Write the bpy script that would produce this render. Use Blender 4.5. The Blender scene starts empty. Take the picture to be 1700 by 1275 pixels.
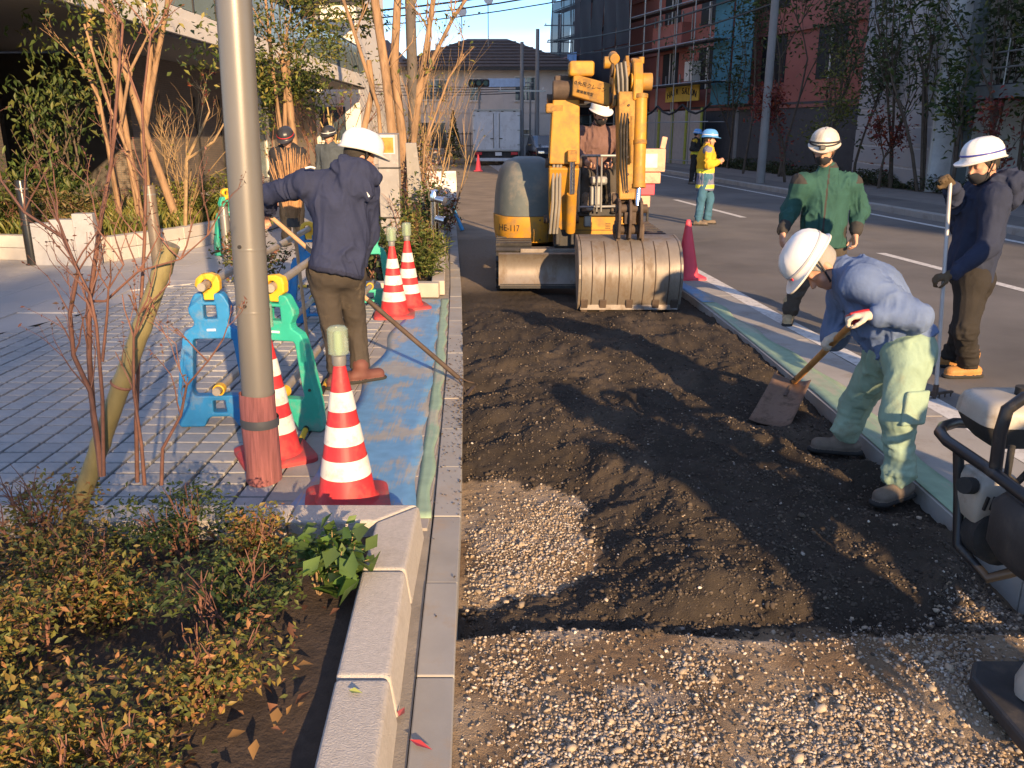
import bpy, bmesh, math, random
import numpy as np
from mathutils import Vector, Matrix, Quaternion
random.seed(7); RNG = np.random.default_rng(7)
R = math.radians
SC = bpy.context.scene
COL = SC.collection

# ------------------------------------------------------------------ camera
CAM_H = 1.72; FPX = 1400.0; PITCH = math.atan(422/FPX)
cd = bpy.data.cameras.new('camera'); cam = bpy.data.objects.new('camera', cd); COL.objects.link(cam)
cam.location = (0, 0, CAM_H); cam.rotation_euler = (R(90)-PITCH, 0, 0)
cd.sensor_width = 36; cd.lens = FPX/1700*36; cd.clip_start = .05; cd.clip_end = 3000
SC.camera = cam
# ------------------------------------------------------------------ sky and sun
SUN_AZ = 21.0; SUN_EL = 16.0
W = bpy.data.worlds.new('World'); SC.world = W; W.use_nodes = True
nt = W.node_tree; nt.nodes.clear()
wo = nt.nodes.new('ShaderNodeOutputWorld'); bg = nt.nodes.new('ShaderNodeBackground')
sky = nt.nodes.new('ShaderNodeTexSky'); sky.sky_type = 'NISHITA'; sky.sun_disc = False
sky.sun_elevation = R(SUN_EL); sky.sun_rotation = R(180-SUN_AZ); sky.air_density = 1.0; sky.dust_density = .1; sky.ozone_density = 4.0
bg.inputs['Strength'].default_value = .13
# a few thin clouds all over the sky
tc = nt.nodes.new('ShaderNodeTexCoord'); mp = nt.nodes.new('ShaderNodeMapping'); mp.inputs['Scale'].default_value = (1.2, 1.2, 5)
nz = nt.nodes.new('ShaderNodeTexNoise'); nz.inputs['Scale'].default_value = 3.2; nz.inputs['Detail'].default_value = 7
rp = nt.nodes.new('ShaderNodeValToRGB'); rp.color_ramp.elements[0].position = .44; rp.color_ramp.elements[1].position = .72
mx = nt.nodes.new('ShaderNodeMix'); mx.data_type = 'RGBA'
hs = nt.nodes.new('ShaderNodeMix'); hs.data_type = 'RGBA'; hs.blend_type = 'MULTIPLY'; hs.inputs[0].default_value = 1; hs.inputs[7].default_value = (.84, .94, 1.08, 1)
mx.inputs[7].default_value = (6.0, 5.6, 5.8, 1)
L = nt.links.new
L(tc.outputs['Generated'], mp.inputs[0]); L(mp.outputs[0], nz.inputs['Vector']); L(nz.outputs[0], rp.inputs[0])
ms = nt.nodes.new('ShaderNodeMath'); ms.operation = 'MULTIPLY'; ms.inputs[1].default_value = .6
L(rp.outputs[0], ms.inputs[0]); L(ms.outputs[0], mx.inputs[0]); L(sky.outputs[0], hs.inputs[6]); L(hs.outputs[2], mx.inputs[6]); L(mx.outputs[2], bg.inputs['Color']); L(bg.outputs[0], wo.inputs[0])
sd = bpy.data.lights.new('sun', 'SUN'); sd.energy = 5.0; sd.angle = R(.55); sd.color = (1.0, .68, .37)
sun = bpy.data.objects.new('sun', sd); COL.objects.link(sun)
SDIR = Vector((-math.sin(R(SUN_AZ))*math.cos(R(SUN_EL)), math.cos(R(SUN_AZ))*math.cos(R(SUN_EL)), -math.sin(R(SUN_EL))))
sun.rotation_euler = SDIR.to_track_quat('-Z', 'Y').to_euler(); sun.location = (10, -20, 20)
SC.view_settings.view_transform = 'Standard'; SC.view_settings.look = 'None'; SC.view_settings.gamma = 1
SC.view_settings.exposure = 1.05; SC.view_settings.use_curve_mapping = False
SC.render.engine = 'CYCLES'; SC.render.resolution_x = 1024; SC.render.resolution_y = 768

# ------------------------------------------------------------------ measuring: picture point -> place
_c, _s = math.cos(PITCH), math.sin(PITCH)
def ray(px, py):
    a = (px-850)/FPX; b = (637.5-py)/FPX
    return Vector((a, _c+b*_s, -_s+b*_c))
def gr(px, py, z=0.0):
    r = ray(px, py); t = (z-CAM_H)/r.z; return Vector((r.x*t, r.y*t, z))
def at(px, py, Y):
    r = ray(px, py); t = Y/r.y; return Vector((r.x*t, Y, CAM_H+r.z*t))

# ------------------------------------------------------------------ materials
MATS = {}
def mat(name, col=(.5,.5,.5), rough=.65, metal=0, var=.14, vs=5, bump=0, bs=60, dirt=None, orand=0, spec=.4, attr=None, transl=0, stretch=None, coat=0, emit=0):
    if name in MATS: return MATS[name]
    m = bpy.data.materials.new(name); MATS[name] = m; m.use_nodes = True
    t = m.node_tree; b = t.nodes['Principled BSDF']; N = t.nodes.new; K = t.links.new
    b.inputs['Roughness'].default_value = rough; b.inputs['Metallic'].default_value = metal
    b.inputs['Specular IOR Level'].default_value = spec; b.inputs['Coat Weight'].default_value = coat
    co = N('ShaderNodeTexCoord'); vec = co.outputs['Object']
    if stretch:
        mp = N('ShaderNodeMapping'); mp.inputs['Scale'].default_value = stretch; K(vec, mp.inputs[0]); vec = mp.outputs[0]
    def noise(sc, det=5, ro=.6):
        n = N('ShaderNodeTexNoise'); n.inputs['Scale'].default_value = sc; n.inputs['Detail'].default_value = det
        n.inputs['Roughness'].default_value = ro; K(vec, n.inputs['Vector']); return n.outputs[0]
    def mixc(f, a, c, mode='MIX'):
        n = N('ShaderNodeMix'); n.data_type = 'RGBA'; n.blend_type = mode
        for s, v in ((0, f), (6, a), (7, c)):
            if hasattr(v, 'links') or hasattr(v, 'is_linked'): K(v, n.inputs[s])
            else: n.inputs[s].default_value = v if s == 0 else (*v, 1)
        return n.outputs[2]
    lo = tuple(max(0, c*(1-var)) for c in col); hi = tuple(min(1, c*(1+var)) for c in col)
    n1 = noise(vs)
    rr = N('ShaderNodeMapRange'); rr.inputs[1].default_value = .3; rr.inputs[2].default_value = .7; K(n1, rr.inputs[0])
    c = mixc(rr.outputs[0], lo, hi)
    if attr:
        at_ = N('ShaderNodeAttribute'); at_.attribute_name = attr; c = mixc(1.0, c, at_.outputs['Color'], 'MULTIPLY')
    if orand:
        oi = N('ShaderNodeObjectInfo'); mr = N('ShaderNodeMapRange'); mr.inputs[3].default_value = 1-orand; mr.inputs[4].default_value = 1+orand
        K(oi.outputs['Random'], mr.inputs[0]); hv = N('ShaderNodeHueSaturation'); K(mr.outputs[0], hv.inputs['Value']); K(c, hv.inputs['Color']); c = hv.outputs[0]
    if dirt:
        dc, amt, dsc = dirt
        n2 = noise(dsc, 8, .7); r2 = N('ShaderNodeMapRange'); r2.inputs[1].default_value = .62-.3*amt; r2.inputs[2].default_value = .72-.15*amt
        r2.inputs[4].default_value = min(1, .55+.45*amt)
        K(n2, r2.inputs[0]); c = mixc(r2.outputs[0], c, dc)
        rm = N('ShaderNodeMapRange'); rm.inputs[3].default_value = rough; rm.inputs[4].default_value = min(1, rough+.3); K(r2.outputs[0], rm.inputs[0]); K(rm.outputs[0], b.inputs['Roughness'])
    K(c, b.inputs['Base Color'])
    if bump:
        n3 = noise(bs, 6, .65); bp = N('ShaderNodeBump'); bp.inputs['Strength'].default_value = min(1, bump); bp.inputs['Distance'].default_value = .01*max(1, bump)
        K(n3, bp.inputs['Height']); K(bp.outputs[0], b.inputs['Normal'])
    if emit:
        b.inputs['Emission Strength'].default_value = emit; K(c, b.inputs['Emission Color'])
    if transl:
        tr = N('ShaderNodeBsdfTranslucent'); K(c, tr.inputs[0]); ad = N('ShaderNodeMixShader'); ad.inputs[0].default_value = transl
        out = t.nodes['Material Output']; K(b.outputs[0], ad.inputs[1]); K(tr.outputs[0], ad.inputs[2]); K(ad.outputs[0], out.inputs[0])
    m.diffuse_color = (*col, 1)
    return m

# ------------------------------------------------------------------ mesh builder
def frame_from(d, up=Vector((0, 0, 1))):
    d = Vector(d).normalized()
    if abs(d.dot(up)) > .98: up = Vector((1, 0, 0))
    x = d.cross(up).normalized(); y = x.cross(d).normalized()
    return x, y, d
class MB:
    def __init__(s): s.v = []; s.f = []; s.mi = []; s.cur = 0
    def add(s, vs, fs):
        o = len(s.v); s.v += [tuple(p) for p in vs]; s.f += [tuple(i+o for i in f) for f in fs]; s.mi += [s.cur]*len(fs); return s
    def box(s, c, d, rz=0, rx=0, ry=0, M=None):
        hx, hy, hz = d[0]/2, d[1]/2, d[2]/2
        m = M if M is not None else (Matrix.Rotation(rz, 3, 'Z') @ Matrix.Rotation(ry, 3, 'Y') @ Matrix.Rotation(rx, 3, 'X'))
        c = Vector(c); vs = [c + m @ Vector((x, y, z)) for x in (-hx, hx) for y in (-hy, hy) for z in (-hz, hz)]
        return s.add(vs, [(0,1,3,2), (4,6,7,5), (0,4,5,1), (2,3,7,6), (0,2,6,4), (1,5,7,3)])
    def bar(s, a, b, w, h, up=Vector((0, 0, 1)), w1=None, h1=None):
        a, b = Vector(a), Vector(b); x, y, d = frame_from(b-a, up); vs = []
        for p, ww, hh in ((a, w, h), (b, w1 or w, h1 or h)):
            for sx, sy in ((-1,-1), (1,-1), (1,1), (-1,1)): vs.append(p + x*sx*ww/2 + y*sy*hh/2)
        return s.add(vs, [(3,2,1,0), (4,5,6,7), (0,1,5,4), (1,2,6,5), (2,3,7,6), (3,0,4,7)])
    def loft(s, rings, caps=True, closed=True):
        n = len(rings[0]); vs = [p for r in rings for p in r]; fs = []
        for i in range(len(rings)-1):
            for j in range(n if closed else n-1):
                k = (j+1) % n; fs.append((i*n+j, i*n+k, (i+1)*n+k, (i+1)*n+j))
        if caps: fs.append(tuple(range(n))[::-1]); fs.append(tuple((len(rings)-1)*n+j for j in range(n)))
        return s.add(vs, fs)
    def tube(s, pts, r, n=8, caps=True):
        pts = [Vector(p) for p in pts]; rs = r if isinstance(r, (list, tuple)) else [r]*len(pts)
        rings = []; x = None
        for i, p in enumerate(pts):
            d = (pts[min(i+1, len(pts)-1)]-pts[max(i-1, 0)]).normalized()
            if x is None: x, y, _ = frame_from(d)
            else:
                x = (x - d*x.dot(d)); x = x.normalized() if x.length > 1e-6 else frame_from(d)[0]
            y = d.cross(x)
            rings.append([p + x*math.cos(2*math.pi*j/n)*rs[i] + y*math.sin(2*math.pi*j/n)*rs[i] for j in range(n)])
        return s.loft(rings, caps)
    def cyl(s, a, b, r0, r1=None, n=16): return s.tube([a, b], [r0, r0 if r1 is None else r1], n)
    def lathe(s, prof, c=(0, 0, 0), n=24, caps=True, axis=None):
        c = Vector(c); x, y, d = frame_from(axis) if axis is not None else (Vector((1,0,0)), Vector((0,1,0)), Vector((0,0,1)))
        rings = [[c + d*z + x*math.cos(2*math.pi*j/n)*r + y*math.sin(2*math.pi*j/n)*r for j in range(n)] for r, z in prof]
        return s.loft(rings, caps)
    def plate(s, outer, th, holes=(), fr=None):
        """flat outline (u,v) with holes, thickness th; fr=(origin,u,v)"""
        o, u, v = fr or (Vector((0,0,0)), Vector((1,0,0)), Vector((0,0,1))); w = u.cross(v).normalized()
        bm = bmesh.new(); es = []
        for loop in (outer, *holes):
            vv = [bm.verts.new((p[0], p[1], 0)) for p in loop]
            es += [bm.edges.new((vv[i], vv[(i+1) % len(vv)])) for i in range(len(vv))]
        bmesh.ops.triangle_fill(bm, use_beauty=True, use_dissolve=False, edges=es, normal=(0, 0, 1))
        g = bmesh.ops.extrude_face_region(bm, geom=list(bm.faces))
        for e in g['geom']:
            if isinstance(e, bmesh.types.BMVert): e.co.z = th
        bmesh.ops.recalc_face_normals(bm, faces=list(bm.faces)); bm.verts.index_update()
        vs = [o + u*q.co.x + v*q.co.y + w*(q.co.z-th/2) for q in bm.verts]; fs = [tuple(q.index for q in f.verts) for f in bm.faces]
        bm.free(); return s.add(vs, fs)
    def build(s, name, mats, parent=None, smooth=None, bevel=0, loc=None, seg=2, recalc=True):
        me = bpy.data.meshes.new(name); me.from_pydata(s.v, [], s.f)
        if not isinstance(mats, (list, tuple)): mats = [mats]
        for m in mats: me.materials.append(m)
        if len(mats) > 1: me.polygons.foreach_set('material_index', s.mi)
        if recalc:
            bm = bmesh.new(); bm.from_mesh(me); bmesh.ops.recalc_face_normals(bm, faces=list(bm.faces)); bm.to_mesh(me); bm.free()
        return fin(name, me, parent, smooth, bevel, loc, seg)
def fin(name, me, parent=None, smooth=None, bevel=0, loc=None, seg=2):
    me.update(); o = bpy.data.objects.new(name, me); COL.objects.link(o)
    if smooth is not None:
        me.polygons.foreach_set('use_smooth', [True]*len(me.polygons))
        if smooth < 180:
            me.set_sharp_from_angle(angle=R(smooth))
    if bevel:
        b = o.modifiers.new('edge', 'BEVEL'); b.width = bevel; b.segments = seg; b.limit_method = 'ANGLE'; b.angle_limit = R(35)
        b.harden_normals = False
    if loc is not None: o.location = loc
    if parent is not None: o.parent = parent
    return o
def nmesh(name, V, F, mats, parent=None, smooth=None, colors=None, loc=None):
    """numpy arrays to object; F is (n,3) or (n,4)"""
    V = np.asarray(V, np.float32); F = np.asarray(F, np.int32); k = F.shape[1]
    me = bpy.data.meshes.new(name); me.vertices.add(len(V)); me.vertices.foreach_set('co', V.ravel())
    me.loops.add(F.size); me.loops.foreach_set('vertex_index', F.ravel())
    me.polygons.add(len(F)); me.polygons.foreach_set('loop_start', np.arange(0, F.size, k, dtype=np.int32))
    if not isinstance(mats, (list, tuple)): mats = [mats]
    for m in mats: me.materials.append(m)
    me.update(calc_edges=True)
    if colors is not None:
        a = me.color_attributes.new('tint', 'FLOAT_COLOR', 'POINT')
        c = np.ones((len(V), 4), np.float32); c[:, :3] = colors; a.data.foreach_set('color', c.ravel())
    return fin(name, me, parent, smooth, 0, loc)
def tag(o, label=None, cat=None, group=None, kind=None):
    if label: o['label'] = label
    if cat: o['category'] = cat
    if group: o['group'] = group
    if kind: o['kind'] = kind
    return o
def thing(name, label, cat, loc=(0, 0, 0), rz=0, group=None):
    o = bpy.data.objects.new(name, None); COL.objects.link(o); o.location = loc; o.rotation_euler = (0, 0, rz); o.empty_display_size = .2
    return tag(o, label, cat, group)
def copy_tree(o, parent=None):
    c = o.copy(); COL.objects.link(c); c.parent = parent
    for ch in o.children: copy_tree(ch, c)
    return c
def text_mesh(name, body, size, m, parent, M4, ext=.002):
    cu = bpy.data.curves.new(name, 'FONT'); cu.body = body; cu.size = size; cu.extrude = ext; cu.align_x = 'CENTER'; cu.align_y = 'CENTER'
    to = bpy.data.objects.new(name, cu); COL.objects.link(to)
    dg = bpy.context.evaluated_depsgraph_get(); me = bpy.data.meshes.new_from_object(to.evaluated_get(dg))
    bpy.data.objects.remove(to); bpy.data.curves.remove(cu)
    me.name = name; me.materials.clear(); me.materials.append(m)
    o = bpy.data.objects.new(name, me); COL.objects.link(o); o.matrix_local = M4
    if parent: o.parent = parent
    return o
def interp(tab):
    ys = np.array([t[0] for t in tab], float); xs = np.array([t[1] for t in tab], float)
    return lambda y: np.interp(y, ys, xs)

# ------------------------------------------------------------------ numpy noise
def _h(ix, iy, iz, seed):
    n = (ix*374761393 + iy*668265263 + iz*2147483647 + seed*974711) & 0xffffffff
    n = ((n ^ (n >> 13))*1274126177) & 0xffffffff
    return ((n ^ (n >> 16)) & 0xffff)/65535.0
def vnoise(P, sc=1.0, seed=0):
    P = np.asarray(P, float)*sc; i = np.floor(P).astype(np.int64); f = P-i; f = f*f*(3-2*f); r = 0
    for dx in (0, 1):
        for dy in (0, 1):
            for dz in (0, 1):
                w = (f[..., 0] if dx else 1-f[..., 0])*(f[..., 1] if dy else 1-f[..., 1])*(f[..., 2] if dz else 1-f[..., 2])
                r = r + w*_h(i[..., 0]+dx, i[..., 1]+dy, i[..., 2]+dz, seed)
    return r*2-1
def fbm(P, sc=1.0, oct=4, seed=0, g=.5):
    a = 1; r = 0; t = 0
    for k in range(oct): r = r + a*vnoise(P, sc*2**k, seed+k*17); t += a; a *= g
    return r/t
def P3(x, y, z=0): return np.stack(np.broadcast_arrays(np.asarray(x, float), np.asarray(y, float), np.asarray(z, float)), -1)
def sstep(a, b, x):
    t = np.clip((x-a)/(b-a), 0, 1); return t*t*(3-2*t)

# ------------------------------------------------------------------ distance-field modelling (bodies, cloth)
class Field:
    def __init__(s, lo, hi, res):
        s.lo = np.array(lo, float); s.res = res; s.n = np.maximum(2, np.ceil((np.array(hi, float)-s.lo)/res).astype(int)+1)
        s.v = np.full(s.n, .3, np.float32)
    def _sub(s, lo, hi, m):
        a = np.clip(np.floor((np.array(lo)-m-s.lo)/s.res).astype(int), 0, s.n); b = np.clip(np.ceil((np.array(hi)+m-s.lo)/s.res).astype(int)+1, 0, s.n)
        ax = [((np.arange(a[i], b[i]))*s.res+s.lo[i]).astype(np.float32) for i in range(3)]
        return (slice(a[0], b[0]), slice(a[1], b[1]), slice(a[2], b[2])), ax[0][:, None, None], ax[1][None, :, None], ax[2][None, None, :]
    def _mix(s, sl, d, k, mode):
        c = s.v[sl]
        if mode == 'add':
            if k > 0: h = np.maximum(k-np.abs(c-d), 0)/k; s.v[sl] = np.minimum(c, d)-h*h*k*.25
            else: s.v[sl] = np.minimum(c, d)
        elif mode == 'cut':
            d = -d; h = np.maximum(k-np.abs(c-d), 0)/max(k, 1e-6); s.v[sl] = np.maximum(c, d)+h*h*k*.25
    def cap(s, a, b, r0, r1=None, k=.03, flat=None, mode='add'):
        """tapered capsule; flat=(direction,factor) squashes it along a direction"""
        r1 = r0 if r1 is None else r1; a = np.array(a, float); b = np.array(b, float); rm = max(r0, r1); ff = 1.0
        if flat is not None: fd = np.array(Vector(flat[0]).normalized()); ff = flat[1]; rm *= max(1, ff)
        sl, X, Y, Z = s._sub(np.minimum(a, b)-rm, np.maximum(a, b)+rm, k+2*s.res+.01)
        if s.v[sl].size == 0: return
        x, y, z = X-a[0], Y-a[1], Z-a[2]; ba = b-a
        if flat is not None:
            q = (x*fd[0]+y*fd[1]+z*fd[2])*(1/ff-1); qb = ba.dot(fd)*(1/ff-1)
            x = x+q*fd[0]; y = y+q*fd[1]; z = z+q*fd[2]; ba = ba+fd*qb
        t = np.clip((x*ba[0]+y*ba[1]+z*ba[2])/max(1e-9, ba.dot(ba)), 0, 1)
        d = np.sqrt((x-t*ba[0])**2+(y-t*ba[1])**2+(z-t*ba[2])**2)-(r0+(r1-r0)*t)
        s._mix(sl, (d*min(1, (1+ff)/2)).astype(np.float32), k, mode)
    def ell(s, c, rad, fr=None, k=.02, mode='add'):
        """ellipsoid radii along fr=(x,y,z)"""
        c = np.array(c, float); rm = max(rad)
        sl, X, Y, Z = s._sub(c-rm, c+rm, k+2*s.res+.01)
        if s.v[sl].size == 0: return
        x, y, z = X-c[0], Y-c[1], Z-c[2]
        if fr is None: fr = (Vector((1,0,0)), Vector((0,1,0)), Vector((0,0,1)))
        u = [(x*f[0]+y*f[1]+z*f[2])/r for f, r in zip(fr, rad)]
        l = np.sqrt(u[0]**2+u[1]**2+u[2]**2); g = np.sqrt((u[0]/rad[0])**2+(u[1]/rad[1])**2+(u[2]/rad[2])**2)+1e-6
        s._mix(sl, (l*(l-1)/g).astype(np.float32), k, mode)
    def half(s, p, n, k=0.0):
        """keep the side the normal points away from"""
        n = np.array(Vector(n).normalized()); ax = [((np.arange(s.n[i]))*s.res+s.lo[i]).astype(np.float32) for i in range(3)]
        d = (ax[0][:, None, None]-p[0])*n[0]+(ax[1][None, :, None]-p[1])*n[1]+(ax[2][None, None, :]-p[2])*n[2]
        s.v = np.maximum(s.v, d.astype(np.float32))
    def surf(s):
        v = s.v; ng = v < 0; sl = []; org = []
        for ax in range(3):          # crop to the filled part
            w = np.flatnonzero(ng.any(axis=tuple(k for k in range(3) if k != ax)))
            if len(w) == 0: return np.zeros((0, 3)), np.zeros((0, 4), int)
            lo_, hi_ = max(0, w[0]-2), min(v.shape[ax], w[-1]+3); sl.append(slice(lo_, hi_)); org.append(lo_)
        v = np.ascontiguousarray(v[tuple(sl)]); n = v.shape; org = np.array(org)
        v[0] = v[-1] = 1; v[:, 0] = v[:, -1] = 1; v[:, :, 0] = v[:, :, -1] = 1
        neg = v < 0; cnt = np.zeros([k-1 for k in n], np.int8)
        for dx in (0, 1):
            for dy in (0, 1):
                for dz in (0, 1): cnt += neg[dx:n[0]-1+dx, dy:n[1]-1+dy, dz:n[2]-1+dz]
        mk_ = (cnt > 0) & (cnt < 8); ci = np.stack(np.unravel_index(np.flatnonzero(mk_), mk_.shape), 1); idx = np.full(cnt.shape, -1, np.int32); idx[ci[:, 0], ci[:, 1], ci[:, 2]] = np.arange(len(ci))
        acc = np.zeros((len(ci), 3)); w = np.zeros(len(ci)); I = ci
        cv = {}
        for dx in (0, 1):
            for dy in (0, 1):
                for dz in (0, 1): cv[dx, dy, dz] = v[I[:, 0]+dx, I[:, 1]+dy, I[:, 2]+dz]
        for a in cv:
            for ax in range(3):
                if a[ax] == 0:
                    b = list(a); b[ax] = 1; b = tuple(b); A, B = cv[a], cv[b]; m = (A < 0) != (B < 0)
                    t = np.where(m, A/np.where(m, A-B, 1), 0); p = np.tile(np.array(a, float), (len(ci), 1)); p[:, ax] += t
                    acc[m] += p[m]; w[m] += 1
        V = (I+org+acc/np.maximum(w, 1)[:, None])*s.res+s.lo; F = []
        for ax in range(3):
            o = [a for a in range(3) if a != ax]
            ia = [slice(None)]*3; ib = [slice(None)]*3; ia[ax] = slice(0, n[ax]-1); ib[ax] = slice(1, n[ax]); A = neg[tuple(ia)]; B = neg[tuple(ib)]
            xr = A != B; e = np.stack(np.unravel_index(np.flatnonzero(xr), xr.shape), 1); e = e[(e[:, o[0]] > 0) & (e[:, o[1]] > 0) & (e[:, o[0]] < n[o[0]]-1) & (e[:, o[1]] < n[o[1]]-1)]
            if not len(e): continue
            q = []
            for d0, d1 in ((0, 0), (1, 0), (1, 1), (0, 1)):
                c = e.copy(); c[:, o[0]] -= d0; c[:, o[1]] -= d1; q.append(idx[c[:, 0], c[:, 1], c[:, 2]])
            q = np.stack(q, 1); fl = A[e[:, 0], e[:, 1], e[:, 2]]
            if ax == 1: fl = ~fl
            q[fl] = q[fl][:, ::-1]; F.append(q)
        F = np.concatenate(F); F = F[(F >= 0).all(1)]
        return V, F[:, ::-1]
def vnormals(V, F):
    a, b, c = V[F[:, 0]], V[F[:, 1]], V[F[:, 2]]; fn = np.cross(b-a, c-a); N = np.zeros_like(V)
    for i in range(F.shape[1]): np.add.at(N, F[:, i], fn)
    return N/np.maximum(np.linalg.norm(N, axis=1), 1e-9)[:, None]
def relax(V, F, it=2, f=.5):
    for _ in range(it):
        S = np.zeros_like(V); c = np.zeros(len(V)); k = F.shape[1]
        for i in range(k):
            np.add.at(S, F[:, i], V[F[:, (i+1) % k]]); np.add.at(c, F[:, i], 1)
            np.add.at(S, F[:, i], V[F[:, (i-1) % k]]); np.add.at(c, F[:, i], 1)
        V = V*(1-f)+f*S/np.maximum(c, 1)[:, None]
    return V
def folds(V, F, amp, sc=9, st=(1, 1, 1), seed=0):
    """cloth creases: warped ridged noise at two sizes pushed along the normals"""
    N = vnormals(V, F); Q = V*np.array(st)
    Wp = np.stack([fbm(Q, 4, 2, seed+5), fbm(Q, 4, 2, seed+6), fbm(Q, 4, 2, seed+7)], 1); Q = Q+.13*Wp
    r = 1-np.abs(vnoise(Q, sc, seed))*3.2; r = np.clip(r, -.5, 1); r = np.where(r > 0, np.maximum(r, 0)**1.3, r*.6)
    r2 = np.clip(1-np.abs(vnoise(Q, sc*2.1, seed+3))*3.6, -.4, 1); m = .35+.75*sstep(-.35, .35, vnoise(V, 5.5, seed+9))
    return V + N*(amp*m*(r-.2)+amp*.5*m*(r2-.1))[:, None]
# ================================================================== SETTING: ground, road, kerbs, trench
XL = interp([(-6, .15), (1.96, -.17), (2.83, -.21), (3.5, -.235), (6, -.36), (9.4, -.57), (16.5, -1.08), (30.6, -2.23), (48, -4.0), (60, -5.5)])
XR = interp([(-6, 2.0), (3.4, 2.04), (5.5, 2.05), (8.25, 1.98), (9.4, 1.9), (13, 1.6), (16.5, 1.25), (30, .1), (48, -1.5)])
XG = interp([(-6, 3.3), (4.5, 2.91), (5.4, 2.85), (7.8, 2.62), (9.8, 2.47), (11.2, 2.36), (16.5, 1.9), (30, .75), (48, -.8)])
XF = interp([(-40, 12.5), (-6, 10.3), (14.1, 8.6), (19, 8.15), (24.6, 7.6), (37.3, 6.2), (48, 4.6), (60, 2.4)])
m_ground = mat('ground_dirt', (.16, .13, .10), .95, bump=.3, bs=8)
m_asph = mat('asphalt', (.15, .138, .125), .88, var=.3, vs=.55, bump=.5, bs=260, dirt=((.20, .175, .145), .25, .9))
m_conc = mat('concrete', (.34, .32, .29), .85, var=.12, vs=2.2, bump=.18, bs=180, dirt=((.24, .20, .16), .35, 2.5))
m_concd = mat('concrete_mortar', (.27, .24, .20), .9, var=.2, vs=6, bump=.4, bs=120)
m_line = mat('road_paint', (.62, .60, .56), .7, var=.1, vs=9, dirt=((.25, .23, .21), .4, 14))
m_slab = mat('pale_slab', (.42, .40, .38), .8, var=.08, vs=1.6, bump=.15, bs=200)
m_walk = mat('sidewalk_block', (.30, .27, .24), .85, var=.2, vs=3, bump=.25, bs=140)
def strip(name, fa, fb, ys, z, m, nx=2, label=None):
    V = []; F = []
    for y in ys:
        for i in range(nx):
            t = i/(nx-1); V.append((float(fa(y))*(1-t)+float(fb(y))*t, y, z if not callable(z) else z(y)))
    for j in range(len(ys)-1):
        for i in range(nx-1): F.append((j*nx+i, j*nx+i+1, (j+1)*nx+i+1, (j+1)*nx+i))
    return nmesh(name, V, F, m)
YS = list(np.arange(-6, 62, 2.0))
b = MB(); b.add([(-700, -500, -.45), (700, -500, -.45), (700, 1200, -.45), (-700, 1200, -.45)], [(0, 1, 2, 3)])
tag(b.build('ground', m_ground), kind='structure')
tag(strip('road', XG, XF, YS, 0, m_asph), kind='structure')
tag(strip('far_junction_road', lambda y: -60, lambda y: 60, [61.9, 90], -.004, m_asph), kind='structure')
b = MB(); b.add([(-60, 46, -.008), (-1, 46, -.008), (-1, 62, -.008), (-60, 62, -.008)], [(0, 1, 2, 3)]); tag(b.build('side_road', m_asph), kind='structure')
b = MB(); b.add([(2, 45, -.012), (60, 45, -.012), (60, 62, -.012), (2, 62, -.012)], [(0, 1, 2, 3)]); tag(b.build('far_ground', m_asph), kind='structure')
# gutter of cast concrete beside the trench, with joints every 2 m
gut = bpy.data.objects.new('gutter', None); COL.objects.link(gut); tag(gut, kind='structure')
y = -5.0
while y < 46:
    b = MB(); e = y+1.992; th = .16
    vs = [(XR(y), y), (XG(y)-.16, y), (XG(e)-.16, e), (XR(e), e)]
    b.add([(p[0], p[1], z) for z in (-th, .004) for p in vs], [(3,2,1,0), (4,5,6,7), (0,1,5,4), (1,2,6,5), (2,3,7,6), (3,0,4,7)])
    b.build('gutter_slab', m_conc, gut, bevel=.004); y += 2
tag(strip('road_edge_line', lambda y: XG(y)-.16, lambda y: XG(y)+.005, YS, .005, m_line), kind='structure')
tag(strip('far_edge_line', lambda y: XF(y)-.62, lambda y: XF(y)-.48, YS, .004, m_line), kind='structure')
for i, y0 in enumerate((-3, 7.7, 17.5, 28.2, 38)):
    o = strip('lane_dash', lambda y: 4.72-(y-17.66)*.12-.07, lambda y: 4.72-(y-17.66)*.12+.07, [y0, y0+4.6], .004, m_line); tag(o, kind='structure')
# far kerb and pavement
kb = bpy.data.objects.new('far_kerb', None); COL.objects.link(kb); tag(kb, kind='structure')
y = -5.0
while y < 56:
    e = y+.99; b = MB()
    vs = [(XF(y), y), (XF(y)+.2, y), (XF(e)+.2, e), (XF(e), e)]
    b.add([(p[0], p[1], z) for z in (-.1, .13) for p in vs], [(3,2,1,0), (4,5,6,7), (0,1,5,4), (1,2,6,5), (2,3,7,6), (3,0,4,7)])
    b.build('kerb_block', m_conc, kb, bevel=.015); y += 1
m_pave = mat('far_pavement', (.21, .19, .17), .9, var=.16, vs=2.5, bump=.3, bs=60)
tag(strip('pavement', lambda y: XF(y)+.2, lambda y: XF(y)+3.2, YS, .12, m_pave), kind='structure')
tag(strip('verge', lambda y: XF(y)+3.2, lambda y: XF(y)+60, YS, .11, m_ground), kind='structure')
tag(strip('pavement_asphalt_band', lambda y: XF(y)+.2, lambda y: XF(y)+1.35, YS, .124, m_asph), kind='structure')

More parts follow.
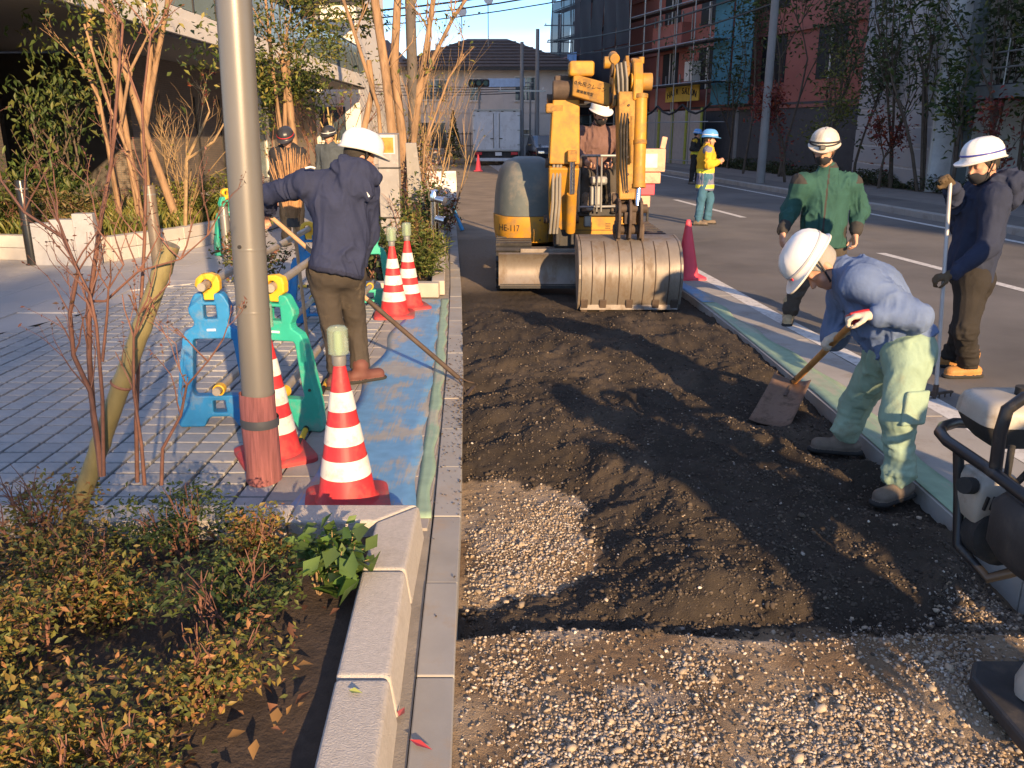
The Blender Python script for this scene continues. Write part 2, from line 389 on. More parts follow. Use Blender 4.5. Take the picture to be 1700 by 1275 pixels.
# ---- left kerb blocks along the trench
XK = lambda y: XL(y)-.125
lk = bpy.data.objects.new('kerb', None); COL.objects.link(lk); tag(lk, kind='structure')
m_kerb = mat('kerb_concrete', (.30, .285, .26), .85, var=.1, vs=4, bump=.14, bs=260, orand=.07, dirt=((.33, .26, .19), .3, 3.5))
y = 1.18
for i in range(110):
    ln = .6; e = y+ln-.007; b = MB(); t0 = -.34; z1 = random.uniform(-.002, .003)
    vs = [(XK(y), y), (XL(y), y), (XL(e), e), (XK(e), e)]
    b.add([(p[0], p[1], z) for z in (t0, z1) for p in vs], [(3,2,1,0), (4,5,6,7), (0,1,5,4), (1,2,6,5), (2,3,7,6), (3,0,4,7)])
    b.build('kerb_block', m_kerb, lk, bevel=.005); y += ln
    if y > 44: break
tag(strip('mortar_strip', lambda y: XK(y)-.6, lambda y: XK(y)-.004, list(np.arange(-3, 46, 1.0)), -.012, m_concd), kind='structure')

# ---- plaza: pale slabs and small square pavers
m_pav = mat('paver_stone', (.335, .33, .325), .85, var=.1, vs=16, bump=.35, bs=420, orand=.07, dirt=((.20, .19, .18), .12, 30))
b = MB(); b.add([(-60, -6, -.03), (-.5, -6, -.03), (-1.2, 16, -.03), (-3, 46, -.03), (-60, 46, -.03)], [(0, 1, 2, 3, 4)])
tag(b.build('plaza_bed', mat('joint_sand', (.035, .036, .033), .95)), kind='structure')
pv = bpy.data.objects.new('paving', None); COL.objects.link(pv); tag(pv, kind='structure')
edge = interp([(-6.5, 7.0), (-4.5, 7.4), (-4.2, 8.4), (-3.8, 9.8), (-3.4, 10.0), (-1, 10.2)])
cells = []
for i in range(-60, 0):
    for j in range(0, 75):
        x = -1.2+i*.15+.075; y = 3.72+j*.15
        if y+.1 > edge(x) or x < -6.4: continue
        cells.append((x, y))
mb = MB(); mb.box((0, 0, -.015), (.131, .131, .03)); proto = mb.build('paver', m_pav, pv, bevel=.004, seg=1)
def vis(c):
    px = 850+FPX*c[0]/(c[1]*_c+CAM_H*_s); return (0 < px < 560) and c[1] > 3.9
cells.sort(key=lambda c: (not vis(c), c[1])); first = True
for c in cells[:300]:
    o = proto if first else proto.copy()
    if not first: COL.objects.link(o)
    first = False; o.location = (c[0], c[1], random.uniform(-.003, .002)); o.rotation_euler = (random.uniform(-.012, .012), random.uniform(-.012, .012), random.uniform(-.008, .008))
mb = MB()
for c in cells[300:]: mb.box((c[0], c[1], -.015+random.uniform(-.003, .002)), (.131, .131, .03), rz=random.uniform(-.008, .008))
tag(mb.build('small_pavers', m_pav, pv), kind='stuff')
o = strip('slab_base', lambda y: -12, lambda y: -1.25, [10.1, 13.2], -.006, m_slab); tag(o, kind='structure')
bb_ = MB(); ex_ = list(np.linspace(-12, -1.25, 30)); bb_.add([(x, float(edge(x))-.14, -.013) for x in ex_]+[(x, 10.16, -.013) for x in ex_], [(k, k+1, 31+k, 30+k) for k in range(29) if edge(ex_[k]) < 10.1]); tag(bb_.build('slab_edge_base', m_slab), kind='structure')
# pale slabs further back, real slabs with open joints
sl = bpy.data.objects.new('slab_paving', None); COL.objects.link(sl); tag(sl, kind='structure')
n = 0
for i in range(-15, 1):
    for j in range(0, 14):
        x0 = -1.28+(i-1)*.6; y0 = 6.95+j*.6
        c = [(x0+dx, y0+dy) for dx, dy in ((.003, .003), (.597, .003), (.597, .597), (.003, .597))]
        if max(p[1]-edge(p[0]) for p in c) < .05 or y0 > 13.5: continue
        ys0 = [max(p[1], edge(p[0])-.02) for p in c]
        b = MB(); vs = [(c[k][0], ys0[k]) for k in range(4)]
        if abs(ys0[3]-ys0[0]) < .05 or abs(ys0[2]-ys0[1]) < .05: continue
        b.add([(p[0], p[1], z) for z in (-.03, .001+random.uniform(-.001, .001)) for p in vs], [(3,2,1,0), (4,5,6,7), (0,1,5,4), (1,2,6,5), (2,3,7,6), (3,0,4,7)])
        b.build('slab', m_slab, sl)
b = MB(); b.add([(-60, 13, -.02), (-3.2, 13, -.02), (-6, 46, -.02), (-60, 46, -.02)], [(0, 1, 2, 3)]); tag(b.build('rear_paving', m_slab), kind='structure')
# pavement by the kerb: bigger blocks under the masking sheet
wk = bpy.data.objects.new('kerbside_paving', None); COL.objects.link(wk); tag(wk, kind='structure')
for j in range(30):
    y0 = 3.45+j*.3
    if y0 > 8.75: break
    xr = XK(y0)-.012
    for i in range(3):
        w = .3; x1 = xr-.012-i*w
        if x1 < -1.19: break
        x0 = max(-1.195, x1-w+.005); b = MB(); b.box(((x0+x1)/2, y0+.147, -.02+random.uniform(-.001, .001)), (x1-x0, .293, .04)); b.build('paving_block', m_walk, wk, bevel=.003, seg=1)

# ---- masking sheets
def worn(name, c1, c2, bias, sc):
    m = bpy.data.materials.new(name); m.use_nodes = True; t = m.node_tree; N = t.nodes.new; K = t.links.new; p = t.nodes['Principled BSDF']; p.inputs['Roughness'].default_value = .6
    co = N('ShaderNodeTexCoord'); mp = N('ShaderNodeMapping'); mp.inputs['Scale'].default_value = (1.0, .55, 1); K(co.outputs['Object'], mp.inputs[0])
    n = N('ShaderNodeTexNoise'); n.inputs['Scale'].default_value = sc; n.inputs['Detail'].default_value = 8; n.inputs['Roughness'].default_value = .62; K(mp.outputs[0], n.inputs['Vector'])
    mp2 = N('ShaderNodeMapping'); mp2.inputs['Scale'].default_value = (90, 3, 1); K(co.outputs['Object'], mp2.inputs[0])
    n2 = N('ShaderNodeTexNoise'); n2.inputs['Scale'].default_value = 1; n2.inputs['Detail'].default_value = 4; K(mp2.outputs[0], n2.inputs['Vector'])
    ad = N('ShaderNodeMath'); ad.operation = 'MULTIPLY_ADD'; ad.inputs[1].default_value = .28; K(n2.outputs[0], ad.inputs[0]); K(n.outputs[0], ad.inputs[2])
    r = N('ShaderNodeMapRange'); r.inputs[1].default_value = bias-.05; r.inputs[2].default_value = bias+.05; K(ad.outputs[0], r.inputs[0])
    mx = N('ShaderNodeMix'); mx.data_type = 'RGBA'; mx.inputs[6].default_value = (*c1, 1); mx.inputs[7].default_value = (*c2, 1); K(r.outputs[0], mx.inputs[0])
    n3 = N('ShaderNodeTexNoise'); n3.inputs['Scale'].default_value = 12; n3.inputs['Detail'].default_value = 5; K(co.outputs['Object'], n3.inputs['Vector'])
    mr = N('ShaderNodeMapRange'); mr.inputs[3].default_value = .72; mr.inputs[4].default_value = 1.25; K(n3.outputs[0], mr.inputs[0])
    hv = N('ShaderNodeHueSaturation'); K(mr.outputs[0], hv.inputs['Value']); K(mx.outputs[2], hv.inputs['Color'])
    K(hv.outputs[0], p.inputs['Base Color'])
    bp = N('ShaderNodeBump'); bp.inputs['Strength'].default_value = .2; bp.inputs['Distance'].default_value = .003; K(ad.outputs[0], bp.inputs['Height']); K(bp.outputs[0], p.inputs['Normal'])
    MATS[name] = m; return m
m_blue = worn('blue_masking', (.12, .28, .47), (.31, .30, .27), .665, 3.4)
m_green = worn('green_masking', (.26, .37, .25), (.36, .36, .27), .72, 3.0)
def sheet(name, fa, fb, y0, y1, m, z=.009, nx=9, ny=70, cut=None):
    V = []; F = []; xs = np.linspace(0, 1, nx); ys = np.linspace(y0, y1, ny)
    for y in ys:
        x = np.array(float(fa(y))*(1-xs)+float(fb(y))*xs); zz = z-.005+.0008*fbm(P3(x, y), 7, 2)
        V += [(float(x[i]), y, float(zz[i])) for i in range(nx)]
    for j in range(ny-1):
        for i in range(nx-1):
            a = V[j*nx+i]
            if cut and cut(a[0], a[1]): continue
            F.append((j*nx+i, j*nx+i+1, (j+1)*nx+i+1, (j+1)*nx+i))
    o = nmesh(name, V, F, m); s = o.modifiers.new('thickness', 'SOLIDIFY'); s.thickness = .0015; s.offset = -1; return o
jag = lambda a, s: (lambda y: a(y)+.035*math.sin(y*7+s)+.03*math.sin(y*17.3+s*2))
o = sheet('masking_sheet', lambda y: -1.05+.03*math.sin(y*5)+max(0, (4.6-y))*.0, lambda y: XK(y)-.10+.012*math.sin(y*9), 3.52, 8.84, m_blue)
tag(o, 'worn blue masking sheet on the pavement beside the left kerb', 'sheet')
o = sheet('masking_tape', lambda y: XK(y)-.092, lambda y: XK(y)-.02+.01*math.sin(y*11), 3.55, 8.84, m_green, nx=4)
tag(o, 'narrow pale green tape between blue sheet and left kerb', 'tape')
o = sheet('masking_tape', lambda y: XR(y)+.012, lambda y: XR(y)+.20+.05*math.sin(y*1.3+.5)+.02*math.sin(y*7), 2.2, 8.6, m_green, z=.017, nx=5)
tag(o, 'long pale green masking tape along the trench edge on the gutter', 'tape')
o = sheet('masking_sheet', lambda y: XR(y)+.012, lambda y: XR(y)+.17+.03*math.sin(y*5), 8.62, 9.9, m_blue, z=.017, nx=5)
tag(o, 'short blue masking sheet piece on the gutter by the bucket', 'sheet')

# ---- trench: soil and crushed stone
def trench_h(x, y):
    x = np.asarray(x, float); y = np.asarray(y, float); P = P3(x, y)
    stepy = 2.66+.05*fbm(P, 1.4, 3, 3)+.03*np.sin(x*5)
    near = -.035+.012*fbm(P, 3, 3, 11)
    base = -.105+.02*fbm(P, 2.2, 3, 12)
    s = sstep(stepy-.01, stepy+.045, y)
    h = near*(1-s)+base*s
    # fresh soil
    soil = soil_mask(x, y, True)
    heap = .085+.04*fbm(P, 1.1, 3, 21)+.055*fbm(P, 3.6, 3, 22)+.03*np.abs(fbm(P, 7.5, 2, 23))+.05*np.exp(-(((x-.75)/.7)**2+((y-4.6)/.8)**2))+.06*np.exp(-(((x-.9)/.8)**2+((y-6.6)/.7)**2))
    ridge = 1-np.abs(fbm(P3(x*1.0, y*.55), 3.1, 2, 31))*2
    heap = heap+.028*np.clip(ridge, 0, 1)
    for fx, fy, fr_ in ((1.86, 3.84, .2), (1.80, 4.55, .22), (1.66, 5.2, .36), (-.2, 5.65, .15)): heap = heap*(1-.8*np.exp(-((x-fx)**2+(y-fy)**2)/fr_**2))
    h = h+soil*np.maximum(.012, heap)
    h = h-.03*np.exp(-((x-XL(y))/.09)**2)*(y > 2.7)-.05*np.exp(-((x-XR(y))/.12)**2)*(y > 2.9)
    back = sstep(7.9, 8.6, y); h = h*(1-back)+(-.075+.014*fbm(P, 2.5, 3, 5))*back
    far = sstep(11.5, 13, y); h = h*(1-far)+(-.015)*far
    return h
def soil_mask(x, y, wide=False):
    P = P3(x, y); n = .17*fbm(P, 3.0, 5, 41, .6)
    # the pale stone patch at the left of the fresh soil
    d = np.sqrt(((x+.17)/.56)**2+((y-3.6)/.66)**2)+n*2.2
    m = (sstep(.92, 1.75, d) if wide else sstep(.92, 1.06, d))*(sstep(2.70, 2.98, y+n*.9) if wide else sstep(2.70, 2.82, y+n*.9))
    rt = sstep(.25, .5, (x-1.35)*.9-(y-3.05)*.75+n)      # bare stone at the lower right
    m = m*(1-.8*rt)
    return m*(1-.6*sstep(8.9, 9.5, y+n))
ys = [-1.5]
while ys[-1] < 14: ys.append(ys[-1]+(.011 if 1.6 < ys[-1] < 4.2 else .02 if 1 < ys[-1] < 6.5 else .045))
ys = np.array(ys); nx = 180; T = np.linspace(0, 1, nx)[None, :]; YY = np.repeat(ys[:, None], nx, 1); XX = XL(ys)[:, None]*(1-T)+XR(ys)[:, None]*T
Z = trench_h(XX, YY); PP = P3(XX, YY); sm = soil_mask(XX, YY)
cl = fbm(PP, 13, 3, 51); Z = Z+(.014*np.abs(cl)+.012*np.clip(fbm(PP, 26, 2, 52), 0, 1))*(.3+.9*sm)*(1-sstep(11, 12.5, YY))+.004*fbm(PP, 55, 2, 53)
dark = np.array((.054, .043, .033)); pale = np.array((.33, .245, .16)); tan = np.array((.205, .138, .082)); wh = np.array((.42, .36, .30))
t2 = sstep(-.15, .3, fbm(PP, 2.3, 4, 61))[..., None]; w2 = sstep(.18, .5, fbm(PP, 4.5, 4, 62))[..., None]
gcol = (tan*(1-t2)+pale*t2)*(1-.55*w2)+wh*.55*w2
scol = dark*(1+.35*fbm(PP, 6, 3, 63))[..., None]+np.array((.035, .026, .018))*sstep(.1, .5, fbm(PP, 1.7, 3, 64))[..., None]
smc = sstep(.04, .3, sm)[..., None]; C = gcol*(1-smc)+scol*smc
bk = sstep(9.3, 10.2, YY)[..., None]; C = C*(1-bk)+np.array((.21, .165, .12))*bk
nr, nc = XX.shape; idx = np.arange(nr*nc).reshape(nr, nc)
F = np.stack([idx[:-1, :-1], idx[:-1, 1:], idx[1:, 1:], idx[1:, :-1]], -1).reshape(-1, 4)
m_soil = mat('trench_soil', (1, 1, 1), .95, var=.16, vs=55, bump=.9, bs=150, attr='tint', spec=.15)
trench = nmesh('trench_ground', np.stack([XX, YY, Z], -1).reshape(-1, 3), F, m_soil, smooth=180, colors=C.reshape(-1, 3)); tag(trench, kind='structure')
tag(strip('unpaved_strip', XL, XR, list(np.arange(13.9, 47, 1)), -.016, mat('dusty_base', (.21, .165, .12), .95, var=.25, vs=1.4, bump=.5, bs=40)), kind='structure')
# stones
def rock_proto(seed, sub=1):
    bm = bmesh.new(); bmesh.ops.create_icosphere(bm, subdivisions=sub, radius=1); rg = np.random.default_rng(seed)
    sc = rg.uniform(.6, 1.25, 3); pl = [(Vector(rg.normal(size=3)).normalized(), rg.uniform(.32, .6)) for _ in range(9)]
    for v in bm.verts:
        for n, d in pl:
            q = v.co.dot(n)
            if q > d: v.co -= n*(q-d)
        v.co = Vector((v.co.x*sc[0], v.co.y*sc[1], v.co.z*sc[2]*.8))
    V = np.array([v.co[:] for v in bm.verts]); Fc = np.array([[v.index for v in f.verts] for f in bm.faces]); bm.free(); return V, Fc
ROCK = [rock_proto(s) for s in range(8)]
m_rock = mat('crushed_stone', (1, 1, 1), .9, var=.15, vs=25, bump=.4, bs=90, attr='tint')
m_rock1 = mat('loose_stone', (.38, .305, .22), .9, var=.2, vs=18, bump=.4, bs=80, orand=.3)
stones = []
clus = [(.22, 2.14, .14), (.34, 2.2, .10), (.52, 2.12, .09), (.95, 2.14, .16), (1.12, 2.22, .12), (.88, 2.02, .12), (1.5, 2.42, .14), (.12, 3.5, .25), (.02, 3.2, .16), (.2, 3.75, .2), (1.75, 2.95, .2), (1.45, 2.9, .15), (.62, 2.46, .08), (-.02, 2.4, .08), (1.25, 1.98, .12), (.1, 1.98, .10)]
def scatter(n, fn):
    out = []; k = 0
    while k < n:
        y = 1.7+7.3*RNG.random(20000); y = 1.7+(y-1.7)*RNG.random(20000)
        x = XL(y)+.02+(XR(y)-XL(y)-.04)*RNG.random(20000); m = RNG.random(20000) < fn(x, y)
        out.append(np.stack([x[m], y[m]], 1)); k += m.sum()
    return np.concatenate(out)[:n]
def dens_pale(x, y):
    c = np.max([np.exp(-((x-a)**2+(y-b_)**2)/r**2) for a, b_, r in clus], 0)
    pt = sstep(.05, .45, fbm(P3(x, y), 2.6, 3, 77)); return (1-soil_mask(x, y))*(.09+.22*pt+.9*c)+.008
def dens_soil(x, y): return .1+.9*soil_mask(x, y)
def stones_mesh(name, pts, smin, smax, cols, power=2.5):
    n = len(pts); sz = smin+(smax-smin)*RNG.random(n)**power; z = trench_h(pts[:, 0], pts[:, 1]); V = []; F = []; Cc = []; offs = 0
    z = z+(.014*np.abs(fbm(P3(pts[:, 0], pts[:, 1]), 13, 3, 51)))*(.3+.9*soil_mask(pts[:, 0], pts[:, 1]))
    a = RNG.uniform(0, 6.28, n); t = RNG.normal(size=n)*.5; ca, sa, ct, st_ = np.cos(a), np.sin(a), np.cos(t), np.sin(t)
    for k in range(8):
        i = np.arange(k, n, 8); rv, rf = ROCK[k]; x, y, zz = rv[None, :, 0], rv[None, :, 1], rv[None, :, 2]
        y2 = y*ct[i, None]-zz*st_[i, None]; z2 = y*st_[i, None]+zz*ct[i, None]; x3 = x*ca[i, None]-y2*sa[i, None]; y3 = x*sa[i, None]+y2*ca[i, None]
        A = np.stack([x3, y3, z2], -1)*sz[i, None, None]+np.stack([pts[i, 0], pts[i, 1], z[i]+sz[i]*.2], -1)[:, None, :]
        V.append(A.reshape(-1, 3)); F.append((rf[None]+(np.arange(len(i))*len(rv))[:, None, None]).reshape(-1, 3)+offs); offs += len(i)*len(rv)
        c = np.array(cols)[RNG.integers(len(cols), size=len(i))]*RNG.uniform(.75, 1.2, (len(i), 1)); Cc.append(np.repeat(c, len(rv), 0))
    o = nmesh(name, np.concatenate(V), np.concatenate(F), m_rock, trench, colors=np.concatenate(Cc)); tag(o, kind='stuff'); return o
palec = [(.38, .30, .215), (.46, .38, .29), (.28, .205, .135), (.35, .30, .25), (.40, .295, .19), (.26, .22, .185), (.54, .48, .40)]
stones_mesh('fine_gravel', scatter(46000, dens_pale), .002, .0125, palec, 3.6)
stones_mesh('soil_crumbs', scatter(30000, dens_soil), .0028, .013, [(.072, .055, .04), (.06, .047, .035), (.09, .07, .051), (.12, .093, .068)], 2.6)
stones_mesh('soil_clods', scatter(1300, lambda x, y: np.clip(soil_mask(x, y)*1.6*(1-soil_mask(x, y))*3+.12*soil_mask(x, y), 0, 1)), .008, .022, [(.07, .052, .038), (.09, .068, .048), (.06, .046, .034)], 2.5)
big = scatter(300, lambda x, y: dens_pale(x, y)*(y < 4.3))
zs = trench_h(big[:, 0], big[:, 1]); protos = []
for i in range(300):
    if i < 8:
        V, Fc = ROCK[i]; o = nmesh('stone', V, Fc, m_rock1, trench); protos.append(o)
    else: o = protos[i % 8].copy(); COL.objects.link(o)
    s = .008+.018*random.random()**2.6; o.scale = (s, s, s); o.location = (big[i, 0], big[i, 1], zs[i]+s*.3); o.rotation_euler = (random.uniform(-.5, .5), random.uniform(-.5, .5), random.uniform(0, 6.28))

# soil raked over the kerb
n = 500; yk = RNG.normal(5.3, .8, n); xk = XL(yk)-.13*RNG.random(n)**2; V = []; Fk = []; Ck = []
for i in range(n):
    rv, rf = ROCK[i % 8]; s = .003+.008*RNG.random()**3; V.append(rv*s+np.array((xk[i], yk[i], .004+s*.3))); Fk.append(rf+12*i); Ck.append(np.repeat(np.array((.08, .06, .043))[None]*RNG.uniform(.8, 1.4), len(rv), 0))
tag(nmesh('spilled_soil', np.concatenate(V), np.concatenate(Fk), m_rock, trench, colors=np.concatenate(Ck)), kind='stuff')
# ---- foreground planting bed with granite kerb
m_gran = mat('granite', (.50, .455, .40), .8, var=.10, vs=60, bump=.8, bs=170, orand=.05, dirt=((.40, .35, .29), .2, 5))
gk = thing('planter', 'granite kerbed planting bed in the near left corner', 'planter', (0, 0, 0))
def gx(y, k): return float(np.interp(y, [1.0, 1.8, 2.2, 2.8, 3.4], [-.31, -.35, -.37, -.40, -.41]))-(.165 if k else 0)
yj = [1.0, 1.53, 2.18, 2.83, 3.22]
for i in range(4):
    y0, y1 = yj[i]+.004, yj[i+1]-.004; b = MB()
    if i == 3: y1 = 3.40
    vs = [(gx(y0, 1), y0), (gx(y0, 0), y0), (gx(y1, 0), y1), (gx(y1, 1), y1 if i < 3 else 3.235)]
    if i == 3: vs[2] = (gx(y1, 0), y1)
    b.add([(p[0]+(.03 if (z < 0 and k in (1, 2)) else 0), p[1], z) for z in (-.1, .14) for k, p in enumerate(vs)], [(3,2,1,0), (4,5,6,7), (0,1,5,4), (1,2,6,5), (2,3,7,6), (3,0,4,7)])
    b.build('granite_block', m_gran, gk, bevel=.016, seg=3)
xx = -.565
for i in range(6):
    x1 = gx(3.4, 0)-.004 if i == 0 else xx-.006; x0 = (xx-.6) if i else -.565-.4
    x0 = x0 if i else -.95; b = MB()
    if i == 0: vs = [(x0, 3.235), (gx(3.235, 1), 3.243), (x1, 3.408), (x0, 3.408)]
    else: vs = [(x0, 3.235), (x1, 3.235), (x1, 3.408), (x0, 3.408)]
    b.add([(p[0], p[1], z) for z in (-.1, .14) for p in vs], [(3,2,1,0), (4,5,6,7), (0,1,5,4), (1,2,6,5), (2,3,7,6), (3,0,4,7)])
    b.build('granite_block', m_gran, gk, bevel=.014, seg=3); xx = x0
V = []; F = []; nxx, nyy = 60, 36
for j in range(nyy):
    for i in range(nxx):
        t = i/(nxx-1); y = -.5+3.76*j/(nyy-1); x = -4.2*(1-t)+(gx(max(y, 1), 1)+.02)*t; V.append((x, y, .06))
V = np.array(V); V[:, 2] += .035*fbm(V, 5, 3, 9)
for j in range(nyy-1):
    for i in range(nxx-1): F.append((j*nxx+i, j*nxx+i+1, (j+1)*nxx+i+1, (j+1)*nxx+i))
nmesh('bed_soil', V, F, mat('bed_soil', (.06, .042, .03), .95, var=.3, vs=14, bump=1, bs=50), gk, smooth=180)
# ================================================================== PEOPLE
UP = Vector((0, 0, 1))
m_skin = mat('skin', (.50, .27, .18), .55, var=.08, vs=20, bump=.1, bs=120)
m_hair = mat('hair_dark', (.03, .025, .02), .7, bump=.6, bs=200, stretch=(1, 1, .2))
m_hairg = mat('hair_grey', (.30, .28, .25), .7, bump=.6, bs=200, stretch=(1, 1, .2))
def cloth(name, col, rough=.85, dirt=None): return mat(name, col, rough, var=.16, vs=6, bump=.35, bs=44, spec=.2, dirt=dirt)
m_hel = mat('helmet_white', (.72, .70, .66), .32, var=.05, vs=6, dirt=((.42, .37, .30), .12, 9), spec=.5)
m_helc = mat('helmet_scuffed', (.60, .55, .46), .45, var=.1, vs=8, dirt=((.30, .25, .19), .45, 7))
m_held = mat('helmet_dark', (.035, .035, .04), .35, var=.1)
m_helb = mat('helmet_blue', (.10, .30, .62), .35, var=.05)
m_strap = mat('strap', (.03, .03, .035), .8)
m_black = mat('black_cloth', (.022, .022, .026), .85)
m_sole = mat('boot_sole', (.03, .028, .025), .9)
def smooth_build(field, name, m, parent, origin, amp=0, sc=9, st=(1, 1, 1), seed=0, it=2, colorfn=None, mats=None, ankle=None):
    V, F = field.surf()
    if len(V) == 0: return None
    V = relax(V, F, it, .5)
    if amp: V = folds(V, F, amp, sc, st, seed)
    if ankle is not None:      # cloth bunching above the boots
        k = np.clip(1-(V[:, 2]-ankle)/.42, 0, 1)[:, None]; V = V+(folds(V, F, .016, 7, (.5, .5, 2.4), seed+4)-V)*k
    o = nmesh(name, V-np.array(origin), F, mats or m, parent, smooth=180)
    if colorfn is not None:
        fc = V[F].mean(1); o.data.polygons.foreach_set('material_index', colorfn(fc).astype(np.int32))
    return o
def hand(f, Wp, d, n, side, curl=.9, thumb=.5, k=.008):
    """palm, four bent fingers and a thumb leaving the side of the palm"""
    d = Vector(d).normalized(); n = (Vector(n)-d*Vector(n).dot(d)).normalized(); t = d.cross(n)*side
    f.cap(Wp-d*.02, Wp+d*.02, .026, .03, .02, (n, .75))
    for q in (-.026, -.009, .009, .026): f.cap(Wp+d*.015+t*q*.8, Wp+d*.082+t*q, .015, .0125, .015)
    for i, (q, ln) in enumerate(((.029, .068), (.0105, .078), (-.0095, .072), (-.028, .056))):
        p = Wp+d*.084+t*q; a = curl*(.75+.08*i); dr = d
        for s, (fr, r0, r1) in enumerate(((.44, .0105, .0095), (.32, .0095, .0088), (.26, .0088, .0075))):
            ang = a*(s*.9+.55); dr = (d*math.cos(ang)+n*math.sin(ang)).normalized(); e = p+dr*ln*fr*1.1; f.cap(p, e, r0, r1, k); p = e
    b = Wp+d*.03+t*.026; e1 = b+(d*.55+t*.7+n*.35).normalized()*.04; e2 = e1+(d*.75+t*(.35-thumb*.6)+n*(.3+thumb*.5)).normalized()*.032; e3 = e2+(d*.7-t*thumb*.5+n*(.4+thumb*.3)).normalized()*.026
    f.cap(b, e1, .0165, .0125, .012); f.cap(e1, e2, .0125, .0105, k); f.cap(e2, e3, .0105, .0085, k)
def helmet(parent, o, hc, hf, hu, m, stripe=None, strap=True, peak=.045, up=0.0):
    hf = (hf-hu*hf.dot(hu)).normalized(); hr = hf.cross(hu); b = MB(); n = 40; rings = []; hc = hc+hu*(up+.014)
    prof = [(-.016, 1.10), (-.006, 1.115), (0, 1.03), (.012, 1.0), (.045, .965), (.075, .87), (.1, .72), (.118, .5), (.127, .26), (.129, .08)]
    for z, s in prof:
        ring = []
        for j in range(n):
            a = 2*math.pi*j/n; ca, sa = math.cos(a), math.sin(a)
            x = sa*.122*s; y = ca*.145*s
            if z <= 0 and ca > 0: y += peak*ca**1.5*(1 if z < -.003 else .3)
            zz = z-(.014*ca**2 if (z <= 0 and ca > 0) else 0)-(.02*(ca < 0)*ca*ca if z <= 0 else 0)
            rid = 1+(.035 if (abs(sa) < .2 and .03 < z < .126) else .018 if (.45 < abs(sa) < .62 and .03 < z < .12) else 0)
            ring.append(hc+hr*x*rid+hf*y*rid+hu*(zz*rid+.05)-o)
        rings.append(ring)
    b.loft(rings, caps=False); b.add([], []); b.f.append(tuple(range(len(b.v)-n, len(b.v)))); b.mi.append(0)
    h = b.build('helmet', m, parent, smooth=70); s = h.modifiers.new('shell', 'SOLIDIFY'); s.thickness = .004; s.offset = -1
    if stripe:
        b = MB(); rr = []
        for z, s_ in ((.022, 1.003), (.034, .993)):
            rr.append([hc+hr*math.sin(2*math.pi*j/n)*(.122*s_+.002)+hf*math.cos(2*math.pi*j/n)*(.145*s_+.002)+hu*(z+.05)-o for j in range(n)])
        b.loft(rr, caps=False); q = b.build('stripe', stripe, h, smooth=180); q.modifiers.new('t', 'SOLIDIFY').thickness = .002
    if strap:
        b = MB()
        for sd in (-1, 1):
            b.tube([hc+hr*sd*.115+hu*.04-o, hc+hr*sd*.088+hf*.02-hu*.03-o, hc+hr*sd*.055+hf*.045-hu*.105-o, hc+hf*.065-hu*.122-o], .005, 6)
        b.build('chin_strap', m_strap, h, smooth=60)
    return h
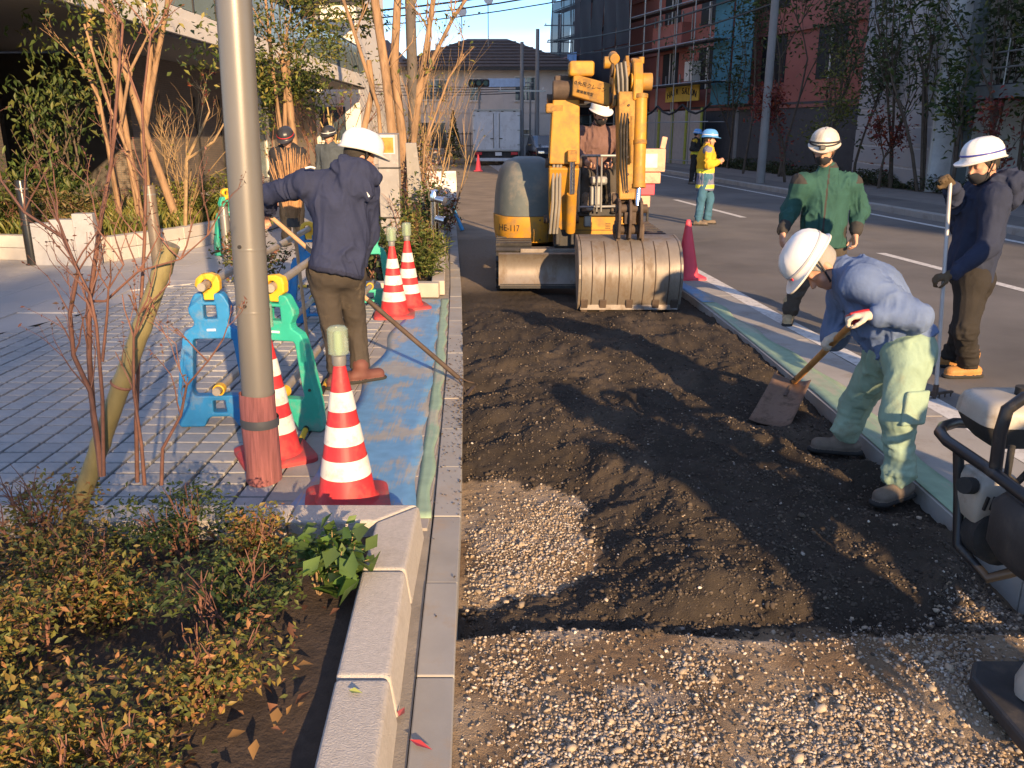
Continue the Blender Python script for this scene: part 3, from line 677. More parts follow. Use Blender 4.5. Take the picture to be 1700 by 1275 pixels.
def person(label, J, cat='person', group=None, jacket=None, trousers=None, boot=None, glove=None, hel=None, stripe=None, hood=None, mask=None, hair=None,
           res=.009, far=False, hem=.13, bulk=1.0, name='person', stripes=None, curl=(.9, .9), palm=(None, None), collar=None, boot_h=.16, z0=0.0, seed=0, legb=1.0, peak=.045, stripe2=None, hup=0.0):
    G = {k: Vector(v) for k, v in J.items()}
    base = Vector(((G['al'].x+G['ar'].x)/2, (G['al'].y+G['ar'].y)/2, z0)) if 'seat' not in J else Vector(J['seat'])
    root = thing(name, label, cat, base, 0, group); o = base
    hf, hu = G['hf'].normalized(), G['hu'].normalized(); hf = (hf-hu*hf.dot(hu)).normalized(); hr = hf.cross(hu); hc = G['hed']
    pel, che, nek = G['pel'], G['che'], G['nek']; lat = (G['sr']-G['sl']).normalized(); spine = (nek-pel).normalized()
    dep = spine.cross(lat).normalized(); plat = (G['hr']-G['hl']).normalized(); pdep = UP.cross(plat).normalized()
    pts = [v for k, v in G.items() if k not in ('hf', 'hu', 'fl', 'fr', 'seat')]
    lo = Vector([min(p[i] for p in pts)-.24 for i in range(3)]); hi = Vector([max(p[i] for p in pts)+.24 for i in range(3)])
    # ---- body: one continuous figure
    f = Field(lo, hi, res); waist = pel.lerp(nek, .35)
    f.cap(pel, waist, .125, .115, .05, (dep, .72)); f.cap(waist, che, .115, .15, .05, (dep, .72)); f.cap(che, nek, .14, .07, .05, (dep, .75))
    f.cap(nek-spine*.02, hc-hu*.05-hf*.02, .058, .055, .02)
    for s, e, w in (('sl', 'el', 'wl'), ('sr', 'er', 'wr')):
        f.cap(G[s], G[e], .05, .04, .03); f.cap(G[e], G[w], .04, .027, .02)
    for h_, k_, a_ in (('hl', 'kl', 'al'), ('hr', 'kr', 'ar')):
        f.cap(G[h_], G[k_], .08, .055, .04); f.cap(G[k_], G[a_], .055, .038, .03)
    f.ell(hc+hu*.03-hf*.012, (.074, .094, .1), (hr, hf, hu), .02); f.ell(hc-hu*.045+hf*.022, (.057, .068, .072), (hr, hf, hu), .03)
    f.cap(hc-hu*.085+hf*.055, hc-hu*.093+hf*.068, .024, .018, .025)
    if not far:
        f.cap(hc+hf*.078+hu*.012, hc+hf*.107-hu*.028, .010, .0145, .012); f.cap(hc+hr*.036+hf*.076+hu*.03, hc-hr*.036+hf*.076+hu*.03, .012, .012, .015)
        for sd in (-1, 1):
            f.ell(hc+hr*sd*.031+hf*.088+hu*.006, (.015, .012, .009), (hr, hf, hu), .01, 'cut'); f.ell(hc+hr*sd*.031+hf*.077+hu*.006, (.012, .012, .011), (hr, hf, hu), .003)
            f.ell(hc+hr*sd*.077-hf*.008-hu*.006, (.009, .02, .032), (hr, hf, hu), .008); f.cap(hc+hr*sd*.048+hf*.058-hu*.03, hc+hr*sd*.03+hf*.07-hu*.045, .018, .015, .02)
        f.cap(hc+hr*.02+hf*.086-hu*.062, hc-hr*.02+hf*.086-hu*.062, .0075, .0075, .01)
    wl, wr = G['wl'], G['wr']
    for i, (w, e, sd) in enumerate(((wl, G['el'], 1), (wr, G['er'], -1))):
        d = (w-e).normalized(); n_ = palm[i] if palm[i] is not None else (-lat if sd < 0 else lat)
        if 'hl_dir' in J and i == 0: d = Vector(J['hl_dir']).normalized()
        if 'hr_dir' in J and i == 1: d = Vector(J['hr_dir']).normalized()
        hand(f, w+d*.015, d, Vector(n_), sd, curl[i], k=.006)
    mats = [m_skin, glove or m_skin]
    def bodycol(fc):
        q = np.zeros(len(fc), int)
        if glove:
            for w, e in ((wl, G['el']), (wr, G['er'])): q[np.linalg.norm(fc-np.array(w), axis=1) < (.20 if far else .165)] = 1
        return q
    smooth_build(f, 'body', None, root, o, it=1, colorfn=bodycol, mats=mats)
    # ---- trousers
    f = Field(lo, hi, res*1.15)
    f.cap(G['hl'].lerp(G['hr'], .1)+UP*.02, G['hr'].lerp(G['hl'], .1)+UP*.02, .112*bulk, .112*bulk, .05, (pdep, 1.0)); f.cap(pel-spine*.05, pel+spine*.04, .142*bulk, .12*bulk, .05, (dep, .78))
    for h_, k_, a_ in (('hl', 'kl', 'al'), ('hr', 'kr', 'ar')):
        sh = (G[k_]-G[a_]).normalized(); f.cap(G[h_], G[k_], .104*legb, .083*legb, .05); f.cap(G[k_], G[a_]+sh*.05, .081*legb, .068*legb, .03); f.cap(G[a_]+sh*.07, G[a_]+sh*.045, .074*legb, .073*legb, .02)
    smooth_build(f, 'trousers', trousers, root, o, amp=.010*bulk, sc=8, st=(1.2, 1.2, .6), seed=seed+1, ankle=min(G['al'].z, G['ar'].z))
    # ---- jacket
    f = Field(lo, hi, res); hc0 = pel-spine*hem
    f.cap(hc0, waist, .18*bulk, .168*bulk, .05, (dep, .86)); f.cap(waist, che, .165*bulk, .19*bulk, .06, (dep, .76)); f.cap(che, nek, .178*bulk, .085, .06, (dep, .74))
    for s, e, w in (('sl', 'el', 'wl'), ('sr', 'er', 'wr')):
        f.cap(che.lerp(nek, .55), G[s], .1, .082*bulk, .05); f.cap(G[s], G[e], .08*bulk, .068*bulk, .05); d = (G[w]-G[e]).normalized(); f.cap(G[e], G[w]-d*.045, .068*bulk, .052*bulk, .03)
        f.cap(G[w]-d*.035, G[w]-d*.02, .05*bulk, .049*bulk, .008)
    f.cap(nek-spine*.03, nek+(hc-nek)*.30, .09, .076, .03)
    if hood:
        bk = -dep if dep.dot(hf) > 0 else dep
        f.ell(nek+bk*.10+spine*.015, (.168, .095, .095), (lat, bk, spine), .014); f.ell(nek+bk*.145-spine*.075, (.128, .062, .10), (lat, bk, spine), .014)
        f.cap(nek+lat*.10+spine*.03, nek-lat*.10+spine*.03+bk*.0, .045, .045, .03); f.ell(nek-bk*.02+spine*.11, (.075, .09, .08), (lat, bk, spine), .02, 'cut')
    else:
        f.ell(nek+(hc-nek)*.34, (.06, .06, .03), (lat, dep, spine), .02, 'cut')
    f.half(hc0, -spine)
    fn = None; jm = jacket if isinstance(jacket, (list, tuple)) else [jacket]
    if stripes: fn = lambda fc: stripes(fc, G, spine)
    jk = smooth_build(f, 'jacket', None, root, o, amp=.016*bulk, sc=8.5, st=(1.25, 1.25, .55), seed=seed, colorfn=fn, mats=jm)
    if not far and collar:
        b = MB(); fd = dep if dep.dot(hf) > 0 else -dep
        a_ = nek+fd*.085-spine*.02; pts_ = [a_-o, (che+fd*.155*bulk)-o, (waist+fd*.152*bulk)-o, (hc0+fd*.146*bulk)-o]; b.tube(pts_, .006, 5); b.build('zip', collar, jk, smooth=60)
    # ---- boots
    for a_, fd in (('al', G['fl']), ('ar', G['fr'])):
        fd = Vector(fd).normalized(); A = G[a_]; g = A.z-.085
        ff = Field(A-Vector((.24, .24, .1)), A+Vector((.24, .24, .22)), res*.8 if not far else res)
        ff.cap(A+UP*(boot_h-.06), A-UP*.02, .06, .052, .02); ff.cap(A-UP*.035-fd*.055, A-UP*.04+fd*.13, .043, .046, .03, (UP, .85)); ff.cap(A-UP*.072-fd*.065, A-UP*.072+fd*.145, .05, .05, .01, (UP, .4)); ff.half((A.x, A.y, g), -UP)
        smooth_build(ff, 'boot', None, root, o, it=1, mats=[boot, m_sole], colorfn=lambda fc, g=g: (fc[:, 2] < g+.028).astype(int))
    # ---- head wear
    if hair:
        ff = Field(hc-Vector((.2,)*3), hc+Vector((.2,)*3), .008); ff.ell(hc+hu*.03-hf*.016, (.082, .1, .104), (hr, hf, hu), 0); ff.half(hc+hf*.03, hf-hu*.55); ff.half(hc-hu*.045, -hu-hf*.2)
        smooth_build(ff, 'hair', hair, root, o, amp=.004, sc=40)
    if hel: 
        h = helmet(root, o, hc, hf, hu, hel, stripe, strap=not far, peak=peak, up=hup)
        if stripe2: stripe2(h, hc-o, hf, hr, hu)
    if mask:
        ff = Field(hc-Vector((.2,)*3), hc+Vector((.2,)*3), .007); ff.ell(hc-hu*.05+hf*.032, (.066, .075, .07), (hr, hf, hu), 0); ff.cap(hc+hf*.09-hu*.015, hc+hf*.1-hu*.04, .018, .022, .02); ff.half(hc+hf*.0, -hf); ff.half(hc-hu*.028, hu)
        smooth_build(ff, 'face_mask', mask, root, o)
    return root
def foot(px, py, z=0.0): return gr(px, py, z)+UP*.085
def stand(x, y, az, h=1.72, arms=((.24, .02, .87), (.24, .02, .87)), z0=0, look=(0, -.2), stride=.06):
    """az: facing angle from +Y towards +X"""
    s = h/1.72; f = Vector((math.sin(az), math.cos(az), 0)); r = f.cross(UP); B = Vector((x, y, z0)); q = lambda a, b_, c: B+r*a*s+f*b_*s+UP*c*s
    la = az+look[0]; hf = Vector((math.sin(la), math.cos(la), look[1]))
    hu = (UP - hf.normalized()*hf.normalized().dot(UP)).normalized()
    J = dict(pel=q(0, 0, .97), che=q(0, .01, 1.28), nek=q(0, 0, 1.45), hed=q(0, .035, 1.6), hf=hf, hu=hu, sl=q(-.185, 0, 1.4), sr=q(.185, 0, 1.4),
             hl=q(-.09, 0, .9), hr=q(.09, 0, .9), kl=q(-.11, stride+.03, .49), kr=q(.11, .03-stride, .49), al=q(-.12, stride, .085), ar=q(.12, -stride, .085), fl=f-r*.2, fr=f+r*.25)
    for sd, k, a in ((-1, 'l', arms[0]), (1, 'r', arms[1])):
        S = J['s'+k]; Wp = q(sd*a[0], a[1], a[2]); J['w'+k] = Wp
        d = (Wp-S); L_ = d.length; up_, lo_ = .285*s, .26*s
        if L_ > up_+lo_-.005: d = d*((up_+lo_-.005)/L_); Wp = S+d; J['w'+k] = Wp; L_ = d.length
        t = (up_**2-lo_**2+L_**2)/(2*L_); hh = math.sqrt(max(0, up_**2-t*t)); pole = (-f*.8+r*sd*.5-UP*.3); pole = (pole-d.normalized()*pole.dot(d.normalized())).normalized()
        J['e'+k] = S+d.normalized()*t+pole*hh
    return J
m_navy = cloth('navy_jacket', (.029, .036, .074)); m_navy2 = cloth('navy_jacket_grey', (.027, .034, .062)); m_brown = cloth('brown_work_trousers', (.058, .049, .041), dirt=((.20, .16, .11), .2, 4))
m_greenj = cloth('green_jacket', (.028, .082, .07)); m_dgrey = cloth('dark_grey_panel', (.045, .042, .04)); m_tro = cloth('grey_trousers', (.07, .06, .05)); m_bltro = cloth('black_trousers', (.03, .027, .025))
m_bluej = cloth('blue_work_jacket', (.125, .175, .295)); m_mint = cloth('mint_trousers', (.26, .36, .275), dirt=((.22, .22, .15), .28, 3.5))
m_boots = mat('tan_boot', (.42, .20, .06), .6, var=.2, vs=14, bump=.3, bs=90); m_bootd = mat('dusty_boot', (.16, .125, .095), .85, var=.25, vs=12, bump=.3); m_bootp = mat('pale_boot', (.42, .31, .17), .7, var=.2, vs=14, bump=.3, bs=90)
m_bootr = mat('red_brown_shoe', (.13, .05, .04), .7, var=.2)
m_glovew = cloth('pale_glove', (.56, .48, .38)); m_gloveb = cloth('black_glove', (.02, .02, .022)); m_glovebr = cloth('brown_glove', (.10, .07, .04))
m_wine = cloth('brown_jacket', (.15, .088, .078)); m_yel = cloth('yellow_jacket', (.60, .36, .03)); m_hiv = mat('reflective_yellow', (.75, .72, .06), .5, var=.05); m_pur = cloth('grey_blue_panel', (.16, .17, .25)); m_jean = cloth('blue_trousers', (.05, .13, .20)); m_zip = mat('zip', (.35, .35, .33), .4, metal=.6)
m_bluestripe = mat('blue_stripe', (.06, .07, .30), .4); m_red = mat('red_paint', (.60, .03, .04), .45); m_white = mat('white_tape', (.75, .74, .72), .6)
# --- man raking, seen from behind
rk0 = at(438, 350, 6.02); rk1 = gr(783, 646, -.04)
ax = (rk1-rk0).normalized(); wr = rk0.lerp(rk1, .42)
J = dict(pel=at(560, 432, 5.6), che=at(563, 332, 5.66), nek=at(584, 292, 5.74), hed=at(597, 262, 5.82), hf=(.78, .42, -.42), hu=(.28, .12, .95),
         sl=at(508, 305, 5.6), el=at(447, 322, 5.74), wl=rk0+Vector((.03, -.02, .0)), sr=at(606, 318, 5.76), er=at(612, 388, 5.85), wr=wr-ax*.0+Vector((0, -.03, .05)), hl_dir=(-.3, .5, -.6), hr_dir=(.1, .5, -.7),
         hl=at(536, 452, 5.6), kl=at(552, 545, 5.66), al=foot(562, 642), hr=at(582, 455, 5.68), kr=at(590, 545, 5.85), ar=foot(600, 634), fl=(.5, .8, 0), fr=(.8, .5, 0))
def navy_detail(fc, G, sp):
    q = np.zeros(len(fc), int); d = (fc-np.array(G['pel'])) @ np.array(sp); q[d < -.075] = 1; return q
P_rake = person('man in navy hooded jacket and white helmet raking beside the left kerb', J, jacket=[m_navy, cloth('navy_hem', (.022, .026, .052))], trousers=m_brown, boot=m_bootr, hel=m_hel, hood=True, hair=m_hair, bulk=1.03, hem=.10, legb=.92, stripes=navy_detail, seed=3, palm=((0, 0, -1), (0, 0, -1)), curl=(1.3, 1.3), boot_h=.1)
jk = [c for c in P_rake.children if c.name.startswith('jacket')][0]
for pp in (((507, 279, 5.5), (516, 277, 5.5), (523, 279, 5.52)), ((608, 316, 5.58), (613, 327, 5.58))):
    b = MB(); b.tube([at(*q)-P_rake.location for q in pp], .006, 5); b.build('reflective_piping', m_white, jk)
# --- man in green
J = dict(pel=at(1366, 398, 7.72), che=at(1372, 322, 7.72), nek=at(1377, 287, 7.72), hed=at(1368, 250, 7.62), hf=(-.40, -.86, -.26), hu=(-.1, -.24, .96),
         sl=at(1412, 306, 7.72), el=at(1427, 350, 7.76), wl=at(1420, 386, 7.6), sr=at(1330, 306, 7.66), er=at(1313, 348, 7.7), wr=at(1300, 383, 7.52), hl_dir=(0, -.2, -1), hr_dir=(-.1, -.3, -1),
         hl=at(1386, 412, 7.74), kl=at(1395, 470, 7.8), al=foot(1400, 545), hr=at(1346, 410, 7.7), kr=at(1327, 468, 7.62), ar=foot(1308, 536), fl=(-.1, -1, 0), fr=(-.35, -.9, 0))
def green_detail(fc, G, sp):
    q = np.zeros(len(fc), int)
    for s, e, w in (('sl', 'el', 'wl'), ('sr', 'er', 'wr')):
        S, E, Wp = np.array(G[s]), np.array(G[e]), np.array(G[w]); de = np.linalg.norm(fc-E, axis=1); q[(de < .075)] = 1
        q[np.linalg.norm(fc-Wp, axis=1) < .10] = 1; d = (fc-S) @ (np.array(Vector(G[s]-G['nek']).normalized())); q[(np.linalg.norm(fc-S, axis=1) < .125) & (fc[:, 2] > S[2]+.01) & (d > -.0)] = 1
    N_ = np.array(G['nek']); q[(np.linalg.norm(fc-N_, axis=1) < .12) & (fc[:, 2] > N_[2]+.045)] = 1
    q[np.abs((fc-N_) @ np.array(Vector((.9, -.35, 0)).normalized())) < .007] = 1
    return q
def lamp(h, hc, hf, hr, hu):
    b = MB(); n = 28
    for zz, tl in ((.03, .0), (.038, .02)):
        b.tube([hc+hr*math.sin(2*math.pi*j/n)*.125+hf*math.cos(2*math.pi*j/n)*.147+hu*(.05+zz+tl*math.cos(2*math.pi*j/n)) for j in range(n+1)], .008, 5)
    b.tube([hc+hf*.145*math.cos(t)+hu*(.05+.138*math.sin(t)) for t in np.linspace(.15, 3.0, 14)], .008, 5); b.build('lamp_band', m_strap, h)
    b = MB(); b.box(hc+hf*.165+hu*.075, (.05, .04, .04)); b.build('headlamp', mat('lamp_body', (.05, .05, .05), .3), h, bevel=.008)
P_green = person('man in green and grey jacket with a head lamp on his scuffed helmet', J, jacket=[m_greenj, m_dgrey], trousers=m_tro, boot=m_bootp, hel=m_helc, mask=m_black, hair=m_hair, stripes=green_detail, seed=11, bulk=1.1, stripe2=lamp, hem=.06, legb=.95, boot_h=.18)
# --- man with the pole, right
tp0 = at(1577, 312, 5.7); tp1 = gr(1551, 662)
J = dict(pel=at(1612, 440, 5.86), che=at(1632, 345, 5.86), nek=at(1646, 304, 5.86), hed=at(1632, 276, 5.82), hf=(-.93, -.3, -.18), hu=(-.2, 0, .98),
         sl=at(1652, 326, 5.66), el=at(1640, 410, 5.6), wl=tp0.lerp(tp1, .415)+Vector((.055, -.02, .02)), sr=at(1622, 322, 6.03), er=at(1592, 372, 6.08), wr=tp0+Vector((.03, .03, .0)), hl_dir=(-1, .1, -.3), hr_dir=(-.6, -.2, .5),
         hl=at(1612, 468, 5.75), kl=at(1602, 550, 5.72), al=foot(1606, 626), hr=at(1622, 468, 5.95), kr=at(1596, 548, 6.0), ar=foot(1580, 610), fl=(-1, -.08, 0), fr=(-.9, .4, 0))
P_navy = person('man in dark navy jacket and white helmet holding a long pole upright', J, jacket=[m_navy2, m_black], trousers=m_bltro, boot=m_boots, glove=m_glovebr, hel=m_hel, stripe=m_bluestripe, hood=True, mask=m_black, hair=m_hair, seed=21, bulk=1.04, hem=.10, palm=((0, .3, -1), (-.5, -.8, 0)), curl=(1.35, 1.3), legb=.95, boot_h=.15)
# --- man shovelling
sh0 = at(1432, 520, 4.02); shb = gr(1316, 636, .08)
ax = (shb-sh0).normalized(); wr = sh0+ax*.52
tz = -.055
J = dict(pel=at(1498, 565, 4.16), che=at(1447, 486, 4.3), nek=at(1410, 455, 4.36), hed=at(1362, 442, 4.40), hf=(-.42, -.12, -.86), hu=(-.84, .05, .5),
         sl=at(1432, 470, 4.13), el=at(1522, 528, 3.96), wl=at(1452, 523, 4.0), sr=at(1402, 490, 4.52), er=at(1386, 560, 4.6), wr=wr+Vector((.045, .0, .045)), hl_dir=(-1, .1, -.05), hr_dir=(-.75, .1, -.4),
         hl=at(1508, 592, 4.03), kl=at(1492, 690, 3.93), al=foot(1490, 828, tz), hr=at(1470, 592, 4.28), kr=at(1420, 672, 4.5), ar=foot(1398, 752, tz), fl=(-.75, -.45, 0), fr=(-.95, .2, 0))
def stick(h, hc, hf, hr, hu):
    for i, (a, z, cc) in enumerate(((.35, .075, (.55, .55, .04)), (-.2, .085, (.6, .03, .05)), (2.0, .07, (.5, .55, .1)))):
        p = hc+hr*math.sin(a)*.116+hf*math.cos(a)*.136+hu*(.05+z*.75); x, y, d = frame_from(hr*math.sin(a)*.8+hf*math.cos(a)*.8+hu*.45)
        b = MB(); b.box(p, (.045, .035, .006), M=Matrix((x, y, d)).transposed()); b.build('sticker', mat('sticker_%s' % 'abc'[i], cc, .5), h)
P_shov = person('man in blue work jacket and mint trousers bending over a shovel', J, jacket=[m_bluej], trousers=m_mint, boot=m_bootd, glove=m_glovew, hel=m_hel, stripe=mat('rim_grey', (.40, .40, .42), .5), hair=m_hairg, seed=31, bulk=1.04, hem=.07, z0=tz, palm=((0, 0, -1), (0, 0, -1)), curl=(1.4, 1.4), stripe2=stick, legb=1.02, boot_h=.12, hup=.022, res=.008)
# --- two men behind the planting
g2 = 'workers talking behind the planting on the left'
J = stand(-3.36, 13.1, R(175), 1.7, look=(.1, -.55)); person('worker in black jacket and dark helmet looking down near the lamp post', J, jacket=[m_black], trousers=m_bltro, boot=m_bootd, hel=m_held, stripe=m_red, hair=m_hair, res=.013, group=g2, seed=41, hood=True)
J = stand(-3.15, 15.2, R(190), 1.72, look=(.1, -.2)); person('worker in dark camouflage jacket and dark helmet behind the raking man', J, jacket=[cloth('camo_jacket', (.07, .085, .10))], trousers=m_bltro, boot=m_bootd, hel=m_held, stripe=m_white, hair=m_hair, res=.013, group=g2, seed=43)
# --- traffic guards
def guard(fc, G, sp):
    d = (fc-np.array(G['pel'])) @ np.array(sp); q = np.zeros(len(fc), int); q[d < .10] = 1; q[(d > .02) & (d < .09)] = 2; q[(d < -.19) & (d > -.26)] = 2
    S = np.array(G['sr']); E = np.array(G['er']); q[(np.linalg.norm(fc-S, axis=1) < .10)] = 1; q[np.linalg.norm(fc-E, axis=1) < .06] = 1
    return q
g3 = 'traffic guards in yellow on the road'
jm = [m_yel, m_pur, m_hiv]
J = stand(3.6, 16.15, R(95), 1.66, arms=((.1, .22, 1.2), (.16, .20, 1.2)), look=(.2, -.05), stride=.1)
person('traffic guard in yellow padded coat with hands at the chest on the near lane', J, jacket=jm, trousers=m_jean, boot=m_bootd, hel=m_helb, stripe=m_white, hair=m_hair, res=.013, group=g3, stripes=guard, hem=.30, bulk=1.08, seed=51, glove=None)
J = stand(6.0, 28.6, R(120), 1.68, arms=((.2, .25, 1.15), (.2, .2, 1.1)), look=(.1, -.1))
person('traffic guard in yellow vest standing further off at the far lane', J, jacket=[m_bltro, m_yel, m_hiv], trousers=m_bltro, boot=m_bootd, hel=m_helb, stripe=m_white, hair=m_hair, res=.015, far=True, group=g3, stripes=guard, hem=.12, seed=53)
# --- digger driver, seated
SEAT = Vector((.98, 10.55, 1.12))
J = dict(pel=at(991, 292, 10.55), che=at(992, 242, 10.5), nek=at(993, 214, 10.48), hed=at(997, 190, 10.38), hf=(.25, -.9, -.3), hu=(.05, -.3, .95), sl=at(1022, 222, 10.5), el=at(1032, 254, 10.4), wl=at(1018, 268, 10.18), sr=at(964, 222, 10.5), er=at(956, 254, 10.4), wr=at(972, 268, 10.15),
         hl=at(1003, 298, 10.5), kl=at(1014, 292, 10.12), al=at(1016, 340, 10.05), hr=at(979, 298, 10.5), kr=at(972, 292, 10.12), ar=at(972, 340, 10.05), fl=(.1, -1, 0), fr=(-.1, -1, 0), seat=at(991, 310, 10.55))
person('digger driver in brown jacket seated behind the boom', J, jacket=[m_wine], trousers=m_tro, boot=m_bootd, hel=m_hel, hair=m_hair, mask=m_black, res=.012, seed=61, hem=.02, bulk=1.02)
# --- colleagues standing out of view to the right of and behind the photographer (their shadows cross the trench)
gs = [c for c in (P_green, P_navy)]
for i, (px_, py_, rz, src) in enumerate(((3.42, 4.35, .3, P_navy), (3.35, 1.05, 1.2, P_green), (2.38, .5, .6, P_navy), (3.2, -.5, -.5, P_green))):
    c = copy_tree(src); c.location = (px_, py_, 0); c.rotation_euler = (0, 0, rz)
    tag(c, ('bystander out of view on the road beside the compacting machine', 'bystander out of view behind the compacting machine', 'bystander out of view at the near end of the trench', 'bystander out of view on the road behind the camera')[i], 'person', 'bystanders casting long shadows')

tq = [q for q in P_shov.children if q.name.startswith('trousers')][0]; o = P_shov.location
hl_, kl_ = at(1508, 592, 4.03), at(1492, 690, 3.93); ax_ = (kl_-hl_).normalized()
b = MB(); pc = hl_.lerp(kl_, .78)+Vector((.03, -.088, 0)); xx_ = Vector((1, .25, 0)).normalized(); b.box(pc-o, (.13, .03, .17), M=Matrix((xx_, ax_.cross(xx_).normalized(), -ax_)).transposed()); b.build('cargo_pocket', m_mint, tq, bevel=.012, seg=3)
# ================================================================== DIGGER
def off(mb, o):
    o = Vector(o); mb.v = [tuple(Vector(p)-o) for p in mb.v]; return mb
m_yellow = mat('machine_yellow', (.46, .22, .02), .5, var=.16, vs=4, bump=.06, bs=60, dirt=((.22, .14, .06), .5, 6))
m_ydirty = mat('machine_yellow_worn', (.36, .18, .025), .6, var=.25, vs=7, bump=.1, bs=60, dirt=((.13, .09, .05), .5, 9))
m_hood = mat('hood_grey', (.10, .115, .11), .6, var=.2, vs=3, dirt=((.22, .19, .15), .45, 3.2))
m_steel = mat('bare_steel', (.22, .19, .16), .52, metal=.35, var=.2, vs=5, stretch=(1, 1, .35), bump=.12, bs=80, dirt=((.17, .125, .085), .5, 7))
m_rust = mat('rusty_steel', (.085, .06, .045), .75, metal=.2, var=.35, vs=9, bump=.3, bs=70)
m_dark = mat('dark_steel', (.035, .033, .032), .6, var=.25, vs=8, bump=.15, bs=60, dirt=((.10, .08, .06), .3, 8))
m_rub = mat('rubber', (.022, .021, .02), .85, var=.3, vs=10, bump=.3, dirt=((.10, .08, .06), .35, 6))
m_tube = mat('grey_tube', (.30, .30, .29), .4, metal=.5, var=.1)
m_chrome = mat('chrome', (.75, .75, .75), .15, metal=1, var=.05)
m_hose = mat('hose', (.22, .20, .17), .7, var=.2)
m_print = mat('black_print', (.015, .015, .015), .6)
X0 = Vector((.88, 10.6, -.075))
ex = thing('excavator', 'yellow mini digger facing the camera with its bucket lowered', 'excavator', X0)
def part(name, mb, m, parent=None, **k): return off(mb, X0).build(name, m, parent or ex, **k)
for xc in (.02, 1.70):
    b = MB(); rings = []; yc0, yc1, r = 9.85, 11.9, .27; zc = -.075+r
    path = [(yc0+(yc1-yc0)*t, zc-r) for t in np.linspace(0, 1, 12)]+[(yc1+r*math.sin(a), zc-r*math.cos(a)) for a in np.linspace(.3, 2.84, 7)]+[(yc1-(yc1-yc0)*t, zc+r) for t in np.linspace(0, 1, 12)]+[(yc0-r*math.sin(a), zc+r*math.cos(a)) for a in np.linspace(.3, 2.84, 7)]
    n = len(path)
    for k, (yy, zz) in enumerate(path):
        cy_, cz_ = yy-(yc0+yc1)/2, zz-zc; nx_, nz_ = (0, -1) if abs(zz-(zc-r)) < 1e-6 else (0, 1) if abs(zz-(zc+r)) < 1e-6 else ((yy-(yc1 if yy > 11 else yc0))/r, (zz-zc)/r)
        rings.append([Vector((xc+s*.2, yy+nx_*q, zz+nz_*q)) for s, q in ((-1, 0), (1, 0), (1, -.05), (-1, -.05))])
    rings.append(rings[0]); b.loft(rings, caps=False)
    belt = part('track', b, m_rub, smooth=40)
    for k, (yy, zz) in enumerate(path):
        nx_, nz_ = (0, -1) if abs(zz-(zc-r)) < 1e-6 else (0, 1) if abs(zz-(zc+r)) < 1e-6 else ((yy-(yc1 if yy > 11 else yc0))/r, (zz-zc)/r)
        b = MB(); b.bar((xc-.205, yy+nx_*.012, zz+nz_*.012), (xc+.205, yy+nx_*.012, zz+nz_*.012), .045 if nx_ else .1, .03, up=Vector((0, nx_, nz_))); off(b, X0).build('track_shoe', m_dark, belt)
    for yy in (yc0, 10.5, 11.2, yc1):
        b = MB(); rr = .2 if yy in (yc0, yc1) else .11; b.cyl((xc-.16, yy, zc-(0 if rr == .2 else .1)), (xc+.16, yy, zc-(0 if rr == .2 else .1)), rr, n=20); off(b, X0).build('roller', m_dark, belt, smooth=40)
b = MB(); b.box((.86, 10.9, .22), (1.3, 1.5, .3)); b.cyl((.86, 10.95, .36), (.86, 10.95, .46), .45, n=28); part('chassis', b, m_dark, bevel=.02)
# blade
b = MB(); pr = []
for x in np.linspace(-.15, 1.86, 14):
    pr.append([Vector((x, y_, z_)) for y_, z_ in ((9.36, .40), (9.44, .33), (9.47, .23), (9.44, .13), (9.37, .05), (9.40, .04), (9.50, .12), (9.53, .23), (9.50, .34), (9.42, .41))])
b.loft(pr); bl = part('blade', b, m_steel, smooth=35)
b = MB(); b.box((.86, 9.39, .04), (1.99, .035, .05)); part('cutting_edge', b, m_dark, bl)
for x in (.3, 1.42):
    b = MB(); b.bar((x, 9.55, .22), (x, 10.3, .22), .12, .14); part('blade_arm', b, m_ydirty, bevel=.012)
b = MB(); b.box((.62, 9.72, .40), (1.05, .2, .05)); part('deck_plate', b, m_steel, bevel=.006)
# house: rounded counterweight body left, platform right
def rrect(cx, cy, hx, hy, z, e=3.2, n=44):
    out = []
    for j in range(n):
        a = 2*math.pi*j/n; c, s = math.cos(a), math.sin(a); out.append(Vector((cx+hx*abs(c)**(2/e)*(1 if c > 0 else -1), cy+hy*abs(s)**(2/e)*(1 if s > 0 else -1), z)))
    return out
b = MB(); b.loft([rrect(.20, 10.98, hx, hy, z) for z, hx, hy in ((.40, .34, .78), (.43, .41, .86), (.55, .43, .9), (.68, .435, .905), (.735, .435, .905))]); hs_ = part('house_base', b, m_yellow, smooth=50)
b = MB(); b.loft([rrect(.20, 10.98, hx, hy, z, 2.9) for z, hx, hy in ((.74, .425, .895), (.9, .42, .89), (1.08, .40, .86), (1.24, .36, .80), (1.34, .29, .70), (1.39, .17, .5), (1.40, .02, .1))]); part('engine_cover', b, m_hood, smooth=60)
tm = text_mesh('fleet_number', 'HE-117', .105, m_print, ex, Matrix.Identity(4), .004)
for v in tm.data.vertices:      # the painted number follows the curve of the body
    x = -.035+v.co.x*.78; u = min(.98, abs(x-.20)/.433); v.co = Vector((x, 10.98-.9*(1-u**3.2)**(1/3.2)-.003-v.co.z*.5, .60+v.co.y))-X0
b = MB(); b.box((.86, 11.35, .62), (1.55, 1.0, .42)); part('rear_house', b, m_yellow, bevel=.05, seg=3)
b = MB(); b.box((1.0, 10.12, .60), (.62, .32, .30)); fp = part('front_panel', b, m_yellow, bevel=.012)
for i, (x, z) in enumerate(((1.12, .67), (1.12, .645), (1.12, .62))):
    b = MB(); b.box((x, 9.958, z), (.06, .006, .008)); part('vent_slot', b, m_print, fp)
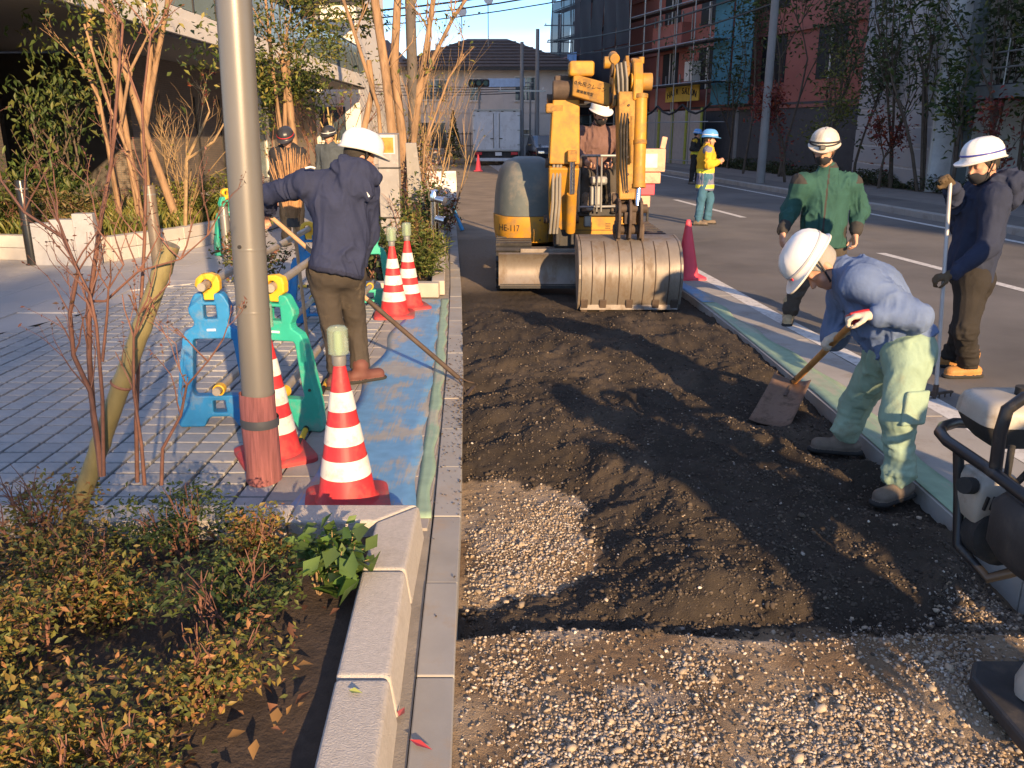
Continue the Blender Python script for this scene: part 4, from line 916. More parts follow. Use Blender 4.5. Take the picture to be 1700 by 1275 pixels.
b = MB(); b.box((.98, 9.957, .598), (.56, .005, .007)); part('panel_seam', b, m_print, fp)
b = MB(); b.box((.88, 9.95, .70), (.09, .03, .13)); part('step', b, m_tube, fp, bevel=.02)
b = MB(); b.box((1.0, 10.3, .81), (.66, .75, .1)); part('floor', b, m_dark, bevel=.01)
b = MB(); b.box((1.0, 10.72, 1.0), (.5, .5, .30)); b.box((1.0, 11.0, 1.4), (.46, .12, .62)); part('seat', b, m_rub, bevel=.04)
b = MB(); b.cyl((.735, 9.93, .74), (.73, 9.95, 1.98), .028, n=12); b.build; part('canopy_post', b, m_tube, smooth=40)
b = MB(); b.cyl((1.32, 9.95, .74), (1.32, 9.97, 1.98), .02, n=12); part('canopy_post', b, m_dark, smooth=40)
b = MB(); b.cyl((.70, 11.25, .7), (.72, 11.2, 2.0), .03, n=12); part('canopy_post', b, m_dark, smooth=40)
b = MB(); b.cyl((1.34, 11.25, .7), (1.34, 11.2, 2.0), .03, n=12); part('canopy_post', b, m_dark, smooth=40)
b = MB(); b.box((1.03, 10.95, 2.02), (.68, .75, .05)); part('canopy_roof', b, m_dark, bevel=.03)
b = MB(); b.tube([(.76, 9.84, .82), (.76, 9.82, 1.40), (.79, 9.82, 1.44), (1.17, 9.82, 1.44), (1.2, 9.82, 1.40), (1.2, 9.84, .82)], .016, 8); part('front_guard', b, m_tube, smooth=40)
for x in (.97, 1.02): b = MB(); b.cyl((x, 9.83, .82), (x-.01, 9.83, 1.43), .011, n=8); part('guard_bar', b, m_tube, smooth=40)
b = MB(); b.tube([(.74, 9.85, .87), (1.24, 9.85, .88)], .014, 8); part('guard_rail', b, m_tube, smooth=40)
for x in (.80, 1.17):
    b = MB(); b.tube([(x, 10.1, .85), (x, 10.05, 1.2), (x, 10.0, 1.36)], [.016, .012, .012], 8); b.lathe([(.012, 0), (.026, .02), (.024, .07), (.01, .09)], (x, 10.0, 1.34), 10); part('control_lever', b, m_rub, smooth=50)
b = MB(); b.box((.97, 10.05, .98), (.15, .12, .24)); b.box((1.0, 10.0, 1.16), (.2, .1, .1)); part('console', b, m_tube, bevel=.03)
b = MB(); b.box((.90, 9.9, .85), (.1, .1, .05)); part('pedal', b, m_tube, bevel=.02)
# swing bracket and boom
b = MB(); b.box((.60, 9.86, .58), (.24, .3, .3)); b.cyl((.60, 9.86, .38), (.60, 9.86, .78), .11, n=20); b.box((.52, 9.72, .56), (.05, .2, .2)); b.box((.69, 9.72, .56), (.05, .2, .2)); part('swing_bracket', b, m_dark, bevel=.012)
P0, P1 = Vector((.56, 9.8, .66)), Vector((.575, 9.56, 2.08))
b = MB(); b.bar(P0, P0.lerp(P1, .5)+Vector((0, -.08, 0)), .27, .24, up=Vector((0, -1, 0)), w1=.33, h1=.36); b.bar(P0.lerp(P1, .5)+Vector((0, -.08, .0015)), P1, .33, .36, up=Vector((0, -1, 0)), w1=.28, h1=.28); bm_ = part('boom', b, m_yellow, bevel=.015)
b = MB(); b.cyl((.66, 9.62, .62), (.655, 9.42, 1.05), .055, n=16); part('boom_cylinder', b, m_yellow, bm_, smooth=40)
b = MB(); b.cyl((.655, 9.42, 1.0501), (.65, 9.38, 1.42), .03, n=14); part('cylinder_rod', b, m_chrome, bm_, smooth=40)
b = MB(); b.box((.645, 9.39, 1.45), (.1, .12, .12)); part('cylinder_mount', b, m_ydirty, bm_, bevel=.01)
for k, x in enumerate((.43, .47, .505)):
    b = MB(); b.tube([(x, 9.62, .6), (x+.02, 9.48, .95), (x+.02, 9.46, 1.3), (x+.05, 9.5, 1.55)], .017, 8); part('hose', b, m_hose, bm_, smooth=60)
b = MB(); b.box((.46, 9.5, 1.94), (.2, .16, .1)); part('work_lamp', b, m_ydirty, bm_, bevel=.02)
b = MB(); b.cyl((.43, 9.44, 2.12), (.72, 9.44, 2.12), .10, n=20); b.box((.555, 9.58, 2.16), (.2, .22, .22)); part('boom_head', b, m_rust, bm_, bevel=.01, smooth=40)
b = MB(); b.box((.72, 9.36, 2.325), (.26, .24, .15)); part('boom_cover', b, m_yellow, bm_, bevel=.03, seg=3)
# offset arm carrying the crane notice
b = MB(); fr = [Vector((x, y_, z)) for x, y_, z in ((.635, 9.26, 2.275), (1.02, 9.18, 2.17), (1.01, 9.18, 1.95), (.625, 9.26, 2.06))]; b.loft([[p+Vector((0, .26, 0)) for p in fr], fr]); oa = part('offset_arm', b, m_ydirty, bm_, bevel=.012)
tx = Vector((.385, -.08, -.10)).normalized(); tz_ = Vector((0, 0, 1)); tz_ = (tz_-tx*tz_.dot(tx)).normalized(); tn = tx.cross(tz_)
M3 = Matrix((tx, tz_, tn)).transposed().to_4x4()
c0 = (fr[0]+fr[1]+fr[2]+fr[3])/4+Vector((0, -.003, 0))
text_mesh('crane_notice', '0.9t吊クレーン', .052, m_print, oa, Matrix.Translation(c0+tz_*.03-tx*.022-X0) @ M3, .003)
text_mesh('crane_notice', '搬機兼用型', .036, m_print, oa, Matrix.Translation(c0-tz_*.045-tx*.06-X0) @ M3, .003)
# knuckle, arm, bucket linkage
def brk(x, pts, th, m, nm, par): b = MB(); b.plate(pts, th, fr=(Vector((x, 0, 0)), Vector((0, 1, 0)), Vector((0, 0, 1)))); return part(nm, b, m, par, bevel=.008)
kn = brk(1.04, [(9.0, 1.95), (9.35, 1.93), (9.42, 2.2), (9.3, 2.42), (9.12, 2.46), (8.98, 2.3)], .035, m_ydirty, 'knuckle_plate', ex)
brk(1.165, [(9.0, 1.98), (9.35, 1.95), (9.42, 2.2), (9.3, 2.40), (9.12, 2.44), (8.98, 2.3)], .035, m_ydirty, 'knuckle_plate', kn)
b = MB()
for y_, z_, r in ((9.08, 2.30, .07), (9.25, 2.10, .08), (9.12, 2.03, .055)): b.cyl((1.0, y_, z_), (1.25, y_, z_), r, n=16)
part('knuckle_pins', b, m_rust, kn, smooth=40)
b = MB(); b.cyl((1.03, 9.02, 2.40), (1.03, 9.2, 2.44), .05, n=14); b.cyl((.93, 9.1, 2.37), (1.05, 9.1, 2.37), .06, n=14); part('knuckle_cylinder', b, m_yellow, kn, smooth=40, bevel=.006)
for k in range(5):
    b = MB(); r0 = random.uniform(-.02, .02); b.tube([(1.05+k*.02, 8.99, 2.36+r0), (1.06+k*.022, 8.93, 2.2), (1.08+k*.02, 8.97, 2.02), (1.10+k*.012, 9.0, 1.82)], .012, 7); part('hose', b, m_rub if k % 2 else m_hose, kn, smooth=60)
b = MB(); b.plate([(8.86, 2.0), (9.1, 2.0), (9.22, 2.2), (9.16, 2.42), (9.03, 2.40), (8.95, 2.36), (8.86, 2.2)], .10, fr=(Vector((1.255, 0, 0)), Vector((0, 1, 0)), Vector((0, 0, 1)))); ah = part('arm_head', b, m_yellow, bevel=.02)
b = MB(); b.cyl((1.19, 8.97, 2.18), (1.40, 8.97, 2.18), .085, n=20); b.cyl((1.3, 9.06, 2.36), (1.3, 9.06, 2.42), .03, n=10); part('arm_pin', b, m_yellow, ah, smooth=40)
A0, A1 = Vector((1.165, 9.05, 2.06)), Vector((1.175, 8.86, 1.02))
b = MB(); b.bar(A0, A1, .20, .32, up=Vector((0, -1, 0)), w1=.17, h1=.24); arm = part('arm', b, m_ydirty, bevel=.012)
b = MB(); b.cyl((1.29, 8.9, 2.04), (1.285, 8.76, 1.16), .062, n=18); part('bucket_cylinder', b, m_yellow, arm, smooth=40)
b = MB(); b.cyl((1.285, 8.76, 1.1599), (1.27, 8.72, .98), .03, n=14); part('cylinder_rod', b, m_chrome, arm, smooth=40)
b = MB(); b.cyl((1.19, 8.78, 1.85), (1.20, 8.74, 1.4), .014, n=8); part('hose', b, m_ydirty, arm, smooth=40)
for x in (1.09, 1.20, 1.31):
    brk(x, [(8.66, 1.02), (8.78, 1.06), (8.95, 1.0), (8.92, .8), (8.80, .62), (8.66, .66), (8.62, .85)], .03, m_rust, 'bucket_link', arm)
b = MB(); b.cyl((1.06, 8.75, .95), (1.38, 8.75, .95), .045, n=16); b.cyl((1.04, 8.78, .74), (1.36, 8.78, .74), .05, n=16); b.box((1.2, 8.74, .86), (.12, .12, .12)); part('link_pins', b, m_rust, arm, smooth=40, bevel=.006)
# bucket seen on its outer back
# panel gaps, bolts and fittings
for x, y_, z in ((.33, 10.075, .70), (.50, 10.10, .70), (.33, 10.075, .47), (.50, 10.10, .47), (.72, 9.955, .72), (1.27, 9.955, .72), (1.27, 9.955, .48), (.72, 9.955, .48)): b = MB(); b.cyl((x, y_-.012, z), (x, y_+.01, z), .010, n=8); part('bolt', b, m_dark, hs_)
b = MB(); b.box((.42, 10.078, .58), (.004, .012, .30)); part('panel_gap', b, m_print, hs_)
b = MB(); b.box((.56, 10.12, .58), (.004, .03, .30)); part('panel_gap', b, m_print, hs_)
for t_ in (.06, .5, .97):
    p_ = P0.lerp(P1, t_)+Vector((0, -.09 if t_ == .5 else -.02, 0)); b = MB(); b.cyl(p_-Vector((.2, 0, 0)), p_+Vector((.2, 0, 0)), .05, n=16); part('pin', b, m_rust, bm_, smooth=40)
b = MB(); b.box((.56, 9.50, 1.28), (.16, .012, .10)); part('warning_decal', b, m_white, bm_)
for s_ in np.linspace(.1, .9, 6):
    p_ = A0.lerp(A1, s_)+Vector((.0, -.163+.03*s_, 0)); b = MB(); b.cyl(p_, p_-Vector((0, .014, 0)), .012, n=8); part('bolt', b, m_rust, arm)
for s_ in (.02, .98):
    p_ = A0.lerp(A1, s_); b = MB(); b.cyl(p_-Vector((.14, 0, 0)), p_+Vector((.14, 0, 0)), .055, n=16); part('pin', b, m_rust, arm, smooth=40)
for s_ in (.0, .5, .98): b = MB(); p_ = Vector((1.29, 8.9, 2.04)).lerp(Vector((1.285, 8.76, 1.16)), s_); b.cyl(p_-Vector((0, .02*.16, .02)), p_+Vector((0, .02*.16, .02)), .07, n=18); part('cylinder_band', b, m_ydirty, arm, smooth=40)
for k in range(3): b = MB(); b.tube([(1.10+.03*k, 8.9, 1.95), (1.09+.03*k, 8.80, 1.7), (1.10+.028*k, 8.78, 1.35), (1.13+.02*k, 8.76, 1.1)], .011, 7); part('hose', b, m_rub, arm, smooth=60)
prof = [(9.02, .66), (8.86, .645), (8.70, .625), (8.56, .55), (8.465, .42), (8.44, .28), (8.47, .14), (8.53, .0), (8.58, -.06)]
BX0, BX1 = .685, 1.715; bk = MB(); nst = 9
inner = [(y_+.022, z_-.012) for y_, z_ in prof[::-1]]
sec = prof+inner
xs = np.linspace(BX0+.02, BX1-.02, 12)
bk.loft([[Vector((x, y_, z_)) for y_, z_ in sec] for x in xs]); bko = part('bucket', bk, m_steel, smooth=45)
for k in range(1, 8):
    x = BX0+(BX1-BX0)*(k/8)+random.uniform(-.012, .012); b = MB(); ring = []
    for i, (y_, z_) in enumerate(prof[2:8]):
        a, c = prof[1+i], prof[3+i] if 3+i < len(prof) else prof[-1]; t = Vector((0, c[0]-a[0], c[1]-a[1])).normalized(); n_ = Vector((0, t.z, -t.y)); n_ = -n_ if n_.y > 0 else n_
        ring.append([Vector((x-.006, y_, z_))+n_*.001, Vector((x, y_, z_))+n_*.006, Vector((x+.006, y_, z_))+n_*.001, Vector((x, y_, z_))-n_*.004])
    b.loft(ring); part('weld_seam', b, m_rust, bko)
for x, sgn in ((BX0, 1), (BX1, -1)):
    b = MB(); b.plate([(y_, z_) for y_, z_ in prof]+[(8.72, .02), (8.92, .3), (9.06, .52)], .028, fr=(Vector((x, 0, 0)), Vector((0, 1, 0)), Vector((0, 0, 1)))); part('side_plate', b, m_steel, bko, bevel=.006)
b = MB(); b.box((1.2, 8.545, .005), (1.0, .022, .13), rx=R(-24)); part('lip_plate', b, m_steel, bko, bevel=.004)
for x in (.74, .93, 1.2, 1.47, 1.66):
    b = MB(); b.bar((x, 8.515, .06), (x, 8.56, -.15), .075, .05, up=Vector((0, -1, 0)), w1=.06, h1=.018); part('tooth', b, m_rust, bko, bevel=.006)
for x in (1.08, 1.34):
    brk(x, [(8.70, .62), (9.0, .65), (8.9, .82), (8.74, .80)], .03, m_rust, 'bucket_ear', bko)

# ================================================================== TOOLS IN HAND
m_wood = mat('wood_handle', (.52, .24, .07), .55, var=.25, vs=10, stretch=(1, 1, .2), bump=.1, dirt=((.25, .14, .06), .25, 8)); m_wood2 = mat('pale_wood', (.45, .28, .15), .7, var=.2, vs=10, dirt=((.2, .13, .08), .3, 9))
rt = thing('rake', 'long wooden rake reaching from the hooded man to the soil edge', 'rake', rk1)
d = (rk1-rk0).normalized(); o = rk1
off(MB().tube([rk0-d*.25, rk0.lerp(rk1, .5)], .016, 10), o).build('handle', m_wood2, rt, smooth=50)
off(MB().tube([rk0.lerp(rk1, .4985), rk1-d*.12], .0175, 10), o).build('sleeve', m_rust, rt, smooth=50)
side = d.cross(UP).normalized()
b = MB()
for s in (-1, 1): b.tube([rk1-d*.14, rk1-d*.06+side*s*.06, rk1+side*s*.14], .006, 6)
off(b, o).build('brace', m_rust, rt, smooth=50)
h = off(MB().bar(rk1-side*.17, rk1+side*.17, .022, .012), o).build('head', m_rust, rt)
for k in range(10):
    p = rk1+side*(-.16+.32*k/9); off(MB().tube([p, p-UP*.05+d*.01], [.006, .003], 5), o).build('tine', m_rust, h)
st = thing('shovel', 'square shovel with red grip held low over the soil', 'shovel', shb); o = shb
d = (shb-sh0).normalized()
off(MB().tube([sh0+d*.13, sh0.lerp(shb, .5), shb-d*.06], [.018, .02, .021], 12), o).build('shaft', m_wood, st, smooth=50)
gside = Vector((.45, -.75, .5)); gside = (gside-d*gside.dot(d)).normalized()
b = MB(); b.tube([sh0+d*.14, sh0+d*.10+gside*.035, sh0+d*.03+gside*.062, sh0-d*.012+gside*.055, sh0-d*.02, sh0-d*.012-gside*.055, sh0+d*.03-gside*.062, sh0+d*.10-gside*.035, sh0+d*.1395], [.018, .014, .012, .012, .013, .012, .012, .014, .018], 10); off(b, o).build('grip', mat('red_grip', (.45, .025, .03), .4, var=.1), st, smooth=50)
off(MB().cyl(sh0+d*.12, sh0+d*.22, .022, .0205, n=12), o).build('grip_collar', MATS['red_grip'], st, smooth=50)
q = [gr(1287, 629, .085), gr(1347, 643, .085), gr(1311, 713, -.055), gr(1243, 700, -.055)]
V = []; F = []; nu, nv = 11, 9
nrm = (q[1]-q[0]).cross(q[3]-q[0]).normalized(); nrm = nrm if nrm.z > 0 else -nrm
for j in range(nv):
    for i in range(nu):
        u, v = i/(nu-1), j/(nv-1); p = q[0].lerp(q[1], u).lerp(q[3].lerp(q[2], u), v); lift = .035*abs(2*u-1)**2.5*(1-.5*v)+.02*(1-v)**4-.02*math.exp(-((u-.5)/.09)**2)*max(0, .5-v)
        V.append(p+nrm*lift-o)
for j in range(nv-1):
    for i in range(nu-1): F.append((j*nu+i, j*nu+i+1, (j+1)*nu+i+1, (j+1)*nu+i))
bl = nmesh('blade', V, F, mat('shovel_steel', (.19, .12, .08), .6, metal=.4, var=.3, vs=12, bump=.2, dirt=((.09, .065, .045), .5, 12)), st, smooth=60); bl.modifiers.new('t', 'SOLIDIFY').thickness = .004
off(MB().tube([shb-d*.16, shb, q[0].lerp(q[1], .5).lerp(q[3].lerp(q[2], .5), .35)+nrm*.005], [.023, .024, .012], 12), o).build('socket', m_rust, st, smooth=50)
pt = thing('levelling_rake', 'slim grey upright pole tool held by the man on the road', 'rake', tp1)
off(MB().cyl(tp0+(tp0-tp1).normalized()*.06, tp1+UP*.09, .0135, n=10), tp1).build('handle', mat('pale_pole', (.42, .40, .38), .5, metal=.3), pt, smooth=50)
off(MB().tube([tp1+UP*.10, tp1+UP*.05, tp1+Vector((-.02, 0, .015))], [.017, .02, .03], 8), tp1).build('socket', m_rust, pt, smooth=50)
hd = off(MB().bar(tp1+Vector((-.16, -.06, .035)), tp1+Vector((.14, .05, .035)), .02, .014), tp1).build('head', m_rust, pt)
for k in range(7):
    p = tp1+Vector((-.15+.28*k/6, -.055+.1*k/6, .03)); off(MB().tube([p, p-UP*.028], [.006, .004], 5), tp1).build('tine', m_rust, hd)
bo = at(487, 372, 6.75); bt = at(478, 246, 6.75)
br = thing('bamboo_broom', 'upturned twig broom standing bristles up behind the raking man', 'broom', Vector((bo.x+.05, bo.y, 0)))
V = MB(); o = br.location
for k in range(170):
    a = random.uniform(0, 6.28); r0 = .045*math.sqrt(random.random()); r1 = .17*math.sqrt(random.random()); hgt = random.uniform(.62, 1.02)
    p0 = bo+Vector((r0*math.cos(a), r0*math.sin(a), 0)); p1 = bo+(bt-bo)*hgt+Vector((r1*math.cos(a), r1*math.sin(a)*.6, 0)); V.tube([p0, p0.lerp(p1, .5)+Vector((0, 0, .02)), p1], [.0032, .0026, .0014], 3, caps=False)
tag(off(V, o).build('bristles', mat('broom_twig', (.40, .22, .10), .9, var=.3, vs=30), br), kind='stuff')
off(MB().cyl((bo.x+.05, bo.y, .0), bo+UP*.1, .014, n=8), o).build('handle', m_wood2, br, smooth=40); off(MB().cyl(bo-UP*.02, bo+UP*.05, .05, .052, n=14), o).build('binding', m_dark, br, smooth=40)

# ================================================================== TAMPING RAMMER
rr0 = Vector((1.60, 2.25, -.03)); rm = thing('tamping_rammer', 'grey and black tamping rammer cut off by the right picture edge', 'rammer', rr0)
def rp_(name, mb, m, parent=None, **k): return off(mb, rr0).build(name, m, parent or rm, **k)
m_frame = mat('black_tube', (.018, .018, .02), .35, var=.15, dirt=((.10, .08, .06), .2, 9)); m_shell = mat('grey_shell', (.36, .33, .28), .42, var=.12, vs=5, dirt=((.17, .135, .10), .35, 6), coat=.15)
b = MB(); sole = [(-.13, -.2), (.15, -.2), (.15, .12), (.1, .2), (-.08, .2), (-.13, .12)]; b.plate(sole, .05, fr=(Vector((1.60, 2.2, .02)), Vector((1, 0, 0)), Vector((0, 1, 0)))); rp_('foot_plate', b, m_dark, bevel=.012)
b = MB(); b.lathe([(.085, 0), (.09, .05), (.075, .09), (.062, .14), (.06, .26), (.075, .28), (.075, .3)], (1.64, 2.2, .04), 24, axis=Vector((.10, .18, .9))); rp_('leg', b, m_shell, smooth=40)
b = MB(); pr = []
for k in range(17): pr.append((.082 if k % 2 else .098, .31+.012*k))
b.lathe(pr, (1.64, 2.2, .04), 24, axis=Vector((.10, .18, .9))); rp_('bellows', b, mat('orange_rubber', (.45, .10, .02), .6), smooth=30)
b = MB(); b.loft([rrect(1.74, 2.50, hx, hy, z, 4, 32) for z, hx, hy in ((.33, .10, .12), (.38, .13, .15), (.52, .13, .15), (.56, .10, .12))]); rp_('gearbox', b, m_dark, smooth=50)
b = MB(); b.loft([rrect(1.71, 2.80, hx, hy, z, 6, 36) for z, hx, hy in ((.36, .05, .06), (.385, .075, .085), (.46, .082, .088), (.525, .078, .085), (.55, .065, .07), (.556, .04, .05))]); en = rp_('engine_cover', b, m_shell, smooth=50)
for k in (0, 1):
    b = MB(); b.box((1.655+k*.024, 2.698, .47), (.008, .01, .05), ry=R(12)); rp_('vent_slot', b, m_print, en)
b = MB(); b.cyl((1.62, 2.74, .52), (1.58, 2.72, .53), .03, n=14); rp_('filter_cap', b, m_rub, en, smooth=40)
b = MB(); b.lathe([(.05, -.08), (.09, -.07), (.095, .03), (.06, .05)], (1.72, 2.72, .33), 20, axis=Vector((0, -1, .2))); rp_('recoil_housing', b, m_rub, en, smooth=40)
b = MB(); b.loft([rrect(1.86, 2.98, hx, hy, z, 6, 40) for z, hx, hy in ((.60, .09, .09), (.63, .12, .11), (.675, .145, .125), (.69, .15, .13))]); tk = rp_('tank_base', b, m_dark, smooth=50)
b = MB(); b.loft([rrect(1.86, 2.98, hx, hy, z, 6, 40) for z, hx, hy in ((.692, .155, .135), (.735, .152, .132), (.765, .14, .12), (.778, .12, .10), (.78, .05, .05))]); rp_('fuel_tank', b, m_shell, smooth=60)
b = MB(); b.cyl((1.90, 2.98, .775), (1.90, 2.98, .81), .035, n=16); rp_('tank_cap', b, m_rub, smooth=40)
H = [at(1618, 703, 3.22), at(1585, 702, 3.18), at(1566, 708, 3.10), at(1560, 718, 3.0), at(1572, 732, 2.92), at(1640, 778, 2.7), at(1712, 832, 2.45), at(1790, 880, 2.3), at(1860, 860, 2.4), at(1880, 800, 2.7), at(1840, 730, 3.05), at(1720, 703, 3.22), at(1618, 703, 3.22)]
b = MB(); b.tube(H, .021, 12); hn = rp_('handle_frame', b, m_frame, smooth=60)
b = MB(); b.tube([at(1591, 744, 2.87), at(1592, 820, 2.85), at(1590, 905, 2.78), at(1640, 960, 2.65), at(1720, 940, 2.6)], .019, 12); rp_('guard_tube', b, m_frame, hn, smooth=60)
b = MB(); b.tube([at(1652, 782, 2.67), at(1660, 720, 2.67), at(1672, 680, 2.67), at(1700, 660, 2.66), at(1760, 655, 2.62), at(1820, 700, 2.5), at(1825, 850, 2.35)], .021, 12); rp_('lifting_hoop', b, m_frame, hn, smooth=60)
b = MB(); b.tube([at(1680, 740, 2.75), at(1672, 790, 2.7), at(1690, 800, 2.72), at(1720, 770, 2.7)], .012, 8); rp_('throttle_cable', b, m_rub, hn, smooth=60)
# ================================================================== CONES, BARRIERS, POSTS
m_cred = mat('cone_red', (.55, .03, .035), .5, var=.14, vs=9, dirt=((.32, .08, .06), .38, 9)); m_cpink = mat('cone_pink', (.72, .07, .10), .5, var=.08); m_cwhite = mat('cone_white', (.70, .68, .62), .35, var=.05, dirt=((.42, .36, .29), .36, 10))
m_base = mat('cone_base', (.42, .05, .05), .7, var=.2, dirt=((.16, .12, .10), .35, 8))
def glass(name, col, rough=.15, alpha=.4):
    m = bpy.data.materials.new(name); m.use_nodes = True; t = m.node_tree; p = t.nodes['Principled BSDF']; p.inputs['Base Color'].default_value = (*col, 1); p.inputs['Roughness'].default_value = rough
    p.inputs['Specular IOR Level'].default_value = .6; p.inputs['Alpha'].default_value = alpha; MATS[name] = m; return m
m_lens = glass('clear_lens', (.36, .45, .34), .12, .45)
CR = lambda z: .145-(.145-.03)*z/.68
def cone(label, loc, group, bands=True, light=True, body=None, rz=0, s=1.0, tilt=(0, 0)):
    t = thing('traffic_cone', label, 'traffic cone', loc, rz, group); t.scale = (s, s, s); t.rotation_euler = (tilt[0], tilt[1], rz); body = body or m_cred
    b = MB(); b.lathe([(.155, .03), (CR(.05), .05), (CR(.68), .68), (CR(.68)*.8, .695), (CR(.68)*.6, .70)], n=32); b.build('cone_body', body, t, smooth=40)
    b = MB(); b.loft([rrect(0, 0, h, h, z, 8, 32) for z, h in ((0, .2), (.022, .2), (.032, .185))]); b.build('base', m_base if body is m_cred else body, t, smooth=40)
    if bands:
        for z0, z1 in ((.16, .25), (.32, .41), (.48, .57)):
            b = MB(); b.lathe([(CR(z0)+.0025, z0), (CR(z1)+.0025, z1)], n=32, caps=False); o = b.build('reflective_band', m_cwhite, t, smooth=60)
    if light:
        b = MB(); b.lathe([(.030, .69), (.033, .70), (.033, .735), (.026, .74)], n=20); l = b.build('lamp_socket', m_tube, t, smooth=40)
        b = MB(); pr = [(.03, .738)]+[(.046+.002*(k % 2), .745+.0075*k) for k in range(16)]+[(.035, .872), (.01, .876)]; b.lathe(pr, n=24); b.build('lamp_lens', m_lens, l, smooth=50)
        b = MB(); b.lathe([(.012, .74), (.02, .76), (.018, .84), (.008, .85)], n=12); b.build('lamp_core', mat('lamp_core', (.30, .45, .25), .4), l, smooth=40)
    return t
g = 'red and white banded cones with clear lamps'
cone('banded red cone with clear lamp, nearest of them beside the lamp post', (-.79, 3.72, .0), g, rz=.2)
cone('banded red cone mostly hidden behind the grey lamp post', (-1.30, 4.33, 0), g, rz=.5, s=.98)
cone('banded red cone of the pair behind, the front one on the blue sheet', gr(655, 524), g, rz=.1, s=.97)
cone('banded red cone of the pair behind, the rear one by the shrubs', gr(677, 514)+Vector((0, .12, 0)), g, rz=.4, s=.97)
cone('plain pink cone on the gutter beside the digger bucket', gr(1140, 462), 'plain pink cones', False, False, m_cpink, .1, tilt=(0, -.03))
cone('small plain pink cone far off behind the white truck', gr(794, 284), 'plain pink cones', False, False, m_cpink)
m_bblue = mat('barrier_blue', (.02, .19, .43), .5, var=.2, vs=4, bump=.1, bs=40, dirt=((.16, .22, .28), .4, 7)); m_bgreen = mat('barrier_green', (.03, .36, .25), .5, var=.2, vs=4, bump=.1, bs=40, dirt=((.20, .32, .25), .4, 7)); m_clamp = mat('clamp_yellow', (.75, .42, .03), .45, var=.1)
m_pipe = mat('pipe_galvanised', (.38, .34, .28), .5, metal=.35, var=.15, vs=6, dirt=((.30, .22, .15), .3, 9))
def circ(cx, cy, r, n=18, a0=0): return [(cx+r*math.cos(a0+2*math.pi*k/n), cy+r*math.sin(a0+2*math.pi*k/n)) for k in range(n)]
def barrier(label, loc, rz, m, group, clamp=True):
    t = thing('barrier_stand', label, 'barrier', loc, rz, group)
    outl = [(-.25, .015), (-.24, 0), (-.10, 0), (-.075, .05), (-.05, .062), (.05, .062), (.075, .05), (.10, 0), (.24, 0), (.25, .015), (.245, .16), (.175, .545), (.155, .59), (.10, .625), (.098, .65), (.122, .70), (.122, .73), (.088, .80), (.075, .815), (.035, .815), (.03, .80), (.03, .765), (-.03, .765), (-.03, .80), (-.035, .815), (-.075, .815), (-.088, .80), (-.122, .73), (-.122, .70), (-.098, .65), (-.10, .625), (-.155, .59), (-.175, .545), (-.245, .16)]
    h1 = [(-.105, .545), (.105, .545), (.115, .53), (.135, .32), (.15, .22), (.135, .195), (-.135, .195), (-.15, .22), (-.135, .32), (-.115, .53)]; h2 = [(-.038, .665), (.038, .665), (.036, .745), (-.036, .745)]; h3 = [(-.04, .09), (.04, .09), (.035, .165), (-.035, .165)]
    b = MB(); b.plate(outl, .075, [h1, h2, h3]); fr = b.build('stand', m, t, bevel=.012, seg=3)
    for sx in (-1, 1):
        b = MB(); b.box((sx*.2, -.0, .35), (.02, .088, .28), ry=-sx*R(10)); b.build('rib', m, fr, bevel=.006)
        b = MB(); b.cyl((sx*.19, -.043, .26), (sx*.19, .043, .26), .009, n=10); b.build('bolt', m_dark, fr)
    b = MB(); b.box((0, -.0395, .60), (.05, .004, .012)); b.build('sticker', m_white, fr)
    if clamp:
        o2 = [(-.075, .86), (-.062, .90), (-.03, .925), (.02, .93), (.06, .915), (.07, .88), (.068, .83), (.04, .81), (.035, .775), (-.028, .775), (-.03, .815)]
        b = MB(); b.plate(o2, .06, [circ(-.005, .865, .03)]); b.build('clamp', m_clamp, t, bevel=.008)
        b = MB(); b.plate(circ(0, .225, .036, 20), .06, [circ(0, .225, .0255, 16)]); b.build('lower_clamp', m_clamp, t, bevel=.005)
    return t
g = 'plastic barrier stands holding the pipes'
B1 = (-1.76, 4.85, 0); B2 = (-1.36, 4.80, 0)
barrier('blue barrier stand with yellow clamp, nearest on the grey pavers', B1, R(4), m_bblue, g)
barrier('bright green barrier stand half hidden by the lamp post', B2, R(-14), m_bgreen, g)
barrier('blue barrier stand further back behind the raking man', (-1.84, 7.7, 0), R(6), m_bblue, g)
barrier('green barrier stand between the raking man and the pair of cones', (-1.42, 8.35, 0), R(10), m_bgreen, g)
barrier('small looking teal barrier stand by the low stone wall', (-4.05, 12.2, 0), R(50), m_bgreen, g)
g = 'horizontal pipes between barrier stands'
def pipe(label, a, b_):
    t = MB(); a, b_ = Vector(a), Vector(b_); t.cyl(a-a, b_-a, .0243, n=14); o = t.build('barrier_pipe', m_pipe, None, smooth=40, loc=a); tag(o, label, 'pipe', g); return o
pipe('upper grey pipe running back from the near blue barrier', (B1[0], B1[1]-.12, .865), (-1.84, 8.0, .865)); pipe('lower grey pipe running back from the near blue barrier', (B1[0], B1[1]-.06, .225), (-1.84, 8.0, .225))
pipe('upper grey pipe running back from the near green barrier', (B2[0], B2[1]-.1, .865), (-1.42, 8.6, .865)); pipe('lower grey pipe running back from the near green barrier', (B2[0], B2[1]-.05, .225), (-1.42, 8.6, .225))
def tiger(label, a, b_):
    a, b_ = Vector(a), Vector(b_); t = thing('striped_bar', label, 'bar', a, 0, 'yellow and black cone bars')
    n = 9
    for k in range(n): MB().cyl((b_-a)*(k/n)+UP*.02, (b_-a)*((k+.999)/n)+UP*.02, .017, n=12).build('bar_section', m_clamp if k % 2 else m_print, t, smooth=40)
